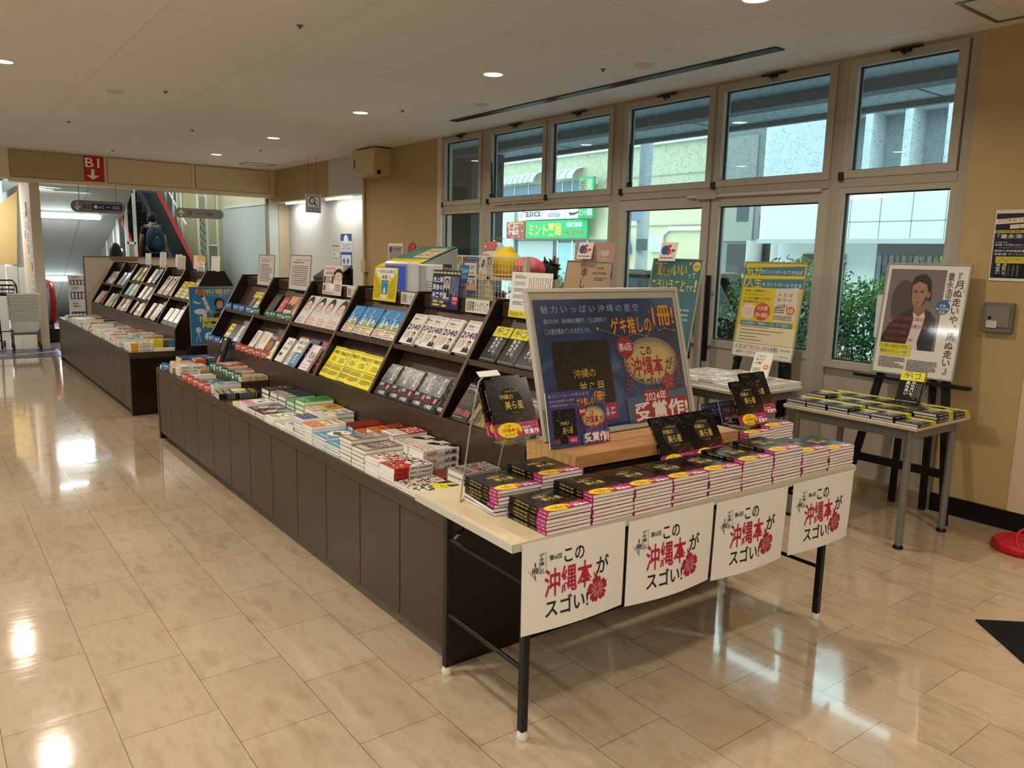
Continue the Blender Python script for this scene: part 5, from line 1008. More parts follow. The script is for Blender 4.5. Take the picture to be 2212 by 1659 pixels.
def award(full=True):
    it = [('R', 0, 0, 1, 1, NAVY)]
    it += [('T', '魅 力 い っ ぱ い 沖 縄 の 星 空', .045, .045, .72, .105, 'aeb6bc'), ('T', '島の人々が、あの時あの場所で、どんな気持ちで', .055, .145, .475, .185, 'c9ced2'), ('T', 'この星を眺めていたのだろうか。', .055, .22, .355, .265, 'c9ced2')]
    it += BOOKART
    it += [('N', [(.40, .235), (.52, .285), (.585, .32), (.665, .285), (.75, .315), (.83, .225), (.855, .27), (.90, .255), (.975, .28)], 'c9a44c', .0016 if full else .0006)]
    it += [('E', a, b_, .005, .0075, 'd8b04c') for a, b_ in [(.585, .32), (.665, .285), (.75, .315), (.83, .225), (.855, .27), (.90, .255), (.975, .28)]]
    it += [('P', [(.40+.013*math.sin(t*math.pi/5)*(1 if t % 2 == 0 else .42), .235-.019*math.cos(t*math.pi/5)*(1 if t % 2 == 0 else .42)) for t in range(10)], 'e0b44c')]
    it += [('T', 'ゲキ推しの', .50, .155, .80, .29, '8c2a3c', .014), ('T', 'ゲキ推しの', .495, .15, .795, .285, 'eda92f', .012), ('T', '1冊!', .82, .07, .985, .24, '8c2a3c', .02), ('T', '1冊!', .815, .065, .98, .235, 'eda92f', .018), ('N', [(.79, .10), (.80, .135)], 'e6c86c', .002), ('N', [(.815, .055), (.825, .11)], 'e6c86c', .002), ('N', [(.85, .04), (.845, .09)], 'e6c86c', .002)]
    it += [('N', [(.52, .335), (.97, .325), (.985, .80), (.53, .80), (.52, .335)], 'a33a50', .0008), ('E', .755, .52, .205, .195, '8f8a72'), ('E', .755, .525, .185, .165, 'b9a87c'), ('E', .755, .53, .155, .135, 'd3bb84')]
    it += [('E', .575, .395, .062, .088, 'a3273c'), ('P', [(.55, .45), (.575, .50), (.61, .45)], 'a3273c'), ('T', '第6回', .53, .36, .62, .425, 'f1ece6', .016)]
    it += [('T', 'この', .685, .40, .765, .47, '15161a', .022), ('T', '沖縄本', .60, .475, .845, .64, 'a8223f', .02), ('T', 'が', .862, .50, .92, .60, '1f3a44', .02), ('T', 'スゴい!', .635, .645, .825, .745, '1f3a44', .02), ('H', .865, .70, .05, 'a8223f', 'd9c294')]
    for s_ in (0, 1):
        for j in range(7):
            cx = (.565 if not s_ else .955)+(.012*math.sin(j*.55))*(1 if not s_ else -1); cy = .52+.035*j-.012*s_
            it += [('P', [(cx, cy+.012), (cx-.006, cy-.004), (cx-.022, cy-.010), (cx-.017, cy+.006)], 'a3344c'), ('P', [(cx, cy+.022), (cx+.006, cy+.006), (cx+.022, cy), (cx+.017, cy+.016)], 'a3344c')]
        it += [('N', [(.565 if not s_ else .955, .50), (.575 if not s_ else .945, .62), (.60 if not s_ else .92, .76)], 'a3344c', .0015 if full else .0005)]
    it += [('P', [(.53, .80), (1, .76), (1, 1), (.53, 1)], '46668c'), ('R', .655, .755, .84, .855, 'a3273c'), ('T', '2024年', .665, .765, .83, .845, 'f4eee8', .014), ('P', [(.57, .87), (.99, .82), (.99, 1), (.57, 1)], 'a32236'), ('T', '受賞作!', .575, .845, .985, .995, 'f4efe9', .03)]
    return it
AW = Vector((1.852, 2.224, .8505)); XA = Vector((.861, -.004, 0)).normalized(); UA = Vector((.0, .158, .568))
UA = (UA-XA*UA.dot(XA)).normalized()
tot_w, tot_h = .861, .594
T = frame(AW+XA*.016+UA*.018, XA, UA)
def inset(it, x0, y0, x1, y1):
    out = []
    fx = lambda v: x0+v*(x1-x0); fy = lambda v: y0+v*(y1-y0); sx_, sy_ = x1-x0, y1-y0
    for i in it:
        k = i[0]; i = list(i)
        if k in 'RLG': i[1], i[2], i[3], i[4] = fx(i[1]), fy(i[2]), fx(i[3]), fy(i[4])
        elif k in 'TV': i[2], i[3], i[4], i[5] = fx(i[2]), fy(i[3]), fx(i[4]), fy(i[5])
        elif k == 'E': i[1], i[2], i[3], i[4] = fx(i[1]), fy(i[2]), i[3]*sx_, i[4]*sy_
        elif k in 'PN': i[1] = [(fx(a), fy(b_)) for a, b_ in i[1]]
        elif k == 'D': i[4], i[5], i[6], i[7] = fx(i[4]), fy(i[5]), fx(i[6]), fy(i[7])
        elif k == 'H': i[1], i[2], i[3] = fx(i[1]), fy(i[2]), i[3]*sx_
        out.append(tuple(i))
    return out
poster('framed_poster', T, .829, .560, inset(award(), .02, .05, .98, .99), 'big landscape navy award poster in silver frame on the oak riser', fw=.016, ft=.02, fcol=M('c9c6bd', .35, .3), paper='c9c4b8')
# small copies of the award sign on the riser
XS = Vector((1, -.016, 0)); US = Vector((-.0, .04, .2))
flyer('sign_board', frame((1.796, 2.122, .8515), XS, (0, .045, .205)), .290, .208, [('R', 0, 0, 1, 1, mat_noise_art('violet_night_print', [(.3, '2a2f5c'), (.6, '474e86'), (.8, '6a70a4')], 4, .3))]+award(False)[1:]+[('R', .58, .70, .9, .99, '4a5088'), ('T', '2024年', .61, .70, .82, .77, 'a3273c', .01), ('T', '受賞作!', .55, .785, .985, .965, 'a3223c', .09), ('T', '受賞作!', .555, .79, .98, .96, 'f4efe9', .03)], 'small navy copy of the award sign at the riser\'s left end', paper='dfdcd6', th=.006)
flyer('sign_board', frame((2.80, 2.22, .701), XS, (0, .05, .20)), .290, .208, [('R', 0, 0, 1, 1, mat_noise_art('violet_night_print', [(.3, '2a2f5c'), (.6, '474e86'), (.8, '6a70a4')], 4, .3))]+award(False)[1:], 'small navy copy of the award sign half hidden behind the leaning books', paper='dfdcd6', th=.006)

# ---------------------------------------------------------------- white paper banners on the table front
def banner(i, u0, label, drop, skew):
    w, h = .420, .297
    b = MB(); nx, ny = 10, 8; pm = WHITEP
    q = random.Random(i*5+3); V = []; F = []
    A, Bc = q.uniform(-.01, .012), q.uniform(.004, .02)
    def surf(x, y): return .003+Bc*math.sin(math.pi*(x/w))*(1-y/h)+A*(1-y/h)**2*(x/w)
    def pt(x, y, z=0): return (x+skew*(1-y/h), y, surf(x, y)+z)
    for zz in (0, -.0006):
        o = len(V)
        V += [pt(w*a/nx, h*c/ny, zz) for c in range(ny+1) for a in range(nx+1)]
        F += [(o+c*(nx+1)+a, o+c*(nx+1)+a+1, o+(c+1)*(nx+1)+a+1, o+(c+1)*(nx+1)+a) for c in range(ny) for a in range(nx)]
    b.add(V, F, pm, True)
    n0 = len(b.v)
    its = [('T', '第6回', .245, .185, .36, .245, '1a1a1c', .016), ('T', 'この', .385, .155, .58, .305, '1a1a1c', .016), ('T', '沖縄本', .20, .33, .66, .64, 'b01c46', .018), ('T', 'が', .70, .33, .83, .53, '1a1a1c', .016), ('T', 'スゴい!', .21, .66, .62, .86, '1a1a1c', .016), ('H', .715, .70, .105, 'a81840', 'e6e2da'), ('V', '1冊!', .085, .22, .15, .42, '1a1a1c', .016), ('V', 'ゲキ推しの', .15, .14, .20, .37, '1a1a1c', .01), ('N', [(.215, .13), (.215, .33)], '1a1a1c', .0012), ('N', [(.055, .30), (.13, .43)], '1a1a1c', .0012)]
    sheet(b, Matrix.Identity(4), w, h, its, .0)
    for k_ in range(n0, len(b.v)):
        x, y, z = b.v[k_]; b.v[k_] = pt(x, y, .0006+z)
    T = Matrix.Translation(tpt(u0, -.004, 0)) @ Matrix.Rotation(R(TROT), 4, 'Z') @ Matrix.Rotation(R(90), 4, 'X')
    o = b.build('paper_banner'); o.matrix_world = Matrix.Translation((0, 0, drop-h)) @ T
    tag(o, label, 'paper sign', 'white paper banners along the folding table\'s front')
banner(0, .030, 'white paper banner with pink hibiscus at the table\'s bare left end', .697, .004); banner(1, .466, 'white paper banner second from the left on the table front', .688, -.002); banner(2, .902, 'white paper banner third from the left on the table front', .681, -.008); banner(3, 1.356, 'white paper banner with pink hibiscus at the table\'s right end', .684, -.004)

# ---------------------------------------------------------------- easels with their posters
B2W, B2H = .525, .710
P0 = Vector((4.915, 3.722, .852)); XK = Vector((0, -1, 0)); UK = Vector((.105, 0, .70))
kib = [('R', 0, 0, 1, 1, 'e6cc1f'), ('P', [(.0, .055), (.98, .025), (.98, .125), (.0, .135)], '3d8096'), ('T', '気分', .02, .03, .29, .135, '3c5a30', .03), ('T', '気分', .02, .03, .29, .135, 'e9d63a', .012), ('T', 'がコントロールできれば', .29, .07, .95, .112, 'eef0e6', .008), ('P', [(.03, .175), (1, .155), (1, .255), (.03, .265)], '3d8096'), ('T', '人生', .05, .16, .32, .262, '3c5a30', .03), ('T', '人生', .05, .16, .32, .262, 'e9d63a', .012), ('T', 'もコントロールできる', .33, .205, .97, .242, 'eef0e6', .008),
       ('T', '仕事も人間関係も', .06, .285, .40, .31, '355a5c', .006), ('T', 'すべてうまくいく', .06, .325, .37, .35, '2c2a20', .008), ('T', 'いつでも上機嫌でいるための', .05, .365, .52, .39, '2c2a20', .006), ('T', '気分管理術が身につく!', .05, .402, .42, .428, '355a5c', .006),
       ('P', [(.57, .27), (.93, .245), (.96, .60), (.60, .61)], 'dfd5c6'), ('P', [(.93, .245), (.965, .26), (.985, .59), (.96, .60)], 'c9bdab'), ('T', '人 生 は', .62, .305, .86, .345, '2a2622'), ('T', '気 分 が', .62, .36, .86, .40, '2a2622'), ('T', '10割', .64, .42, .80, .465, '2a2622'), ('E', .86, .485, .07, .047, 'd27a2c'), ('T', '10', .82, .465, .90, .505, 'f6e6cc', .02), ('L', .60, .45, .76, .52, 3, '4a443c'), ('L', .60, .54, .9, .59, 3, '6a645a'),
       ('E', .165, .52, .12, .085, 'e9ddd0'), ('G', .08, .48, .25, .56, 5, 3, 'd9b9a8', 3), ('E', .40, .515, .135, .092, 'c9542c'), ('T', '大反響', .31, .455, .49, .50, 'f2e2d4', .014), ('T', '続々重版!', .30, .525, .51, .575, 'f2e2d4', .016),
       ('R', .06, .62, .93, .665, '3d8096'), ('T', '106の習慣で「最高の一日」が一生続く!', .08, .628, .91, .658, 'e9ece6', .004), ('R', .03, .67, .99, .855, 'e6d9b4'), ('L', .08, .675, .55, .69, 1, '4c463a'), ('L', .08, .71, .8, .725, 1, '4c463a'), ('L', .08, .745, .78, .76, 1, '4c463a'), ('L', .08, .78, .5, .795, 1, '4c463a'), ('L', .08, .815, .62, .83, 1, '4c463a'),
       ('R', 0, .86, 1, 1, 'e9e2d6'), ('T', '人生は', .03, .875, .24, .925, '2a2622', .004), ('T', '「気分」', .25, .875, .50, .925, 'c9542c', .002), ('T', 'が10割', .52, .875, .76, .925, '2a2622', .004), ('T', '最高の一日が一生続く106の習慣', .07, .94, .72, .97, '2a2622', .002), ('G', .80, .885, .97, .91, 7, 1, '4a443c', 4), ('G', .80, .955, .95, .972, 6, 1, '4a443c', 5)]
poster('easel_poster', frame(P0+XK*.008, XK, UK), B2W-.016, B2H-.012, kib, 'yellow and teal poster in silver frame on the easel by the doors', fw=.009)
easel(P0+XK*(B2W/2), XK, .15, 'black easel behind the white paperbacks, holding the yellow poster', 1.42, .852, ledge=False)
XM = Vector((0, -1, 0)); UM = Vector((.09, 0, .703))
P1 = Vector((4.93, 2.613, .872)); MW, MH = .492, .687
FOTO = mat_noise_art('portrait_backdrop_print', [(.3, '6a605f'), (.6, '7c706f'), (.8, '877b79')], 2, .3)
moonp = [('R', .04, .04, .74, .77, FOTO), ('E', .25, .35, .15, .21, '4a403d'), ('P', [(.04, .77), (.05, .66), (.12, .55), (.24, .46), (.36, .40), (.46, .38), (.60, .41), (.69, .48), (.72, .60), (.70, .77)], '1b1a1d'), ('P', [(.36, .77), (.40, .62), (.42, .50), (.40, .42), (.47, .44), (.54, .42), (.56, .46), (.54, .58), (.51, .70), (.53, .77)], 'd9cdc6'), ('P', [(.40, .43), (.41, .34), (.54, .34), (.55, .42), (.475, .47)], '8f6a55'),
         ('E', .455, .205, .130, .125, '1a1516'), ('P', [(.55, .18), (.60, .26), (.595, .33), (.54, .31)], '1a1516'), ('P', [(.345, .21), (.36, .155), (.44, .14), (.53, .17), (.545, .26), (.525, .33), (.47, .385), (.41, .385), (.365, .33)], 'a67d64'), ('E', .56, .27, .022, .03, '9a705a'), ('P', [(.34, .19), (.36, .11), (.47, .085), (.56, .13), (.575, .22), (.545, .24), (.52, .175), (.42, .15)], '171213'),
         ('E', .395, .245, .022, .007, '2a1d18'), ('E', .475, .245, .024, .007, '2a1d18'), ('P', [(.365, .226), (.42, .229), (.42, .235), (.365, .231)], '2a1d18'), ('P', [(.45, .229), (.51, .223), (.51, .229), (.45, .235)], '2a1d18'), ('P', [(.42, .25), (.445, .25), (.45, .30), (.41, .30)], '97705a'), ('E', .43, .338, .033, .008, '8a5448'), ('E', .43, .365, .03, .006, '7a5a48'), ('P', [(.54, .27), (.53, .34), (.48, .385), (.50, .35), (.525, .29)], '3a2a24'),
         ('T', '沖縄から衝撃の誕生!', .10, .475, .56, .51, 'a8323c', .003), ('T', '圧倒的才能の若者が描いた、', .10, .54, .70, .578, 'a8323c', .003), ('T', '沖縄の物語。', .10, .605, .38, .64, 'a8323c', .003), ('T', '琉球大学在学中!', .10, .67, .46, .705, 'a8323c', .003), ('R', .05, .725, .45, .835, 'e0d42c'), ('T', '21歳の現役大学生、', .07, .735, .43, .772, '2a2a1c', .004), ('T', '衝撃のデビュー作!', .06, .785, .41, .82, '2a2a1c', .004),
         ('V', '『月ぬ走いや、馬ぬ走い』', .855, .05, .955, .97, '1b1b1c', .004), ('V', '豊永浩平', .76, .06, .84, .34, '1b1b1c', -.002), ('E', .755, .37, .085, .063, '2b6296'), ('T', '群像', .72, .345, .79, .368, 'dfe8f0', .008), ('T', '新人文学賞', .68, .374, .83, .398, 'dfe8f0', .006), ('T', '受賞', .72, .405, .79, .427, 'dfe8f0', .006),
         ('L', .06, .85, .40, .955, 7, '6a6460'), ('L', .43, .86, .80, .985, 8, '6a6460'), ('V', 'ちち', .965, .19, .985, .24, '5a5654'), ('V', 'んま', .965, .625, .985, .68, '5a5654')]
poster('easel_poster', frame(P1, XM, UM), MW, MH, moonp, 'white poster with a portrait of a young man on the right easel', fw=.011)
easel(P1+XM*(MW/2), XM, .128, 'black easel behind the black and yellow novels, holding the portrait poster', 1.36, .861)

# ---------------------------------------------------------------- signs above the near island (facing the aisle)
def aisle(name, x, y0, z0, w, h, items, label, lean_=.10, cat='sign', paper='ebe6df', framed=False, group=None):
    T = frame((x, y0, z0), (0, -1, 0), (lean_, 0, 1))
    if framed: return poster(name, T, w, h, items, label, cat, .006, .008, ALU, paper, True, group)
    return flyer(name, T, w, h, items, label, cat, paper, .0015, group)
lst = lambda s: [('G', .22, .10, .62, .14, 6, 1, '6a6478', s), ('G', .70, .09, .92, .15, 3, 1, 'c9808a', s+1), ('G', .12, .17, .7, .225, 6, 1, '3c3a52', s+2)]+[('R', .10, .29+.062*i, .15, .315+.062*i, '5a5562') for i in range(10)]+[('L', .2, .285+.062*i, .9, .325+.062*i, 1, ['8a5a64', '5c5866'][i % 2]) for i in range(10)]
aisle('list_board', 2.235, 6.432, 1.272, .345, .235, lst(3), 'white ranking list in silver frame above the far bay', framed=True, group='ranking lists above the near island')
aisle('list_board', 2.235, 5.75, 1.268, .375, .246, lst(5), 'wider white ranking list in silver frame above the second bay', framed=True, group='ranking lists above the near island')
aisle('flyer_sign', 2.235, 5.14, 1.258, .30, .20, face(.80, .36, .8, 'd9c4bc')+[('G', .04, .06, .62, .16, 8, 1, 'b98a84', 3), ('G', .12, .2, .6, .32, 5, 1, '6a5a58', 4), ('R', .03, .38, .14, .62, '4a4446'), ('R', .46, .36, .56, .62, '4a4446'), ('L', .18, .38, .44, .6, 4, '6a6462'), ('R', .05, .68, .15, .86, '5c5658'), ('E', .5, .72, .13, .11, 'f2eeea'), ('L', .05, .9, .8, .98, 2, 'b98a84'), ('G', .66, .62, .95, .85, 4, 3, '8a7c7a', 6)], 'pale pink flyer with a woman\'s face above the third bay', paper='e4d3cc')
PK = [('R', 0, 0, 1, 1, 'dcdccb'), ('T', '話題書', .05, .12, .38, .88, '22221f', .01), ('T', 'ピックアップ', .41, .15, .96, .85, '22221f', .004)]
for y0, w_, l in [(4.765, .15, 'third'), (4.045, .17, 'fourth'), (3.367, .21, 'fifth')]:
    aisle('shelf_placard', 2.243, y0, 1.258, w_, .068, PK, 'small white shelf placard at the near end of the %s bay top' % l, .05, group='shelf placards on the near island')
aisle('flyer_sign', 2.235, 4.385, 1.262, .29, .20, [('R', 0, 0, 1, 1, 'e4cf1e'), ('P', [(.08, .02), (.92, .02), (.92, .16), (.84, .16), (.84, .28), (.7, .28), (.7, .38), (.28, .38), (.28, .28), (.14, .28), (.14, .16), (.08, .16)], 'f0ede6'), ('T', '一生分のお金の', .12, .06, .88, .18, '1c1b18', .014), ('T', '知識', .34, .22, .60, .36, '1c1b18', .02), ('G', .64, .22, .7, .36, 1, 3, 'b93c2c', 3), ('R', .34, .38, .64, .44, '2b83bd'), ('R', .35, .45, .63, .80, '2b86c8'), ('P', [(.35, .8), (.35, .72), (.63, .7), (.63, .8)], '7a9a3c'), ('P', [(.45, .76), (.46, .62), (.5, .58), (.53, .76)], 'eef0f2'), ('R', .35, .81, .63, .94, 'e6dcc6')]+[('G', .04+.06*i, .22+.07*i, .08+.06*i, .92, 1, 14-i, '57500f', i) for i in range(5)]+[('G', .67+.06*i, .48-.07*i, .71+.06*i, .92, 1, 10+i, '57500f', i+9) for i in range(5)], 'bright yellow money flyer above the fourth bay', paper='eeeae2')
aisle('flyer_sign', 2.235, 3.70, 1.262, .275, .203, [('R', 0, 0, 1, 1, '1f2f66')]+[('E', .06+.125*i, .07, .055, .028, 'd8c23c') for i in range(8)]+[('R', .42, .16, .66, .75, 'b9b9bd')]+[('E', .54, .31, .085, .10, '2a211e'), ('E', .54, .335, .07, .09, 'b98f78'), ('P', [(.42, .70), (.45, .5), (.52, .44), (.57, .44), (.64, .5), (.66, .70)], '1b1b22'), ('P', [(.525, .44), (.545, .56), (.565, .44)], 'e6e4e2'), ('T', '池上彰', .03, .18, .41, .33, 'f2f0ec', .014), ('T', '渾身の', .03, .38, .40, .53, 'f2f0ec', .014), ('T', '未来予測', .03, .58, .55, .73, 'f2f0ec', .014), ('N', [(.03, .76), (.66, .79)], 'cfd3de', .0016), ('E', .86, .76, .115, .15, 'a8232c'), ('T', '320', .78, .68, .94, .76, 'f2f0ec', .014), ('G', .79, .79, .93, .85, 4, 1, 'f2e2dc', 4), ('E', .17, .83, .11, .03, 'd8c23c'), ('E', .40, .84, .09, .03, 'd8c23c'), ('E', .2, .92, .16, .03, 'd8c23c'), ('E', .5, .93, .1, .03, 'd8c23c')]+[('G', .70+.055*i, .16, .74+.055*i, .60+.03*(i % 3), 1, 12, 'd9dce6', i) for i in range(5)], 'navy blue flyer with a portrait above the fifth bay', paper='1f2f66')
aisle('flyer_sign', 2.235, 2.987, 1.262, .30, .212, [('R', 0, 0, 1, 1, 'e9e6df')]+[('L', .08, .06+.145*i, .36, .145+.145*i, 3, ['55575c', '3f7fae', '55575c', '3f7fae', '55575c'][i]) for i in range(5)]+[('G', .44+.055*i, .10, .475+.055*i, .72-.03*(i % 4), 1, 14, ['6a6664', 'b9606a', '6a6664', 'b9606a', '3a3836'][i % 5], i) for i in range(10)]+[('R', 0, .85, 1, 1, 'e6d624'), ('T', '「月ぬ走いや、馬ぬ走い」', .03, .875, .72, .975, '26241a', .004), ('G', .75, .88, .97, .97, 5, 1, '26241a', 4)], 'white text flyer with yellow foot above the nearest bay', paper='e9e6df')
for (y0, z0, col, lab) in [(3.73, 1.445, '26241c', 'small black and yellow card behind the navy flyer'), (3.56, 1.445, '2a6ea3', 'small blue card behind the navy flyer')]:
    T = frame((2.31, y0, z0-.12), (0, -1, 0), (.15, 0, 1)); flyer('price_card', T, .09, .17, [('R', 0, 0, 1, .55, col), ('G', .1, .08, .9, .45, 4, 2, 'e0c84c' if col == '26241c' else 'cfe0ea', 4), ('G', .1, .65, .9, .75, 4, 1, 'b9463a', 7)], lab, 'card', group='small cards behind the navy flyer')
# cards above the far island
def card2(y0, z0, w, h, items, lab, paper='e6e4de', x=2.27): flyer('shelf_sign', frame((x, y0, z0), (0, -1, 0), (.08, 0, 1)), w, h, items, lab, 'sign', paper, group='signs above the far island')
for y0, w_, l in [(10.72, .30, 'blank white card above the far island, farthest'), (9.99, .20, 'blank white card left of the far island\'s blue text sign'), (9.29, .28, 'blank white card left of the pinkish sign'), (8.575, .30, 'blank white card left of the yellow curled sign'), (7.96, .27, 'blank white card above the near end of the far island')]: card2(y0, 1.335, w_, .145, [], l, 'e9e8e4', 2.31)
card2(9.82, 1.30, .28, .2, [('G', .2+.22*i, .06, .38+.22*i, .94, 1, 7, '3a3f66', i) for i in range(3)], 'white sign with blue vertical text above the far island')
card2(9.05, 1.27, .30, .2, [('G', .05+.18*i, .08, .18+.18*i, .9, 1, 8, '6a5654', i) for i in range(5)], 'pinkish text sign above the far island', 'e0cfc9')
card2(8.31, 1.265, .26, .215, [('R', 0, 0, 1, .3, 'd8c03a'), ('E', .5, .38, .3, .14, 'e9e4dc'), ('G', .25, .32, .75, .45, 2, 1, 'b9463a', 3), ('G', .15, .5, .85, .75, 3, 2, '2c3f7a', 5), ('R', 0, .82, 1, 1, 'd8c03a'), ('G', .2, .85, .8, .97, 3, 1, '2a2418', 6)], 'yellow curled sign with blue letters above the far island')
# partition behind the far island
t = thing('partition_board', 'low beige partition behind the far end of the far island', 'partition', (2.5, 12.32, 0))
b = MB(t.location); b.box(1.87, 12.30, .05, 3.1, 12.325, 1.40, M('c3b7a2', .6)); b.build('panel', t)
b = MB(t.location)
for q in ((1.855, 0, 1.87, 1.415), (3.1, 0, 3.115, 1.415)): b.box(q[0], 12.295, q[1], q[2], 12.33, q[3], ALUD)
b.box(1.87, 12.295, 1.40, 3.1, 12.33, 1.415, ALUD); b.build('frame', t)
b = MB(t.location); b.prism([(2.19, 12.297, 1.395), (2.55, 12.297, 1.395), (2.55, 12.297, 1.35), (2.22, 12.297, 1.35)], (0, .003, 0), M('8a6a42', .6)); b.build('tape_strip', t)
# blue event poster at the end of the far island
ev = [('R', 0, 0, 1, 1, '2f7fb4'), ('T', '明和電機', .14, .03, .98, .12, 'e6c02c', .014), ('G', .34, .125, .82, .165, 11, 1, '9cc4d8', 3), ('P', [(.22, .08), (.28, .06), (.45, .38), (.38, .42)], 'e6d9c0'), ('E', .24, .09, .08, .06, 'c9602c'), ('E', .28, .155, .03, .022, '33302e'), ('E', .32, .24, .02, .015, 'a08a6a'), ('E', .36, .31, .02, .015, 'a08a6a'),
      ('P', [(.06, .22), (.2, .27), (.26, .25), (.2, .29), (.1, .27)], 'd9dfe2'), ('E', .67, .27, .12, .085, '1d1a1b'), ('E', .67, .30, .075, .07, 'c9977a'), ('P', [(.58, .38), (.76, .38), (.86, .62), (.46, .66)], '26282c'), ('E', .22, .42, .14, .05, 'd9dfe2'), ('R', .27, .42, .36, .6, 'd9dfe2'), ('T', 'ナンセンス', .18, .40, .75, .455, 'd8d23c', .012), ('T', 'Nonsen', .20, .50, .80, .60, 'e6c81f', .05), ('T', 'Nira', .26, .61, .62, .71, 'e6c81f', .05), ('E', .40, .86, .10, .075, 'e4e6e6'), ('E', .44, .865, .012, .012, '33302e'), ('E', .16, .74, .06, .05, 'cfd3d2'), ('N', [(.16, .78), (.10, .95)], 'cfd3d2', .006), ('N', [(.16, .78), (.20, .95)], 'cfd3d2', .006), ('E', .24, .97, .05, .03, 'c23c2c')]
poster('event_poster', frame((2.015, 7.62, .655), (1, 0, 0), (0, .03, 1)), .40, .535, ev, 'blue poster with yellow lettering between the two islands', 'poster', .008, .012, ALU)
b = MB((2.2, 7.65, 0)); b.box(2.0, 7.60, .0, 2.44, 7.77, .645, BROWN_D); tag(b.build('poster_plinth'), 'dark plinth under the blue poster between the islands', 'plinth')
# signs of the displays beyond the near island
def nsign(x, y0, z0, w, h, items, label, lean_, framed, paper, yawd=0):
    xv = Vector((math.sin(R(yawd)), -math.cos(R(yawd)), 0)); bk = Vector((math.cos(R(yawd)), math.sin(R(yawd)), 0))
    T = frame((x, y0, z0), xv, bk*lean_+Vector((0, 0, 1)))
    return poster('counter_sign', T, w, h, items, label, 'sign', .008, .01, ALU, paper) if framed else flyer('counter_sign', T, w, h, items, label, 'sign', paper)
b = MB((3.95, 4.1, 0)); b.box(3.75, 3.66, 0, 4.10, 4.75, .78, BROWN_D); b.box(3.73, 3.64, .78, 4.12, 4.77, .81, BROWN); tag(b.build('low_counter'), 'dark low counter behind the near island, mostly hidden', 'counter')
nsign(3.90, 4.62, .83, .47, .70, [('V', '申し訳ありません', .36, .06, .50, .98, '2a2320', .006), ('G', .72, .05, .86, .08, 3, 1, '4a4038', 3), ('G', .62, .10, .95, .13, 6, 1, '4a4038', 4), ('L', .68, .16, .95, .2, 2, '6a5e54')], 'beige framed sign with black vertical handwriting before the windows', .18, True, 'c9ad8c')
nsign(4.03, 4.56, 1.40, .43, .265, [('G', .12, .25, .85, .5, 4, 1, 'dcc4c0', 3), ('E', .82, .3, .06, .08, 'dfccc8'), ('E', .72, .3, .06, .08, 'dfccc8')], 'pink board rising behind the beige sign', .02, False, 'c9a29c')
for x, y0, z0, l, lw in [(4.0, 4.50, 1.54, 'small points card clipped above the beige sign', .16), (3.98, 3.655, 1.54, 'small points card clipped above the teal sign', .145)]:
    nsign(x, y0, z0, lw, .125, [('E', .3, .42, .22, .26, '2a5a94'), ('T', '5', .42, .14, .66, .68, 'b8232c', .05), ('G', .68, .3, .94, .66, 1, 1, 'b8232c', 3), ('L', .1, .78, .9, .9, 1, '5a5250')], l, .22, False, 'e4dcd4')
nsign(3.90, 3.73, .86, .42, .70, [('R', 0, 0, 1, 1, '3d7a84')]+[('T', '“', .05, .02, .10, .05, 'e2c832', .02), ('T', '頭', .11, .03, .30, .16, 'e2c832', .02), ('T', 'が', .31, .07, .43, .16, 'e2c832', .014), ('T', 'いい', .44, .05, .72, .15, 'e2c832', .03), ('T', '”', .74, .02, .79, .05, 'e2c832', .02), ('T', 'って', .75, .12, .90, .165, 'e6e8e2', .008), ('E', .90, .06, .075, .045, 'e2c832'), ('T', '話題', .86, .045, .94, .075, '2f5a62', .01), ('T', 'こういうこと', .03, .19, .73, .30, 'e2c832', .03), ('T', 'です', .75, .235, .89, .29, 'e6e8e2', .008), ('T', '!', .91, .18, .96, .295, 'e2c832', .03), ('L', .2, .34, .8, .37, 1, 'c9d6d4'), ('L', .1, .45, .9, .8, 8, '9cc0c4')], 'teal framed sign with yellow letters in front of the double doors', .18, True, '3d7a84')
# ---------------------------------------------------------------- search terminal and its neighbours
t = thing('search_terminal', 'white search terminal with blue screen behind the near island', 'kiosk', (3.7, 6.4, 0))
b = MB(t.location); wp = M('d5d8d8', .3); b.box(3.60, 6.22, 0, 3.95, 6.80, 1.02, M('b9b6ae', .5)); b.build('cabinet', t)
b = MB(t.location); b.box(3.60, 6.34, 1.02, 3.72, 6.82, 1.475, wp, .02); b.box(3.72, 6.22, 1.02, 3.90, 6.80, 1.455, M('cfd2d4', .35), .012); b.build('housing', t)
b = MB(t.location); b.box(3.592, 6.40, 1.10, 3.602, 6.78, 1.435, E('3a4fae', .55)); b.build('screen', t)
b = MB(t.location)
for i in range(4): b.box(3.715, 6.218, 1.22+.025*i, 3.83, 6.222, 1.228+.025*i, M('9a9c9c', .4)); b.box(3.85, 6.216, 1.215+.03*i, 3.86, 6.221, 1.225+.03*i, E('8fb4ff', 1.2))
b.build('vent_slots', t)
t = thing('brochure_stand', 'slanted brochure stand with yellow and green front on the yellow wall', 'display stand', (4.7, 7.9, 0))
for y_ in (7.60, 8.40): b = MB(t.location); b.prism([(4.35, y_, 1.40), (4.95, y_, 1.64), (4.95, y_, 1.15), (4.5, y_, 1.15)], (0, .02, 0), M('aeaaa2', .5)); b.build('side_panel', t)
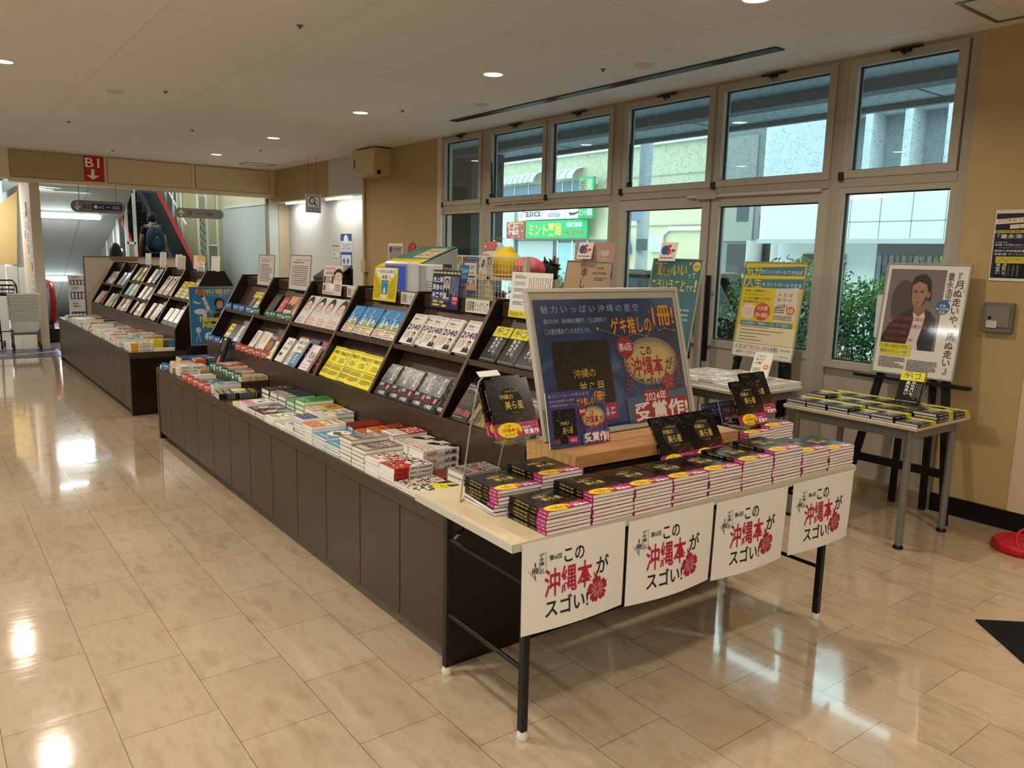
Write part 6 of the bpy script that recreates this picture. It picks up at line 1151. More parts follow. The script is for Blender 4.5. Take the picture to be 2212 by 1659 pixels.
b = MB(t.location); T = frame((4.35, 8.42, 1.40), (0, -1, 0), (.6, 0, .24)); b.T = T; b.box(0, 0, -.01, .82, .646, 0, M('4f8a80', .4)); b.T = None; sheet(b, T, .82, .646, [('R', 0, .62, 1, 1, 'd9c31f'), ('R', .45, .1, .9, .55, 'dcd0a8'), ('G', .5, .15, .85, .3, 5, 1, 'b9463a', 3), ('G', .5, .34, .85, .5, 5, 1, '8a6a4c', 4), ('G', .08, .2, .38, .4, 4, 1, '8fb4a8', 5)]); b.build('front_board', t)
b = MB(t.location); b.box(4.345, 7.60, 1.30, 4.355, 8.42, 1.40, M('d9c31f', .4)); b.box(4.55, 7.7, 0, 4.9, 8.3, 1.15, M('a39c8c', .6)); b.build('body', t)
b = MB((5.09, 8.6, 1.6)); b.T = frame((5.10, 8.95, 1.56), (0, -1, 0), (0, 0, 1)); b.lathe((0.05, .03, 0), [(.0001, .004), (.10, .004), (.10, -.004), (.0001, -.004)], M('b83a30', .4), 28); b.T = None; tag(b.build('round_sign'), 'round red sign on the yellow wall above the brochure stand', 'sign')
flyer('wall_flyer', frame((5.105, 9.55, 1.15), (0, -1, 0), (0, 0, 1)), .40, .53, [('R', .05, .06, .95, .98, 'a39a94'), ('E', .16, .15, .08, .07, '3c3836'), ('G', .3, .1, .85, .18, 5, 1, '4a4644', 3), ('E', .15, .72, .12, .2, '55504e')], 'grey flyer in clear sleeve on the yellow wall beside the alcove', 'poster')
b = MB((5.06, 7.8, 1.15)); b.box(5.03, 7.98, 1.13, 5.11, 8.16, 1.30, M('8d8a84', .35, .5), .008); b.tube([(5.025, 8.07, 1.25), (5.03, 8.07, 1.25)], .014, BLACKM); tag(b.build('metal_box'), 'small grey metal box on the wall below the brochure stand', 'box')
# wall box, hanging search sign
t = thing('wall_box', 'cream box mounted high on the yellow wall near the alcove', 'electrical box', (4.97, 9.77, 2.6))
b = MB(t.location); b.box(4.86, 9.47, 2.56, 5.11, 10.10, 2.90, mat_wall('cdb88a', 'b09a6a', .4), .004); b.build('case', t)
b = MB(t.location); b.box(4.853, 9.475, 2.562, 4.86, 10.095, 2.885, M('d0bd92', .4)); b.build('cover', t)
b = MB(t.location); b.box(4.848, 10.02, 2.67, 4.855, 10.045, 2.78, BLACKM); b.box(4.90, 9.462, 2.565, 4.95, 9.471, 2.62, BLACKM); b.build('slot', t)
t = thing('hanging_sign', 'square white hanging sign with a magnifying glass', 'sign', (4.69, 11.06, 2.3))
T = frame((4.565, 11.03, 2.105), (.245, .06, 0), (0, 0, 1)); sw, sh = .27, .26
b = MB(t.location); b.T = T; b.box(0, 0, -.006, sw, sh, 0, M('e9e7e6', .35)); b.T = None
ring = [('E', .42, .34, .20, .205, '16202c'), ('E', .42, .34, .14, .145, 'e9e7e6'), ('P', [(.53, .47), (.57, .43), (.74, .60), (.69, .655)], '16202c')]
sheet(b, T, sw, sh, [('R', .06, .06, .94, .94, '16202c'), ('R', .10, .10, .90, .90, 'e9e7e6')]+ring+[('T', '検索機', .15, .68, .85, .875, '16202c', .006)]); b.build('panel', t)
b = MB(t.location)
for u in (.06, .20):
    p = T @ Vector((u, sh, -.003)); b.tube([p, (p.x, p.y, CEIL)], .0022, M('4a443c', .4), 6)
b.build('wire', t)
# B1 sign on the beam, hanging grey signs
T = frame((2.16, 13.682, 2.525), (1, 0, 0), (0, 0, 1))
flyer('floor_sign', T, .27, .375, [('R', .0, .0, 1, 1, 'b32119'), ('T', 'B1', .06, .08, .78, .45, 'efe6dc', .014), ('P', [(.34, .52), (.50, .52), (.50, .76), (.76, .76), (.42, .93), (.08, .76), (.34, .76)], 'efe6dc')], 'red B1 sign with a down arrow on the far beam', 'sign', 'b32119')
def stadium(x0, x1, z0, z1, y, items, label, ears):
    t = thing('hanging_sign', label, 'sign', ((x0+x1)/2, y, z0), 'grey hanging floor signs'); w, h = x1-x0, z1-z0; r = h/2
    P = [(x0+r+r*math.cos(a), y, z0+r+r*math.sin(a)) for a in [R(90+15*i) for i in range(13)]]+[(x1-r+r*math.cos(a), y, z0+r+r*math.sin(a)) for a in [R(-90+15*i) for i in range(13)]]
    b = MB(t.location); b.prism(P, (0, .02, 0), M('7a7672', .35)); sheet(b, frame((x0, y-.0005, z0), (1, 0, 0), (0, 0, 1)), w, h, items); b.build('panel', t)
    b = MB(t.location); b.box(x0-.05, y+.022, z0, x1+.05, y+.026, z1+.01, CLEAR); b.build('clear_plate', t)
    b = MB(t.location)
    for x in (x0+w*.16, x1-w*.16): b.tube([(x, y+.01, z1-.01), (x, y+.01, 2.46)], .006, STEEL, 8)
    b.build('rod', t)
stadium(1.945, 2.70, 2.055, 2.235, 13.68, [('N', [(.12, .15), (.12, .75)], 'c9c6c0', .018), ('P', [(.06, .5), (.085, .45), (.12, .7), (.155, .45), (.18, .5), (.12, .9)], 'c9c6c0'), ('T', 'B1', .235, .33, .335, .68, '26242a', .01), ('R', .38, .25, .94, .75, '1f1d4a'), ('E', .45, .5, .035, .16, 'd9d6e0'), ('G', .49, .34, .62, .66, 2, 1, 'd9d6e0', 4), ('L', .64, .4, .74, .6, 1, '8a88a8'), ('L', .76, .36, .92, .66, 2, 'b9b7cc')], 'grey rounded hanging sign reading B1 with a navy strip', 0)
stadium(3.44, 4.21, 2.045, 2.20, 13.68, [('N', [(.12, .3), (.12, .85)], 'c9c6c0', .018), ('P', [(.06, .5), (.085, .56), (.12, .3), (.155, .56), (.18, .5), (.12, .1)], 'c9c6c0'), ('T', '2F', .245, .32, .345, .68, '26242a', .01), ('T', 'ジュンク堂書店', .40, .34, .78, .66, '2c2a2c', .002), ('R', .905, .28, .912, .45, '3a1c1c'), ('R', .905, .58, .912, .75, '3a1c1c')], 'grey rounded hanging sign reading 2F', 0)
# ---------------------------------------------------------------- right-hand wall
T = frame((5.104, 2.052, 1.472), (0, -1, 0), (0, 0, 1))
flyer('wall_poster', T, .30, .41, [('R', .02, .05, .98, .96, '17203a'), ('P', [(.02, .13), (.98, .09), (.98, .16), (.02, .20)], 'e4dccb'), ('T', '2024年7月単行本', .04, .11, .96, .18, 'b9743c', .002), ('P', [(.28, .21), (.98, .18), (.98, .235), (.28, .265)], 'e4dccb'), ('T', 'いま話題の', .31, .205, .80, .25, 'b9743c', .006), ('R', .02, .285, .98, .325, 'c9b53a'), ('T', '第67回群像新人文学賞受賞', .03, .29, .97, .32, '2a2a1c', .006), ('T', '「豊永浩平さん', .08, .34, .90, .40, 'e9e6de', .008), ('T', '2024年', .05, .445, .27, .465, 'd9d6ce'), ('T', '8月13日(火)~9月20日', .05, .475, .88, .51, 'e9e6de', .004), ('G', .12, .52, .9, .54, 20, 1, 'b9b6ae', 3), ('T', '琉球大学附属図書館', .05, .56, .66, .59, 'e9e6de', .006), ('T', '本館2階 ラーニング・コモンズ', .05, .605, .95, .635, 'e9e6de', .006), ('R', .09, .655, .60, .75, 'c4b43e'), ('N', [(.14, .74), (.2, .67), (.28, .73), (.36, .67)], '8c8440', .003), ('N', [(.42, .69), (.54, .69)], '8c8440', .004), ('R', .09, .75, .60, .955, '0b0b0c'), ('V', '月ぬ走いや、', .22, .755, .30, .945, 'e9e6de', .006), ('V', '馬ぬ走い', .11, .755, .19, .91, 'e9e6de', .006), ('G', .33, .77, .36, .93, 1, 14, '9a9894', 4), ('G', .40, .77, .44, .93, 1, 14, '9a9894', 5), ('G', .48, .77, .52, .93, 1, 14, '9a9894', 6), ('R', .72, .78, .95, .83, 'b8323a'), ('T', '入場無料', .73, .785, .94, .825, 'f2e8e4', .004), ('L', .72, .85, .95, .9, 2, 'b9b6ae')], 'navy event poster taped to the right-hand wall', 'poster', 'd9d3c8')
t = thing('meter_box', 'square grey metal box with keyhole on the right-hand wall', 'electrical box', (5.09, 1.965, 1.25))
b = MB(t.location); b.box(5.075, 1.885, 1.168, 5.112, 2.047, 1.345, M('77736b', .4, .4), .004); b.build('case', t)
b = MB(t.location); b.box(5.068, 1.90, 1.20, 5.076, 2.03, 1.325, M('837f77', .4, .4), .002); b.tube([(5.062, 2.005, 1.255), (5.07, 2.005, 1.255)], .009, BLACKM, 14); b.build('door', t)
b = MB(t.location); T = frame((5.0675, 2.02, 1.197), (0, -1, 0), (0, 0, 1)); sheet(b, T, .055, .04, [('R', 0, 0, 1, 1, 'd9d6d0'), ('L', .08, .1, .92, .9, 4, '8a8780')]); b.build('sticker', t)
flyer('window_notice', frame((5.148, 2.745, 1.065), (0, -1, 0), (0, 0, 1)), .10, .285, [('E', .75, .42, .3, .13, '9a9894')], 'white paper notice on the window left of the portrait poster', 'notice', 'd6d8d8')
t = thing('red_bucket', 'red plastic object on the floor at the right edge', 'bucket', (4.80, 1.60, 0))
b = MB(t.location); rm = M('b81622', .3); b.lathe((4.80, 1.58, 0), [(.15, 0), (.165, .02), (.15, .05), (.145, .055), (.14, .02), (.0001, .015)], rm, 28); b.build('base', t)
b = MB(t.location); b.tube([(4.80+.14*math.cos(R(a)), 1.58+.14*math.sin(R(a))*.3-.02, .05+.06*math.sin(R(a))) for a in range(0, 181, 20)], .008, rm); b.build('handle', t)
b = MB((4.2, .7, 0)); b.T = Matrix.Translation((3.631, 1.344, 0)) @ Matrix.Rotation(R(-41), 4, 'Z'); b.box(.0, -1.6, 0, 1.6, 0, .008, M('17181a', .9, 0, .2, .3, 160)); b.box(.02, -1.58, .006, 1.58, -.02, .0095, M('1d1e20', .95, 0, .1, .5, 220)); b.T = None
tag(b.build('floor_mat'), 'black doormat corner on the tiles at the right edge', 'mat')
b = MB((0, 13.1, 0)); b.box(-1.5, 12.60, 0, 1.62, 13.70, .004, M('3a3368', .3)); sheet(b, frame((-1.5, 12.60, .004), (1, 0, 0), (0, 1, 0)), 3.12, 1.1, [('P', [(.80, .62), (.97, .42), (.99, .46), (.82, .68)], 'd8c23c'), ('R', .66, .3, .74, .42, 'c9c04c'), ('L', .55, .5, .78, .85, 3, 'b9b7cc')]); tag(b.build('floor_sticker'), 'purple advertising mat on the floor before the pillar', 'floor mat')
# ================================================================ escalators
def escalator(x0, x1, y0, y1, sgn, label, seed):
    t = thing('escalator', label, 'escalator', ((x0+x1)/2, y0, 0), 'escalators beyond the far beam'); O = t.location; tn = math.tan(R(30))*sgn
    b = MB(O); n = int((y1-y0)/.4); sm = M('0f1011', .45)
    for i in range(n):
        ya, zb = y0+.4*i, sgn*.23*i
        if sgn > 0: b.box(x0+.12, ya, zb, x1-.12, ya+.41, zb+.23, sm)
        else: b.box(x0+.12, ya, zb-.25, x1-.12, ya+.41, zb-.02, sm)
        b.box(x0+.12, ya-.003, zb+(.225 if sgn > 0 else -.03), x1-.12, ya+.02, zb+(.232 if sgn > 0 else -.018), M('4a4a46', .5))
    b.build('steps', t)
    for s, x in ((0, x0), (1, x1)):
        L_ = y1-y0
        b = MB(O); b.prism([(x-.012, y0-.5, .1), (x-.012, y0, .1), (x-.012, y1, .1+tn*L_), (x-.012, y1, .86+tn*L_), (x-.012, y0, .86), (x-.012, y0-.5, .86)], (.024, 0, 0), M('39453f', .15)); b.build('balustrade', t)
        b = MB(O); bb = [(x, y0-.5, .02), (x, y0, .02), (x, y1, .02+tn*L_)]
        for p, q in zip(bb, bb[1:]): b.bar(p, q, .10, .24, STEEL)
        for i in range(1, int(L_/.75)): b.bar((x, y0+.75*i, .12+tn*.75*i), (x, y0+.75*i, .86+tn*.75*i), .03, .012, M('1d2523', .4))
        p = [(x, y0-.1, .90), (x, y0, .90), (x, y1, .90+tn*L_)]
        for a, c in zip(p, p[1:]): b.bar(a, c, .03, .03, M('d0d3d0', .25, .7))
        b.build('skirt', t)
        b = MB(O); P = [(x, y0-.30, .30)]+[(x, y0-.42-.28*math.sin(R(a))*.9, .62-.32*math.cos(R(a))) for a in range(30, 181, 25)]+[(x, y0-.1, .945), (x, y0+.05, .955), (x, y1, .955+tn*L_)]
        b.tube(P, .042, M('9a1420', .3), 10); b.build('handrail', t)
        b = MB(O); b.box(x-.07, y0-.62, 0, x+.07, y0-.3, .22, BLACKM); b.build('newel_base', t)
escalator(3.22, 4.15, 14.75, 19.6, 1, 'escalator going up with a red handrail beyond the far beam', 1)
escalator(1.72, 2.72, 15.1, 19.4, -1, 'escalator going down beside the posted pillar, red handrail showing', 2)
WF = M('dfe2df', .35)
t = thing('screen_frame', 'white steel frame with grey panels between the two escalators', 'frame', (3.0, 15.3, 0)); O = t.location
for q in (((3.14, 15.2, 0), (3.14, 15.2, 2.6)), ((3.0, 15.2, 0), (3.0, 15.2, 2.6))): b = MB(O); b.bar(*q, .04, .05, WF); b.build('post', t)
for z in (.95, 1.62, 2.5): b = MB(O); b.bar((3.0, 15.2, z), (3.14, 15.2, z), .04, .04, WF); b.build('rail', t)
for i in range(3): b = MB(O); b.bar((2.88-.04*i, 15.25+.8*i, .9-.45*i), (2.88-.04*i, 15.3+.8*i, 2.3-.45*i), .04, .04, WF); b.build('post', t)
b = MB(O); b.bar((2.90, 15.2, 2.35), (2.72, 17.6, 1.0), .05, .05, WF); b.bar((2.90, 15.2, 1.5), (2.72, 17.6, .15), .05, .05, WF); b.build('rail', t)
b = MB(O); b.prism([(2.89, 15.25, .9), (2.89, 15.25, 2.3), (2.73, 17.5, 1.05), (2.73, 17.5, -.3)], (.01, 0, 0), M('8f9491', .3)); b.box(3.02, 15.195, 1.0, 3.12, 15.205, 1.6, M('a9adab', .4)); b.build('panel', t)
b = MB(O); b.ball((2.86, 15.6, 1.72), .008, .05, .14, M('e9e9e6', .5), 12, 8); b.build('oval_sticker', t)
t = thing('screen_frame', 'white posts with a green-leaf strip right of the up escalator', 'frame', (4.6, 16.1, 0)); O = t.location
for x in (4.47, 4.63, 4.83): b = MB(O); b.tube([(x, 16.1, 0), (x, 16.1, 2.6)], .022, WF, 10); b.build('post', t)
b = MB(O); b.tube([(4.63, 16.1, 1.62), (4.83, 16.1, 1.62)], .018, WF, 8); b.build('rail', t)
b = MB(O); b.box(4.65, 16.1, .2, 4.81, 16.115, 1.6, M('8c8f80', .4)); b.build('panel', t)
b = MB(O); b.box(4.485, 16.09, .3, 4.60, 16.10, 2.55, M('a9aa98', .4)); sheet(b, frame((4.485, 16.088, .3), (1, 0, 0), (0, 0, 1)), .115, 2.25, [('E', [.2, .5, .8][i % 3], .2+.022*i, .09, .013, '1f5c2c') for i in range(36)]); b.build('leaf_strip', t)
t = thing('screen_frame', 'white slanted stair frame behind the up escalator', 'frame', (4.25, 17.2, 0)); O = t.location
for i in range(3): b = MB(O); b.tube([(4.3, 16.6+.6*i, 0), (4.3, 16.6+.6*i, 2.9+.2*i)], .02, WF, 8); b.build('post', t)
for z in (1.3, 2.0): b = MB(O); b.tube([(4.3, 16.3, z), (4.3, 18.3, z+1.15)], .018, WF, 8); b.build('rail', t)

# ================================================================ people
def skin(name, vs, es, rs, mat, parent, off=(0, 0, 0), sub=1):
    me = bpy.data.meshes.new(name); me.from_pydata([tuple(Vector(v)-Vector(off)) for v in vs], es, []); ob = bpy.data.objects.new(name, me); COL.objects.link(ob)
    ob.modifiers.new('s', 'SKIN'); ob.modifiers.new('u', 'SUBSURF').levels = sub
    for i, r_ in enumerate(rs):
        s_ = me.skin_vertices[0].data[i]; s_.radius = r_ if isinstance(r_, tuple) else (r_, r_); s_.use_root = i == 0
    dg = bpy.context.evaluated_depsgraph_get(); dg.update()
    m2 = bpy.data.meshes.new_from_object(ob.evaluated_get(dg)); m2.materials.clear(); m2.materials.append(mat)
    for p in m2.polygons: p.use_smooth = True
    bpy.data.objects.remove(ob); bpy.data.meshes.remove(me); m2.name = name
    o = bpy.data.objects.new(name, m2); COL.objects.link(o); o.parent = parent
    return o
def person(label, loc, yawdeg, h, skincol, shirt, trousers, hair, longhair=False, sleeves=.5, mask=None, armbend=0.0):
    t = thing('person', label, 'person', mat=Matrix.Translation(loc) @ Matrix.Rotation(R(yawdeg), 4, 'Z')); s = h/1.7
    S = lambda *p: tuple(c*s for c in p)
    V, Es, Rr = [], [], []
    def ad(p, r, par=None):
        V.append(S(*p)); Rr.append(tuple(c*s for c in r) if isinstance(r, tuple) else r*s)
        if par is not None: Es.append((par, len(V)-1))
        return len(V)-1
    pel = ad((0, 0, .92), (.15, .10)); wst = ad((0, 0, 1.06), (.13, .09), pel); ch = ad((0, 0, 1.25), (.155, .105), wst); nk0 = ad((0, .01, 1.40), (.10, .07), ch); nk = ad((0, .005, 1.47), .052, nk0); hd = ad((0, -.015, 1.545), (.068, .08), nk); ht = ad((0, -.01, 1.63), (.066, .082), hd)
    for sx_ in (-1, 1):
        sh = ad((sx_*.17, .01, 1.385), .056, nk0); el = ad((sx_*.235, .03, 1.12), .042, sh); wr = ad((sx_*.25, -.05-.25*armbend, .88+.22*armbend), .028, el); pm = ad((sx_*.25, -.075-.3*armbend, .815+.24*armbend), (.018, .034), wr)
        for k_, (dy, ln) in enumerate(((-.03, .075), (-.01, .085), (.012, .08), (.03, .065))):
            f1 = ad((sx_*.248, -.08+dy-.3*armbend, .765+.24*armbend), .0095, pm); ad((sx_*.235, -.095+dy-.3*armbend, .765-ln*.6+.24*armbend), .008, f1)
        th = ad((sx_*.232, -.115-.3*armbend, .82+.24*armbend), .010, pm); ad((sx_*.225, -.135-.3*armbend, .785+.24*armbend), .008, th)
        hp = ad((sx_*.09, 0, .86), .088, pel); kn = ad((sx_*.10, -.01, .48), .058, hp); an = ad((sx_*.10, .02, .09), .038, kn); ad((sx_*.105, -.10, .035), (.042, .03), an)
    skin('body', V, Es, Rr, M(skincol, .5), t)
    # clothes follow the body
    V2 = [S(0, 0, .93), S(0, 0, 1.06), S(0, 0, 1.25), S(0, .01, 1.395), S(0, .005, 1.43)]; E2 = [(0, 1), (1, 2), (2, 3), (3, 4)]; R2 = [(.165*s, .115*s), (.15*s, .105*s), (.172*s, .12*s), (.115*s, .082*s), (.066*s, .06*s)]
    for sx_ in (-1, 1):
        i = len(V2); V2 += [S(sx_*.175, .01, 1.385), S(sx_*(.175+.06*sleeves), .01+.02*sleeves, 1.385-.265*sleeves*1.1)]; E2 += [(3, i), (i, i+1)]; R2 += [.068*s, .06*s]
    skin('shirt', V2, E2, R2, M(shirt, .8), t)
    V3 = [S(0, 0, .94)]; E3 = []; R3 = [(.16*s, .112*s)]
    for sx_ in (-1, 1):
        i = len(V3); V3 += [S(sx_*.09, 0, .84), S(sx_*.10, -.01, .48), S(sx_*.10, .02, .12)]; E3 += [(0, i), (i, i+1), (i+1, i+2)]; R3 += [.098*s, .07*s, .058*s]
    skin('trousers', V3, E3, R3, M(trousers, .85), t)
    b = MB(); hm = M(hair, .6)
    def hf(p):
        if p.y < -.25 and p.z < .45: return Vector((p.x*.80, p.y*.72, p.z*.8))
        return p
    b.ball(S(0, .012, 1.60), .089*s, .108*s, .118*s, hm, 20, 12, hf)
    if longhair: b.ball(S(0, .05, 1.50), .10*s, .085*s, .21*s, hm, 20, 12)
    b.build('hair', t)
    b = MB()
    for sx_ in (-1, 1): b.ball(S(sx_*.03, -.092, 1.585), .011*s, .006*s, .006*s, M('1c1512', .3), 10, 6)
    b.ball(S(0, -.102, 1.555), .012*s, .016*s, .024*s, M(skincol, .5), 10, 8); b.ball(S(0, -.09, 1.51), .024*s, .008*s, .006*s, M('8f5a50', .5), 10, 6)
    for sx_ in (-1, 1): b.ball(S(sx_*.072, -.005, 1.565), .012*s, .018*s, .03*s, M(skincol, .5), 10, 8)
    b.build('face', t)
    if mask: b = MB(); b.ball(S(0, -.062, 1.522), .062*s, .055*s, .05*s, M(mask, .7), 16, 10); b.build('face_mask', t)
    for sx_ in (-1, 1): b = MB(); b.ball(S(sx_*.105, -.045, .035), .05*s, .125*s, .045*s, M('1d1c1c', .5), 14, 8); b.build('shoe', t)
    return t
px, py, pz = 3.60, 15.98, .70
person('person in dark clothes seen from behind, riding up the escalator', (px, py, pz), 180, 1.50, 'a5795f', '10161d', '0c0e11', '0a0909', sleeves=.6)
t = thing('backpack', 'teal blue backpack on the person going up the escalator', 'backpack', (px, py-.13, pz+1.0)); O = t.location
bm = M('0e2e40', .7); bm2 = M('133b50', .7)
b = MB(O); b.ball((px, py-.20, pz+1.0), .145, .11, .23, bm, 20, 14, lambda p: Vector((max(-.82, min(.82, p.x))/.82, max(-.8, min(.8, p.y))/.8, max(-.9, min(.9, p.z))/.9))); b.build('bag', t)
b = MB(O); b.ball((px, py-.28, pz+.92), .105, .05, .13, bm2, 16, 10); b.build('front_pocket', t)
for s_ in (-1, 1): b = MB(O); b.tube([(px+s_*.12, py-.12, pz+1.20), (px+s_*.13, py-.02, pz+1.26), (px+s_*.13, py+.10, pz+1.15)], .02, M('2c4c5c', .7), 8); b.build('strap', t)
b = MB(O); b.tube([(px-.04, py-.2, pz+1.25), (px, py-.2, pz+1.285), (px+.04, py-.2, pz+1.25)], .01, bm, 8); b.build('handle', t)
b = MB(O); b.tube([(px-.01, py-.318, pz+1.06), (px, py-.32, pz+1.03), (px+.02, py-.318, pz+1.04)], .006, M('d6dcdc', .5), 6); b.build('emblem', t)
person('person with long black hair, only the head showing above the partition', (2.66, 14.45, -.06), 180, 1.66, 'c39a82', '26262a', '1c1c20', '040304', longhair=True)
person('grey-haired person in white shirt and face mask outside the window', (8.0, 9.42, -.35), 60, 1.62, 'b98f78', 'dfe6ea', '3a4250', '8a8682', mask='8fb0c8')

# ================================================================ baskets and cartons by the pillar
bw = M('d9d8d2', .4)
def basket_mesh():
    b = MB(); w0, w1, d0, d1, h = .15, .185, .10, .125, .20
    b.prism([(-w0, -d0, 0), (w0, -d0, 0), (w0, d0, 0), (-w0, d0, 0)], (0, 0, .004), bw)
    for (ax, ay, bx_, by, cx, cy, dx, dy) in [(-w0, -d0, w0, -d0, w1, -d1, -w1, -d1), (w0, -d0, w0, d0, w1, d1, w1, -d1), (w0, d0, -w0, d0, -w1, d1, w1, d1), (-w0, d0, -w0, -d0, -w1, -d1, -w1, d1)]:
        b.add([(ax, ay, 0), (bx_, by, 0), (cx, cy, h), (dx, dy, h)], [(0, 1, 2, 3)], bw)
    for q in ((-w1-.016, -d1-.016, w1+.016, -d1), (-w1-.016, d1, w1+.016, d1+.016), (-w1-.016, -d1, -w1, d1), (w1, -d1, w1+.016, d1)): b.box(q[0], q[1], h-.013, q[2], q[3], h, bw)
    return b.mesh('basket')
bmh = basket_mesh()
for i in range(15):
    o = bpy.data.objects.new('shopping_basket', bmh); COL.objects.link(o); o.location = (1.245, 13.70, .262+.026*i)
    tag(o, 'white shopping basket, %s of the nested stack by the pillar' % (('topmost' if i == 14 else 'bottom' if i == 0 else ORD[14-i]+' from the top') if 14-i < 12 else ['', 'second from the bottom', 'third from the bottom'][i]), 'basket', 'nested white shopping baskets')
t = thing('basket_trolley', 'grey metal trolley carrying the nested white baskets', 'trolley', (1.245, 13.70, 0)); O = t.location
b = MB(O); g = M('6f6e6a', .4, .4)
for x in (1.075, 1.415): b.tube([(x, 13.58, .10), (x, 13.58, .30)], .012, g); b.tube([(x, 13.82, .10), (x, 13.82, .30)], .012, g); b.tube([(x, 13.58, .24), (x, 13.82, .24)], .01, g)
b.tube([(1.075, 13.58, .24), (1.415, 13.58, .24)], .012, g); b.tube([(1.075, 13.82, .24), (1.415, 13.82, .24)], .012, g); b.box(1.09, 13.58, .252, 1.40, 13.82, .261, g); b.build('frame', t)
for x in (1.075, 1.415):
    for y in (13.58, 13.82): b = MB(O); b.tube([(x-.012, y, .05), (x+.012, y, .05)], .045, BLACKM, 14); b.tube([(x, y, .05), (x, y, .11)], .008, g); b.build('caster', t)
t = thing('shopping_cart', 'black shopping cart cut by the left edge beside the white baskets', 'cart', (.95, 14.0, 0)); O = t.location
b = MB(O); k_ = M('202124', .4)
def loop(z, w, d, cx=.93, cy=14.0, r=.008): b.tube([(cx-w, cy-d, z), (cx+w, cy-d, z), (cx+w, cy+d, z), (cx-w, cy+d, z), (cx-w, cy-d, z)], r, k_, 6)
for z, w_ in ((.82, .22), (.88, .23), (.94, .24)): loop(z, w_, .16)
for i in range(7): b.tube([(.72+.07*i, 13.84, .82), (.70+.077*i, 13.83, .94)], .005, k_, 6)
loop(.80, .22, .16, r=.012); b.build('basket', t)
b = MB(O); b.tube([(.70, 13.85, .94), (.70, 13.85, 1.02), (1.14, 13.85, 1.02), (1.18, 13.85, .95), (1.19, 13.85, .8)], .012, k_); b.build('handle', t)
b = MB(O); b.tube([(.95, 13.9, .08), (.93, 13.9, .8)], .012, k_); b.tube([(.70, 13.86, .40), (.75, 13.86, .26), (1.1, 13.86, .26), (1.13, 13.86, .3)], .009, k_); b.tube([(.72, 14.14, .08), (.72, 14.14, .8)], .012, k_); b.tube([(.72, 14.14, .12), (.95, 13.9, .12)], .012, k_); b.build('frame', t)
for p in ((.95, 13.9), (.72, 14.14), (1.0, 14.14)): b = MB(O); b.tube([(p[0]-.012, p[1], .05), (p[0]+.012, p[1], .05)], .05, BLACKM, 14); b.build('caster', t)
for i, (z0, z1, l) in enumerate([(.0, .40, 'lowest'), (.40, .78, 'second'), (.78, .985, 'third'), (.985, 1.13, 'topmost')]):
    b = MB((1.90, 12.95, z0)); b.box(1.755, 12.85, z0+.001, 1.99, 13.05, z1, M('d5d5d2', .5)); sheet(b, frame((1.755, 12.849, z0), (1, 0, 0), (0, 0, 1)), .235, z1-z0, [('R', 0, .45, 1, .95, '463c78')]+[('R', .06+.19*k, .52, .17+.19*k, .9, 'd5d5d2') for k in range(5)]+[('L', .1, .1, .5, .3, 2, '77757f')]); tag(b.build('carton'), 'white carton with a purple band, %s of the stack by the partition' % l, 'carton', 'white and purple cartons')
# notices on the pillar side
pn = [(14.05, 1.10, .30, .55, 'e4dcd8', 'b9b6c0'), (14.42, 1.35, .22, .60, 'e6e2de', '4a5a9a'), (14.10, 1.72, .28, .40, 'dcd6d6', '8a8490'), (14.45, 1.98, .18, .22, '2c2a30', 'd9d3d0'), (14.70, 1.60, .26, .5, 'd9d9d6', '8a8894'), (14.08, .62, .34, .42, 'e2e0e2', '6a6fa8')]
for i, (y, z, w_, h_, c1, c2) in enumerate(pn):
    T = frame((1.448, y+w_, z), (0, -1, 0), (0, 0, 1))
    flyer('pillar_notice', T, w_, h_, [('G', .08, .06, .92, .3, 3, 2, c2, i), ('L', .08, .36, .92, .6, 4, c2), ('R', .1, .66, .6, .92, ['b9463a', '5a68a4', 'c9a09a'][i % 3])], 'paper notice on the white pillar, ' + ['left of the lowest pair', 'blue-printed one at eye height', 'upper left one', 'small dark topmost one', 'rearmost one at eye height', 'lowest one with blue print'][i], 'notice', c1, group='paper notices on the pillar')
# alcove posters
flyer('wall_flyer', frame((5.485, 12.18, 1.466), (0, -1, 0), (0, 0, 1)), .24, .19, [('R', 0, 0, 1, .1, 'a33c48'), ('L', .1, .2, .9, .5, 4, '8a8684'), ('E', .28, .75, .1, .1, '6a6866')], 'small white notice with red header inside the alcove', 'notice', 'e6e2dd')
flyer('wall_flyer', frame((5.485, 11.86, 1.27), (0, -1, 0), (0, 0, 1)), .40, .57, [('R', 0, 0, 1, .2, '33508f'), ('P', [(.2, .28), (.35, .06), (.5, .02), (.65, .1), (.8, .3)], 'e0e2e6'), ('G', .12, .24, .9, .45, 4, 2, '9a9ea8', 4), ('R', 0, .50, 1, 1, '33508f'), ('R', .06, .58, .94, .95, 'e2e4e8'), ('E', .3, .75, .1, .08, '5a68a4'), ('E', .65, .75, .1, .08, '5a68a4'), ('L', .1, .86, .9, .93, 2, '5a68a4')], 'white and blue poster inside the alcove', 'poster', 'dfe1e4')
b = MB((4.55, 9.95, 1.2)); b.prism([(4.35, 9.6, 1.19), (4.35, 10.3, 1.19), (4.6, 10.3, 1.36), (4.6, 9.6, 1.36)], (0, 0, .02), M('1c1d22', .3)); b.box(4.58, 9.62, 0, 4.62, 10.28, 1.34, BROWN_D); b.box(4.35, 9.62, 0, 4.6, 10.28, 1.19, BROWN_D); tag(b.build('sloped_desk'), 'dark sloped display desk behind the third bay, by the alcove', 'desk')
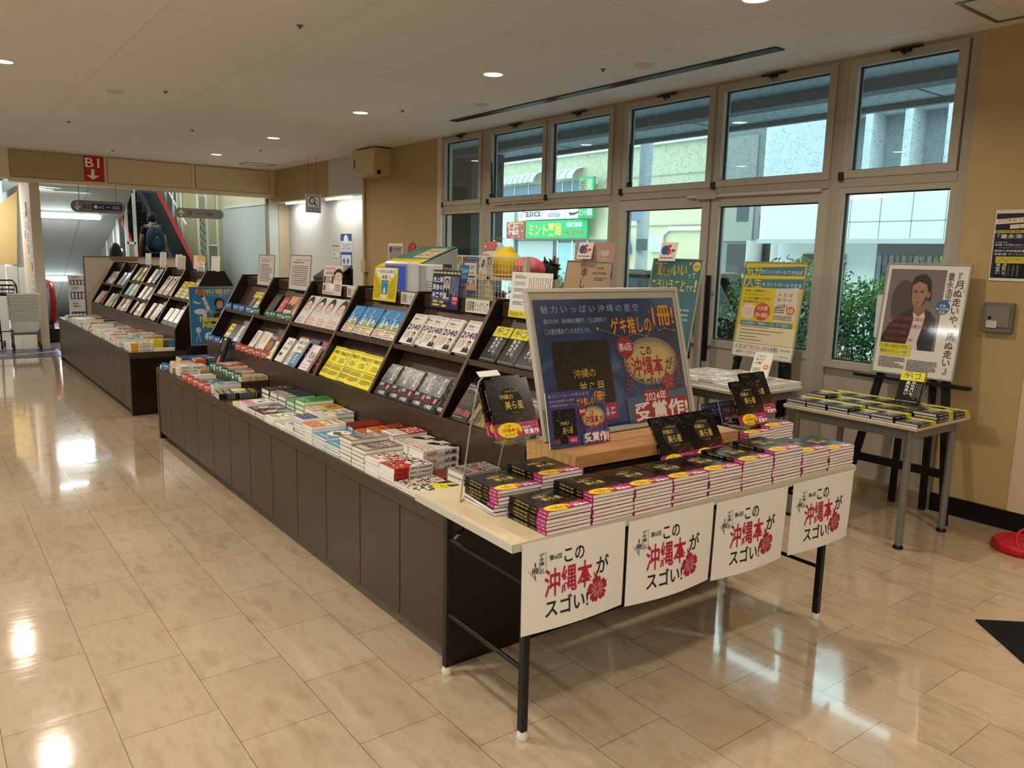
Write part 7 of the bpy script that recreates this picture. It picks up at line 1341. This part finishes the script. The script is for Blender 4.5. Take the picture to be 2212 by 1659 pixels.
# ================================================================ wire shelf with soft toys
t = thing('toy_shelf', 'pale wooden shelf with white wire grid near the windows', 'shelf', (4.3, 5.85, 0)); O = t.location; wd = M('c9b892', .5)
for y in (5.34, 5.875, 6.375):
    for x in (4.18, 4.50): b = MB(O); b.box(x-.02, y-.025, 0, x+.02, y+.025, 1.545, wd); b.build('post', t)
for z in (.5, .9, 1.335): b = MB(O); b.box(4.16, 5.32, z, 4.52, 6.40, z+.022, wd); b.build('shelf_board', t)
b = MB(O); gw = M('e3e0d6', .4)
for i in range(21): y = 5.36+.05*i; b.bar((4.157, y, .92), (4.157, y, 1.54), .0024, .0024, gw)
for i in range(13): z = .93+.05*i; b.bar((4.157, 5.35, z), (4.157, 6.37, z), .0024, .0024, gw)
b.bar((4.157, 5.35, 1.54), (4.157, 6.37, 1.54), .01, .012, gw); b.build('wire_grid', t)
for y in (6.33, 5.83): b = MB(O); b.tube([(4.15, y, 1.53), (4.12, y-.01, 1.52), (4.115, y-.02, 1.47)], .005, M('4a443c', .4), 6); b.build('hook', t)
flyer('shelf_flyer', frame((4.145, 6.24, 1.20), (0, -1, 0), (0, 0, 1)), .19, .335, [('R', .0, .0, 1, .17, '3a4f8a'), ('G', .1, .02, .9, .07, 9, 1, 'd9dce6', 3), ('G', .06, .09, .94, .16, 8, 1, 'e6a84c', 4), ('T', '駿河屋', .22, .24, .88, .36, '1c1a1c', .004), ('G', .2, .42, .85, .48, 6, 1, '3c3a3a', 4), ('R', .12, .53, .9, .57, '2c2a30'), ('D', 60, '6a3c3a', 5, .1, .6, .9, .8, .007), ('R', 0, .82, 1, .93, 'e6a06a'), ('R', 0, .93, 1, 1, '4a4f8c')], 'tall white flyer hung on the wire grid', 'flyer', 'e4ddd6')
t = thing('lemon_cushion', 'yellow lemon-shaped soft toy on the toy shelf', 'soft toy', (4.36, 5.88, 1.357)); O = t.location
b = MB(O); b.ball((4.36, 5.885, 1.488), .13, .155, .13, M('ddbd1c', .7), 28, 18, lambda p: p*(1+.05*math.sin(5*p.z))+Vector((0, 0, .18 if p.z > .97 else 0))); b.build('body', t)
b = MB(O); b.tube([(4.36, 5.83, 1.585), (4.36, 5.81, 1.62), (4.36, 5.80, 1.635)], [.05, .028, .008], M('ddbd1c', .7), 12); b.build('tip', t)
b = MB(O); b.ball((4.36, 5.87, 1.375), .115, .14, .02, M('b98a3c', .8), 20, 8); b.build('underside', t)
t = thing('round_cushion', 'pink round soft toy at the end of the toy shelf', 'soft toy', (4.36, 5.47, 1.357)); O = t.location
b = MB(O); b.ball((4.33, 5.50, 1.452), .12, .15, .095, M('c4606a', .7), 26, 16); b.build('body', t)
b = MB(O); b.ball((4.42, 5.40, 1.435), .10, .10, .078, M('a8404c', .7), 22, 14); b.build('lobe', t)
b = MB((4.44, 5.30, 1.357)); q = random.Random(4)
for i in range(34):
    a = q.uniform(0, 6.28); p0 = Vector((4.43+.05*math.cos(a), 5.31+.05*math.sin(a), 1.36+q.uniform(0, .14))); b.tube([p0, p0+Vector((q.uniform(-.04, .04), q.uniform(-.05, .05), q.uniform(-.02, .08)))], [.02, .004], M('14181a', .7), 5)
b.ball((4.43, 5.31, 1.43), .06, .06, .075, M('14181a', .8), 14, 10); tag(b.build('plush_toy'), 'spiky black soft toy beside the pink one on the toy shelf', 'soft toy')
t = thing('wrapped_pillow', 'printed pillow in clear plastic standing on the toy shelf', 'pillow', (4.40, 6.14, 1.357)); O = t.location
b = MB(O); T = frame((4.32, 6.30, 1.358), (0, -1, 0), (.3, -.10, 1)); b.T = T
def plw(p): return Vector((max(-.75, min(.75, p.x))/.75, max(-.72, min(.72, p.y))/.72, p.z))
b.ball((.13, .17, -.03), .125, .165, .05, M('d6cfc9', .7), 26, 18, plw); b.T = None; sheet(b, T, .26, .34, [('P', [(.12, .06), (.88, .03), (.86, .26), (.14, .30)], 'c9685c'), ('G', .2, .38, .6, .44, 6, 1, '5a5452', 4), ('E', .35, .66, .09, .12, '2c2a2a'), ('N', [(.55, .55), (.62, .8), (.7, .58)], '3a3634', .006)], .022); b.build('pillow', t)
b = MB(O); b.T = T; b.ball((.13, .18, -.03), .145, .20, .07, CLEAR, 20, 14, plw); b.T = None; b.build('plastic_bag', t)
for y, c, l in [(5.78, '9c2a22', 'small red figure on the lower board of the toy shelf'), (5.86, '1d1b1c', 'small black figure on the lower board of the toy shelf')]:
    b = MB((4.26, y, .922)); b.lathe((4.26, y, .922), [(.04, 0), (.045, .04), (.035, .16), (.02, .22), (.03, .25), (.03, .28), (.012, .31), (.0001, .315)], M(c, .6), 16); b.box(4.26-.015, y-.06, 1.03, 4.26+.015, y+.06, 1.06, M(c, .6)); tag(b.build('figure'), l, 'figure')

# ================================================================ outside
bx('ground_outside', 5.3, -12, -.55, 60, 70, -.35, mat_wall('b4b6b4', 'a4a6a4', .6))
bx('pavement_outside', 5.3, -12, -.36, 7.6, 70, -.12, M('c4c2ba', .8))
SOF = mat_wall('9db2c0', '8a9eac', .4)
bx('roof_canopy', 5.2, -8, 2.95, 7.0, 30, 3.3, SOF); bx('roof_canopy_beam', 5.95, -8, 2.86, 6.12, 30, 2.951, M('5c6a74', .7)); bx('roof_canopy_edge', 6.96, -8, 2.90, 7.02, 30, 3.35, M('6a7882', .7))
for y in (3.3, 5.6, 7.9): bx('roof_canopy_joint', 6.12, y, 2.945, 6.96, y+.02, 2.951, M('333c42', .7))
bx('wall_outside_upper', 5.2, -8, 3.0, 5.3, 30, 8, M('8a8c88', .7))
bx('column_outside', 6.2, 9.2, -.35, 6.75, 10.3, 2.95, M('3a3836', .7))
b = MB((6.2, 9.35, 0)); b.tube([(6.18, 9.75, -.3), (6.18, 9.75, 2.9)], .02, M('9a9a96', .5)); tag(b.build('downpipe'), 'thin grey pipe on the dark column outside the leftmost window', 'pipe')
CRM = mat_wall('c4bf9c', 'b4ae8c', .4)
t = thing('cream_building', 'cream building across the street with shop signs', 'building', (29, 30, -.35)); O = t.location
def P(n, x0, y0, z0, x1, y1, z1, m_): b = MB(O); b.box(x0, y0, z0, x1, y1, z1, m_); return b.build(n, t)
P('wall', 26, 19.2, -.35, 33, 46, 6.55, CRM); P('roof_edge', 25.8, 19.2, 6.45, 33, 46, 6.75, M('e2e2d6', .6))
P('band_course', 25.95, 19.2, 5.15, 26, 27.4, 5.2, M('b9b494', .7))
for y0, y1 in ((28.9, 31.1), (31.9, 35.5), (35.9, 39)):
    w_ = P('window', 25.93, y0, 4.1, 26.0, y1, 5.25, M('6f828c', .15)); b = MB(O)
    for k in range(4): yy = y0+(y1-y0)*k/3; b.box(25.9, yy-.03, 4.1, 25.94, yy+.03, 5.25, M('d6d9d6', .4))
    b.box(25.9, y0, 4.6, 25.94, y1, 4.66, M('d6d9d6', .4)); o = b.build('window_bars', t)
    b = MB(O)
    n_ = int((y1-y0)/.45)
    for k in range(n_):
        ya = y0+(y1-y0)*k/n_; V = []
        for yy in (ya+.03, ya+(y1-y0)/n_-.03):
            V += [(26.0-.75*math.sin(R(a)), yy, 5.3+.55*math.cos(R(a))) for a in range(0, 91, 15)]
        b.add(V, [(i, i+1, 8+i, 7+i) for i in range(6)], M('d0cdb4', .6), True)
        b.tube([(25.99-.76*math.sin(R(a)), ya+.03, 5.3+.56*math.cos(R(a))) for a in range(0, 91, 15)], .03, M('eaeae4', .5), 6)
    b.build('awning', t)
P('vent_hood', 25.7, 27.9, 5.0, 26, 28.6, 5.35, M('dedcc8', .6))
P('shop_recess', 25.97, 26.4, -.3, 26.02, 35.2, 2.45, M('5a625f', .3)); P('shutter', 25.93, 31.0, -.3, 25.98, 33.9, 2.4, M('aab0ae', .5)); P('shop_door', 25.92, 28.4, -.3, 25.97, 30.6, 2.3, M('8fb0b0', .15))
for y in (26.9, 28.4, 29.5, 30.6): P('door_frame', 25.9, y-.05, -.3, 25.95, y+.05, 2.4, M('d6dad6', .4))
P('side_column', 25.85, 34.2, -.35, 26.0, 35.4, 4, M('b9bfbd', .6))
b = MB(O); sheet(b, frame((25.84, 34.75, 2.55), (0, -1, 0), (0, 0, 1)), .5, .6, [('T', '5', .2, .1, .8, .9, '4a5054')]); b.build('number', t)
b = MB(O); b.tube([(25.95, 26.6, 1.0), (25.95, 26.6, 6.2), (25.95, 26.2, 6.45)], .06, M('e6e6da', .5)); b.build('drain_pipe', t)
b = MB(O); b.tube([(25.93, 19.4, 2.86), (25.93, 23.3, 2.88), (25.93, 23.65, 2.6), (25.93, 23.62, 1.4)], .10, M('e2e4da', .5), 10); b.tube([(25.93, 19.4, 3.05), (25.93, 27, 3.02)], .025, M('8a8c84', .5), 6); b.build('drain_pipe', t)
P('meter_panel', 25.85, 23.7, 1.9, 26, 24.3, 2.6, M('b9c6cc', .5))
SG = lambda n, x, y0, z0, w_, h_, col, items, lab: flyer(n, frame((x, y0, z0), (0, -1, 0), (0, 0, 1)), w_, h_, items, lab, 'shop sign', col, .12)
SG('shop_sign', 25.5, 32.75, 2.52, 4.75, .86, '1ea05c', [('T', 'ミント薬局', .06, .14, .60, .88, 'efe23c', .02), ('T', '保険薬局', .68, .14, .92, .40, 'e6f2e6', .014), ('G', .66, .56, .95, .84, 8, 1, 'd8502c', 3)], 'long green shop sign with yellow katakana across the street')
SG('shop_sign', 25.5, 34.4, 2.50, 1.6, .86, '8c2a24', [('G', .1, .1, .7, .8, 3, 2, 'efe6dc', 3), ('D', 40, 'd9a53c', 4, .05, .05, .95, .95, .05), ('N', [(.06, .2), (.2, .06), (.9, .08)], 'e6b24c', .04)], 'dark red shop sign left of the long green one')
SG('shop_sign', 25.7, 33.6, 3.45, 1.9, .75, 'd9e4e8', [('T', 'asics', .30, .30, .95, .80, '26303a', .02), ('N', [(.08, .8), (.2, .3), (.3, .5)], '26303a', .05)], 'white sign panel with dark italic letters')
SG('shop_sign', 25.7, 31.65, 3.45, 1.8, .75, 'd9e4e8', [('P', [(.36, .42), (.44, .42), (.40, .22), (.34, .25)], '26303a'), ('P', [(.47, .42), (.56, .42), (.50, .08), (.43, .13)], '26303a'), ('P', [(.59, .42), (.68, .42), (.59, -.02), (.52, .02)], '26303a'), ('T', 'adidas', .25, .5, .78, .85, '26303a', .01)], 'white sign panel with three slanted stripes')
SG('shop_sign', 25.7, 29.8, 3.45, 1.55, .75, 'd9e4e8', [('T', 'NIKE', .25, .05, .80, .40, '26303a', .02), ('P', [(.12, .55), (.18, .8), (.4, .78), (.92, .42), (.4, .62), (.24, .62)], '26303a')], 'white sign panel with a curved tick mark')
SG('hanging_shop_sign', 25.3, 28.45, 3.40, 1.0, 1.9, '3aa06a', [('R', .03, .02, .97, .66, '57b084'), ('T', '受', .08, .07, .45, .32, 'c0392c', .02), ('V', '処方', .55, .04, .92, .62, 'efe68c', .01), ('R', 0, .7, 1, 1, '1f8f54'), ('T', 'ミント薬局', .06, .76, .94, .93, 'e6f2e6', .01)], 'tall green sign projecting above the long green shop sign')
b = MB((25.4, 26.0, 1.8)); V = []; n_ = 12
for i in range(7):
    a = R(15*i)
    for k in range(n_+1): c_ = math.pi*k/n_; V.append((26-1.0*math.sin(a)*math.sin(c_)-.02, 26.1-.62*math.cos(c_), 1.80+.95*math.cos(a)*math.sin(c_)))
b.add(V, [(i*(n_+1)+k, i*(n_+1)+k+1, (i+1)*(n_+1)+k+1, (i+1)*(n_+1)+k) for i in range(6) for k in range(n_)], M('1f6fc0', .6), True); tag(b.build('dome_awning'), 'blue dome awning across the street', 'awning')
# grey building in the side street, white building on the right
t = thing('grey_building', 'dark grey building deep in the side street behind the doors', 'building', (27, 18, -.35)); O = t.location
P('wall', 24, 15.2, -.35, 30, 19.1, 9, M('767b78', .7)); P('side_wall', 23.95, 17.6, 2.3, 24.02, 18.9, 6, M('8d8f86', .7))
P('window', 23.93, 17.8, 3.0, 24, 18.3, 4.4, M('3a4448', .3)); P('ground_recess', 23.9, 15.4, -.35, 24.02, 18.6, 2.2, M('3a3d3c', .6))
for y in (16.2, 17.2): b = MB(O); b.tube([(23.6, y, -.35), (23.6, y, 2.3)], .28, M('a9aaa4', .7), 16); b.build('column', t)
flyer('street_sign', frame((23.85, 17.25, 2.25), (0, -1, 0), (0, 0, 1)), .55, .95, [('N', [(.32, .25), (.22, .45), (.3, .7), (.46, .7), (.46, .25), (.55, .2), (.7, .3), (.74, .6), (.6, .75)], 'd9d6d4', .03), ('L', .2, .85, .8, .92, 1, 'b9b6b4')], 'dark square sign on the grey building', 'shop sign', '3a2f36', .06)
WB = mat_wall('d3d8d6', 'c3c9c8', .4)
t = thing('white_building', 'white panelled building with rounded corner across from the doors', 'building', (21, 6, -.35)); O = t.location
P('lower_band', 18, -10, 2.15, 24, 12.85, 3.7, WB); P('upper_wall', 18, 10.95, 3.7, 24, 12.85, 9, WB); P('cornice', 18, -10, 5.05, 24, 10.95, 9, WB)
b = MB(O); b.tube([(18.35, 12.8, 2.15), (18.35, 12.8, 9)], .36, WB, 20); b.build('rounded_corner', t)
P('lower_sill', 17.9, -10, 2.05, 18.05, 13.0, 2.16, M('aab0b0', .6))
P('upper_recess', 18.6, -10, 3.7, 18.7, 10.95, 5.05, M('8f9a9e', .4))
for k in range(10): P('fin', 18.0, 10.2-.93*k-.09, 3.7, 18.65, 10.2-.93*k+.09, 5.05, WB)
for k in range(9): P('panel_joint', 17.994, 10.45-.74*k, 2.17, 18.0, 10.47-.74*k, 3.7, M('8d9494', .7))
for z in (2.55, 3.3): P('panel_joint', 17.994, 3.0, z, 18.0, 11, z+.02, M('8d9494', .7))
P('ground_wall', 18.9, 10.2, -.35, 24, 13.0, 2.15, WB); P('shutter', 18.85, 11.0, -.35, 18.92, 12.2, 1.8, M('3d3b3a', .5))
for k in range(12): P('shutter_slat', 18.83, 11.0, -.2+.165*k, 18.86, 12.2, -.17+.165*k, M('5a5856', .5))
P('shop_window', 18.9, 2, -.35, 18.95, 10.2, 2.15, M('4a5a60', .08)); P('stone_pier', 18.3, 6.9, -.35, 18.95, 7.75, 2.15, mat_wall('c3c9cb', '9aa2a6', .8)); P('shop_recess', 19.0, 1, -.35, 24, 10.2, 2.15, M('39464b', .6))
for k in range(16): P('curtain', 18.86, 7.8+.15*k, .9, 18.9, 7.9+.15*k, 1.8, M('77848a' if k % 2 else '606d72', .8))
t = thing('utility_pole', 'grey utility pole at the kerb beyond the left door pane', 'pole', (13, 12.45, -.35)); O = t.location
b = MB(O); b.tube([(13, 12.45, -.35), (13, 12.45, 8)], .14, M('a3a8a8', .7), 14); b.build('shaft', t)
b = MB(O); b.box(12.84, 12.40, 2.4, 12.98, 12.72, 2.9, M('8fa3b4', .4)); b.build('plate', t); b = MB(O); b.box(12.82, 12.15, 1.75, 12.86, 12.45, 2.0, M('5c6266', .5)); b.build('camera', t)
for k in range(3):
    b = MB((17.6, 8, 3)); z = 3.45-.05*k; b.tube([(17.2-.3*k, -2+12.5*i/12*1.0, z-.25*math.sin(math.pi*i/12)) for i in range(13)], .012, M('3c4042', .6), 6); tag(b.build('cable'), ['upper', 'middle', 'lower'][k]+' overhead cable in front of the white building', 'cable', 'overhead cables')
# parked car
t = thing('car', 'black estate car parked beyond the hedge', 'car', (9.5, 8.6, -.35)); O = t.location; cb = M('15181b', .15); cg = M('5f7078', .05)
Z = -.35; b = MB(O)
prof = [(6.55, Z+.35), (6.5, Z+.75), (6.62, Z+1.05), (7.0, Z+1.12), (7.45, Z+1.66), (8.9, Z+1.74), (10.2, Z+1.66), (10.75, Z+1.15), (10.95, Z+.95), (10.95, Z+.35)]
prof = [(6.35, Z+.35), (6.3, Z+.95), (6.38, Z+1.10), (6.75, Z+1.70), (8.6, Z+1.75), (9.2, Z+1.66), (9.85, Z+1.12), (10.75, Z+1.0), (10.85, Z+.35)]
b.prism([(8.72, y, z) for y, z in prof], (1.62, 0, 0), cb); b.build('body', t)
b = MB(O); b.prism([(8.705, 6.55, Z+1.14), (8.705, 6.85, Z+1.6), (8.705, 8.55, Z+1.63), (8.705, 9.1, Z+1.56), (8.705, 9.55, Z+1.14)], (.02, 0, 0), cg); b.build('side_glass', t)
b = MB(O); b.prism([(8.85, 6.36, Z+1.14), (10.2, 6.36, Z+1.14), (10.1, 6.70, Z+1.64), (8.95, 6.70, Z+1.64)], (0, -.02, 0), cg); b.build('rear_glass', t)
for y in (7.2, 9.95):
    for x in (8.72, 10.12):
        b = MB(O); b.tube([(x-.02, y, Z+.33), (x+.22, y, Z+.33)], .33, M('121212', .8), 24); w_ = b.build('wheel', t); b = MB(O); b.tube([(x-.03, y, Z+.33), (x+.0, y, Z+.33)], .2, M('9a9da0', .3, .7), 16); b.build('hubcap', w_)
b = MB(O); b.box(8.71, 6.30, Z+.95, 8.9, 6.42, Z+1.1, M('b9c0c4', .2)); b.build('tail_light', t); b = MB(O); b.box(8.69, 6.5, Z+1.68, 8.75, 8.7, Z+1.74, M('8f9599', .3, .6)); b.build('roof_rail', t)
# hedges
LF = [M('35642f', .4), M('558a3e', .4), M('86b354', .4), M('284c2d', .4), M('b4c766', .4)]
def hedge(x0, x1, y0, y1, z0, z1, n, label, seed, dry=0):
    q = random.Random(seed); t = thing('hedge', label, 'hedge', ((x0+x1)/2, (y0+y1)/2, z0), 'hedges outside the windows'); O = t.location
    b = MB(O); q2 = [M('7a6a3a', .6), M('a3804a', .6)]
    for _ in range(n):
        x, y = q.uniform(x0, x1), q.uniform(y0, y1); top = z1-.10*(1+math.sin(y*5.1+seed))-.08*(1+math.sin(y*13+x*7))
        f = q.random()**.6; z = z0+(top-z0)*f
        if q.random() < .5: x = x0+q.uniform(0, .18)+.08*math.sin(y*9+z*6)
        s = q.uniform(.014, .027); d = Vector((q.uniform(-1, .3), q.uniform(-1, 1), q.uniform(-.3, .9))).normalized(); u = d.cross(Vector((0, 0, 1))).normalized(); v = u.cross(d)*1.0
        a = q.uniform(0, 6.28); e1 = u*math.cos(a)+v*math.sin(a); e2 = v*math.cos(a)-u*math.sin(a); c = Vector((x, y, z))
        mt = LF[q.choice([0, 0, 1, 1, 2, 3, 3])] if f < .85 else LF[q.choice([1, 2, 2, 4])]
        if dry and f > .6 and q.random() < dry: mt = q2[q.randrange(2)]
        b.add([c-e1*s, c+e2*s*.5-e1*s*.1+d*s*.12, c+e1*s, c-e2*s*.5-e1*s*.1+d*s*.12], [(0, 1, 2, 3)], mt)
    b.build('foliage', t)
    b = MB(O)
    for i in range(int((y1-y0)*9)):
        y = q.uniform(y0, y1); x = q.uniform(x0+.1, x1); b.tube([(x, y, z0), (x+q.uniform(-.1, .1), y+q.uniform(-.1, .1), z0+(z1-z0)*.8)], .008, M('4a3a28', .8), 5)
    b.build('stems', t)
    return t
hedge(5.95, 6.75, 1.6, 4.55, -.12, 1.62, 30000, 'tall leafy green hedge outside the right-hand window', 3)
hedge(6.0, 6.7, 5.0, 6.3, -.12, 1.32, 9000, 'browning hedge outside the left door leaf', 8, .6)
hedge(6.2, 6.9, 6.9, 8.3, -.12, 1.45, 8000, 'bright green shrub outside behind the toy shelf', 14)
bpy.data.objects.remove(_ob)
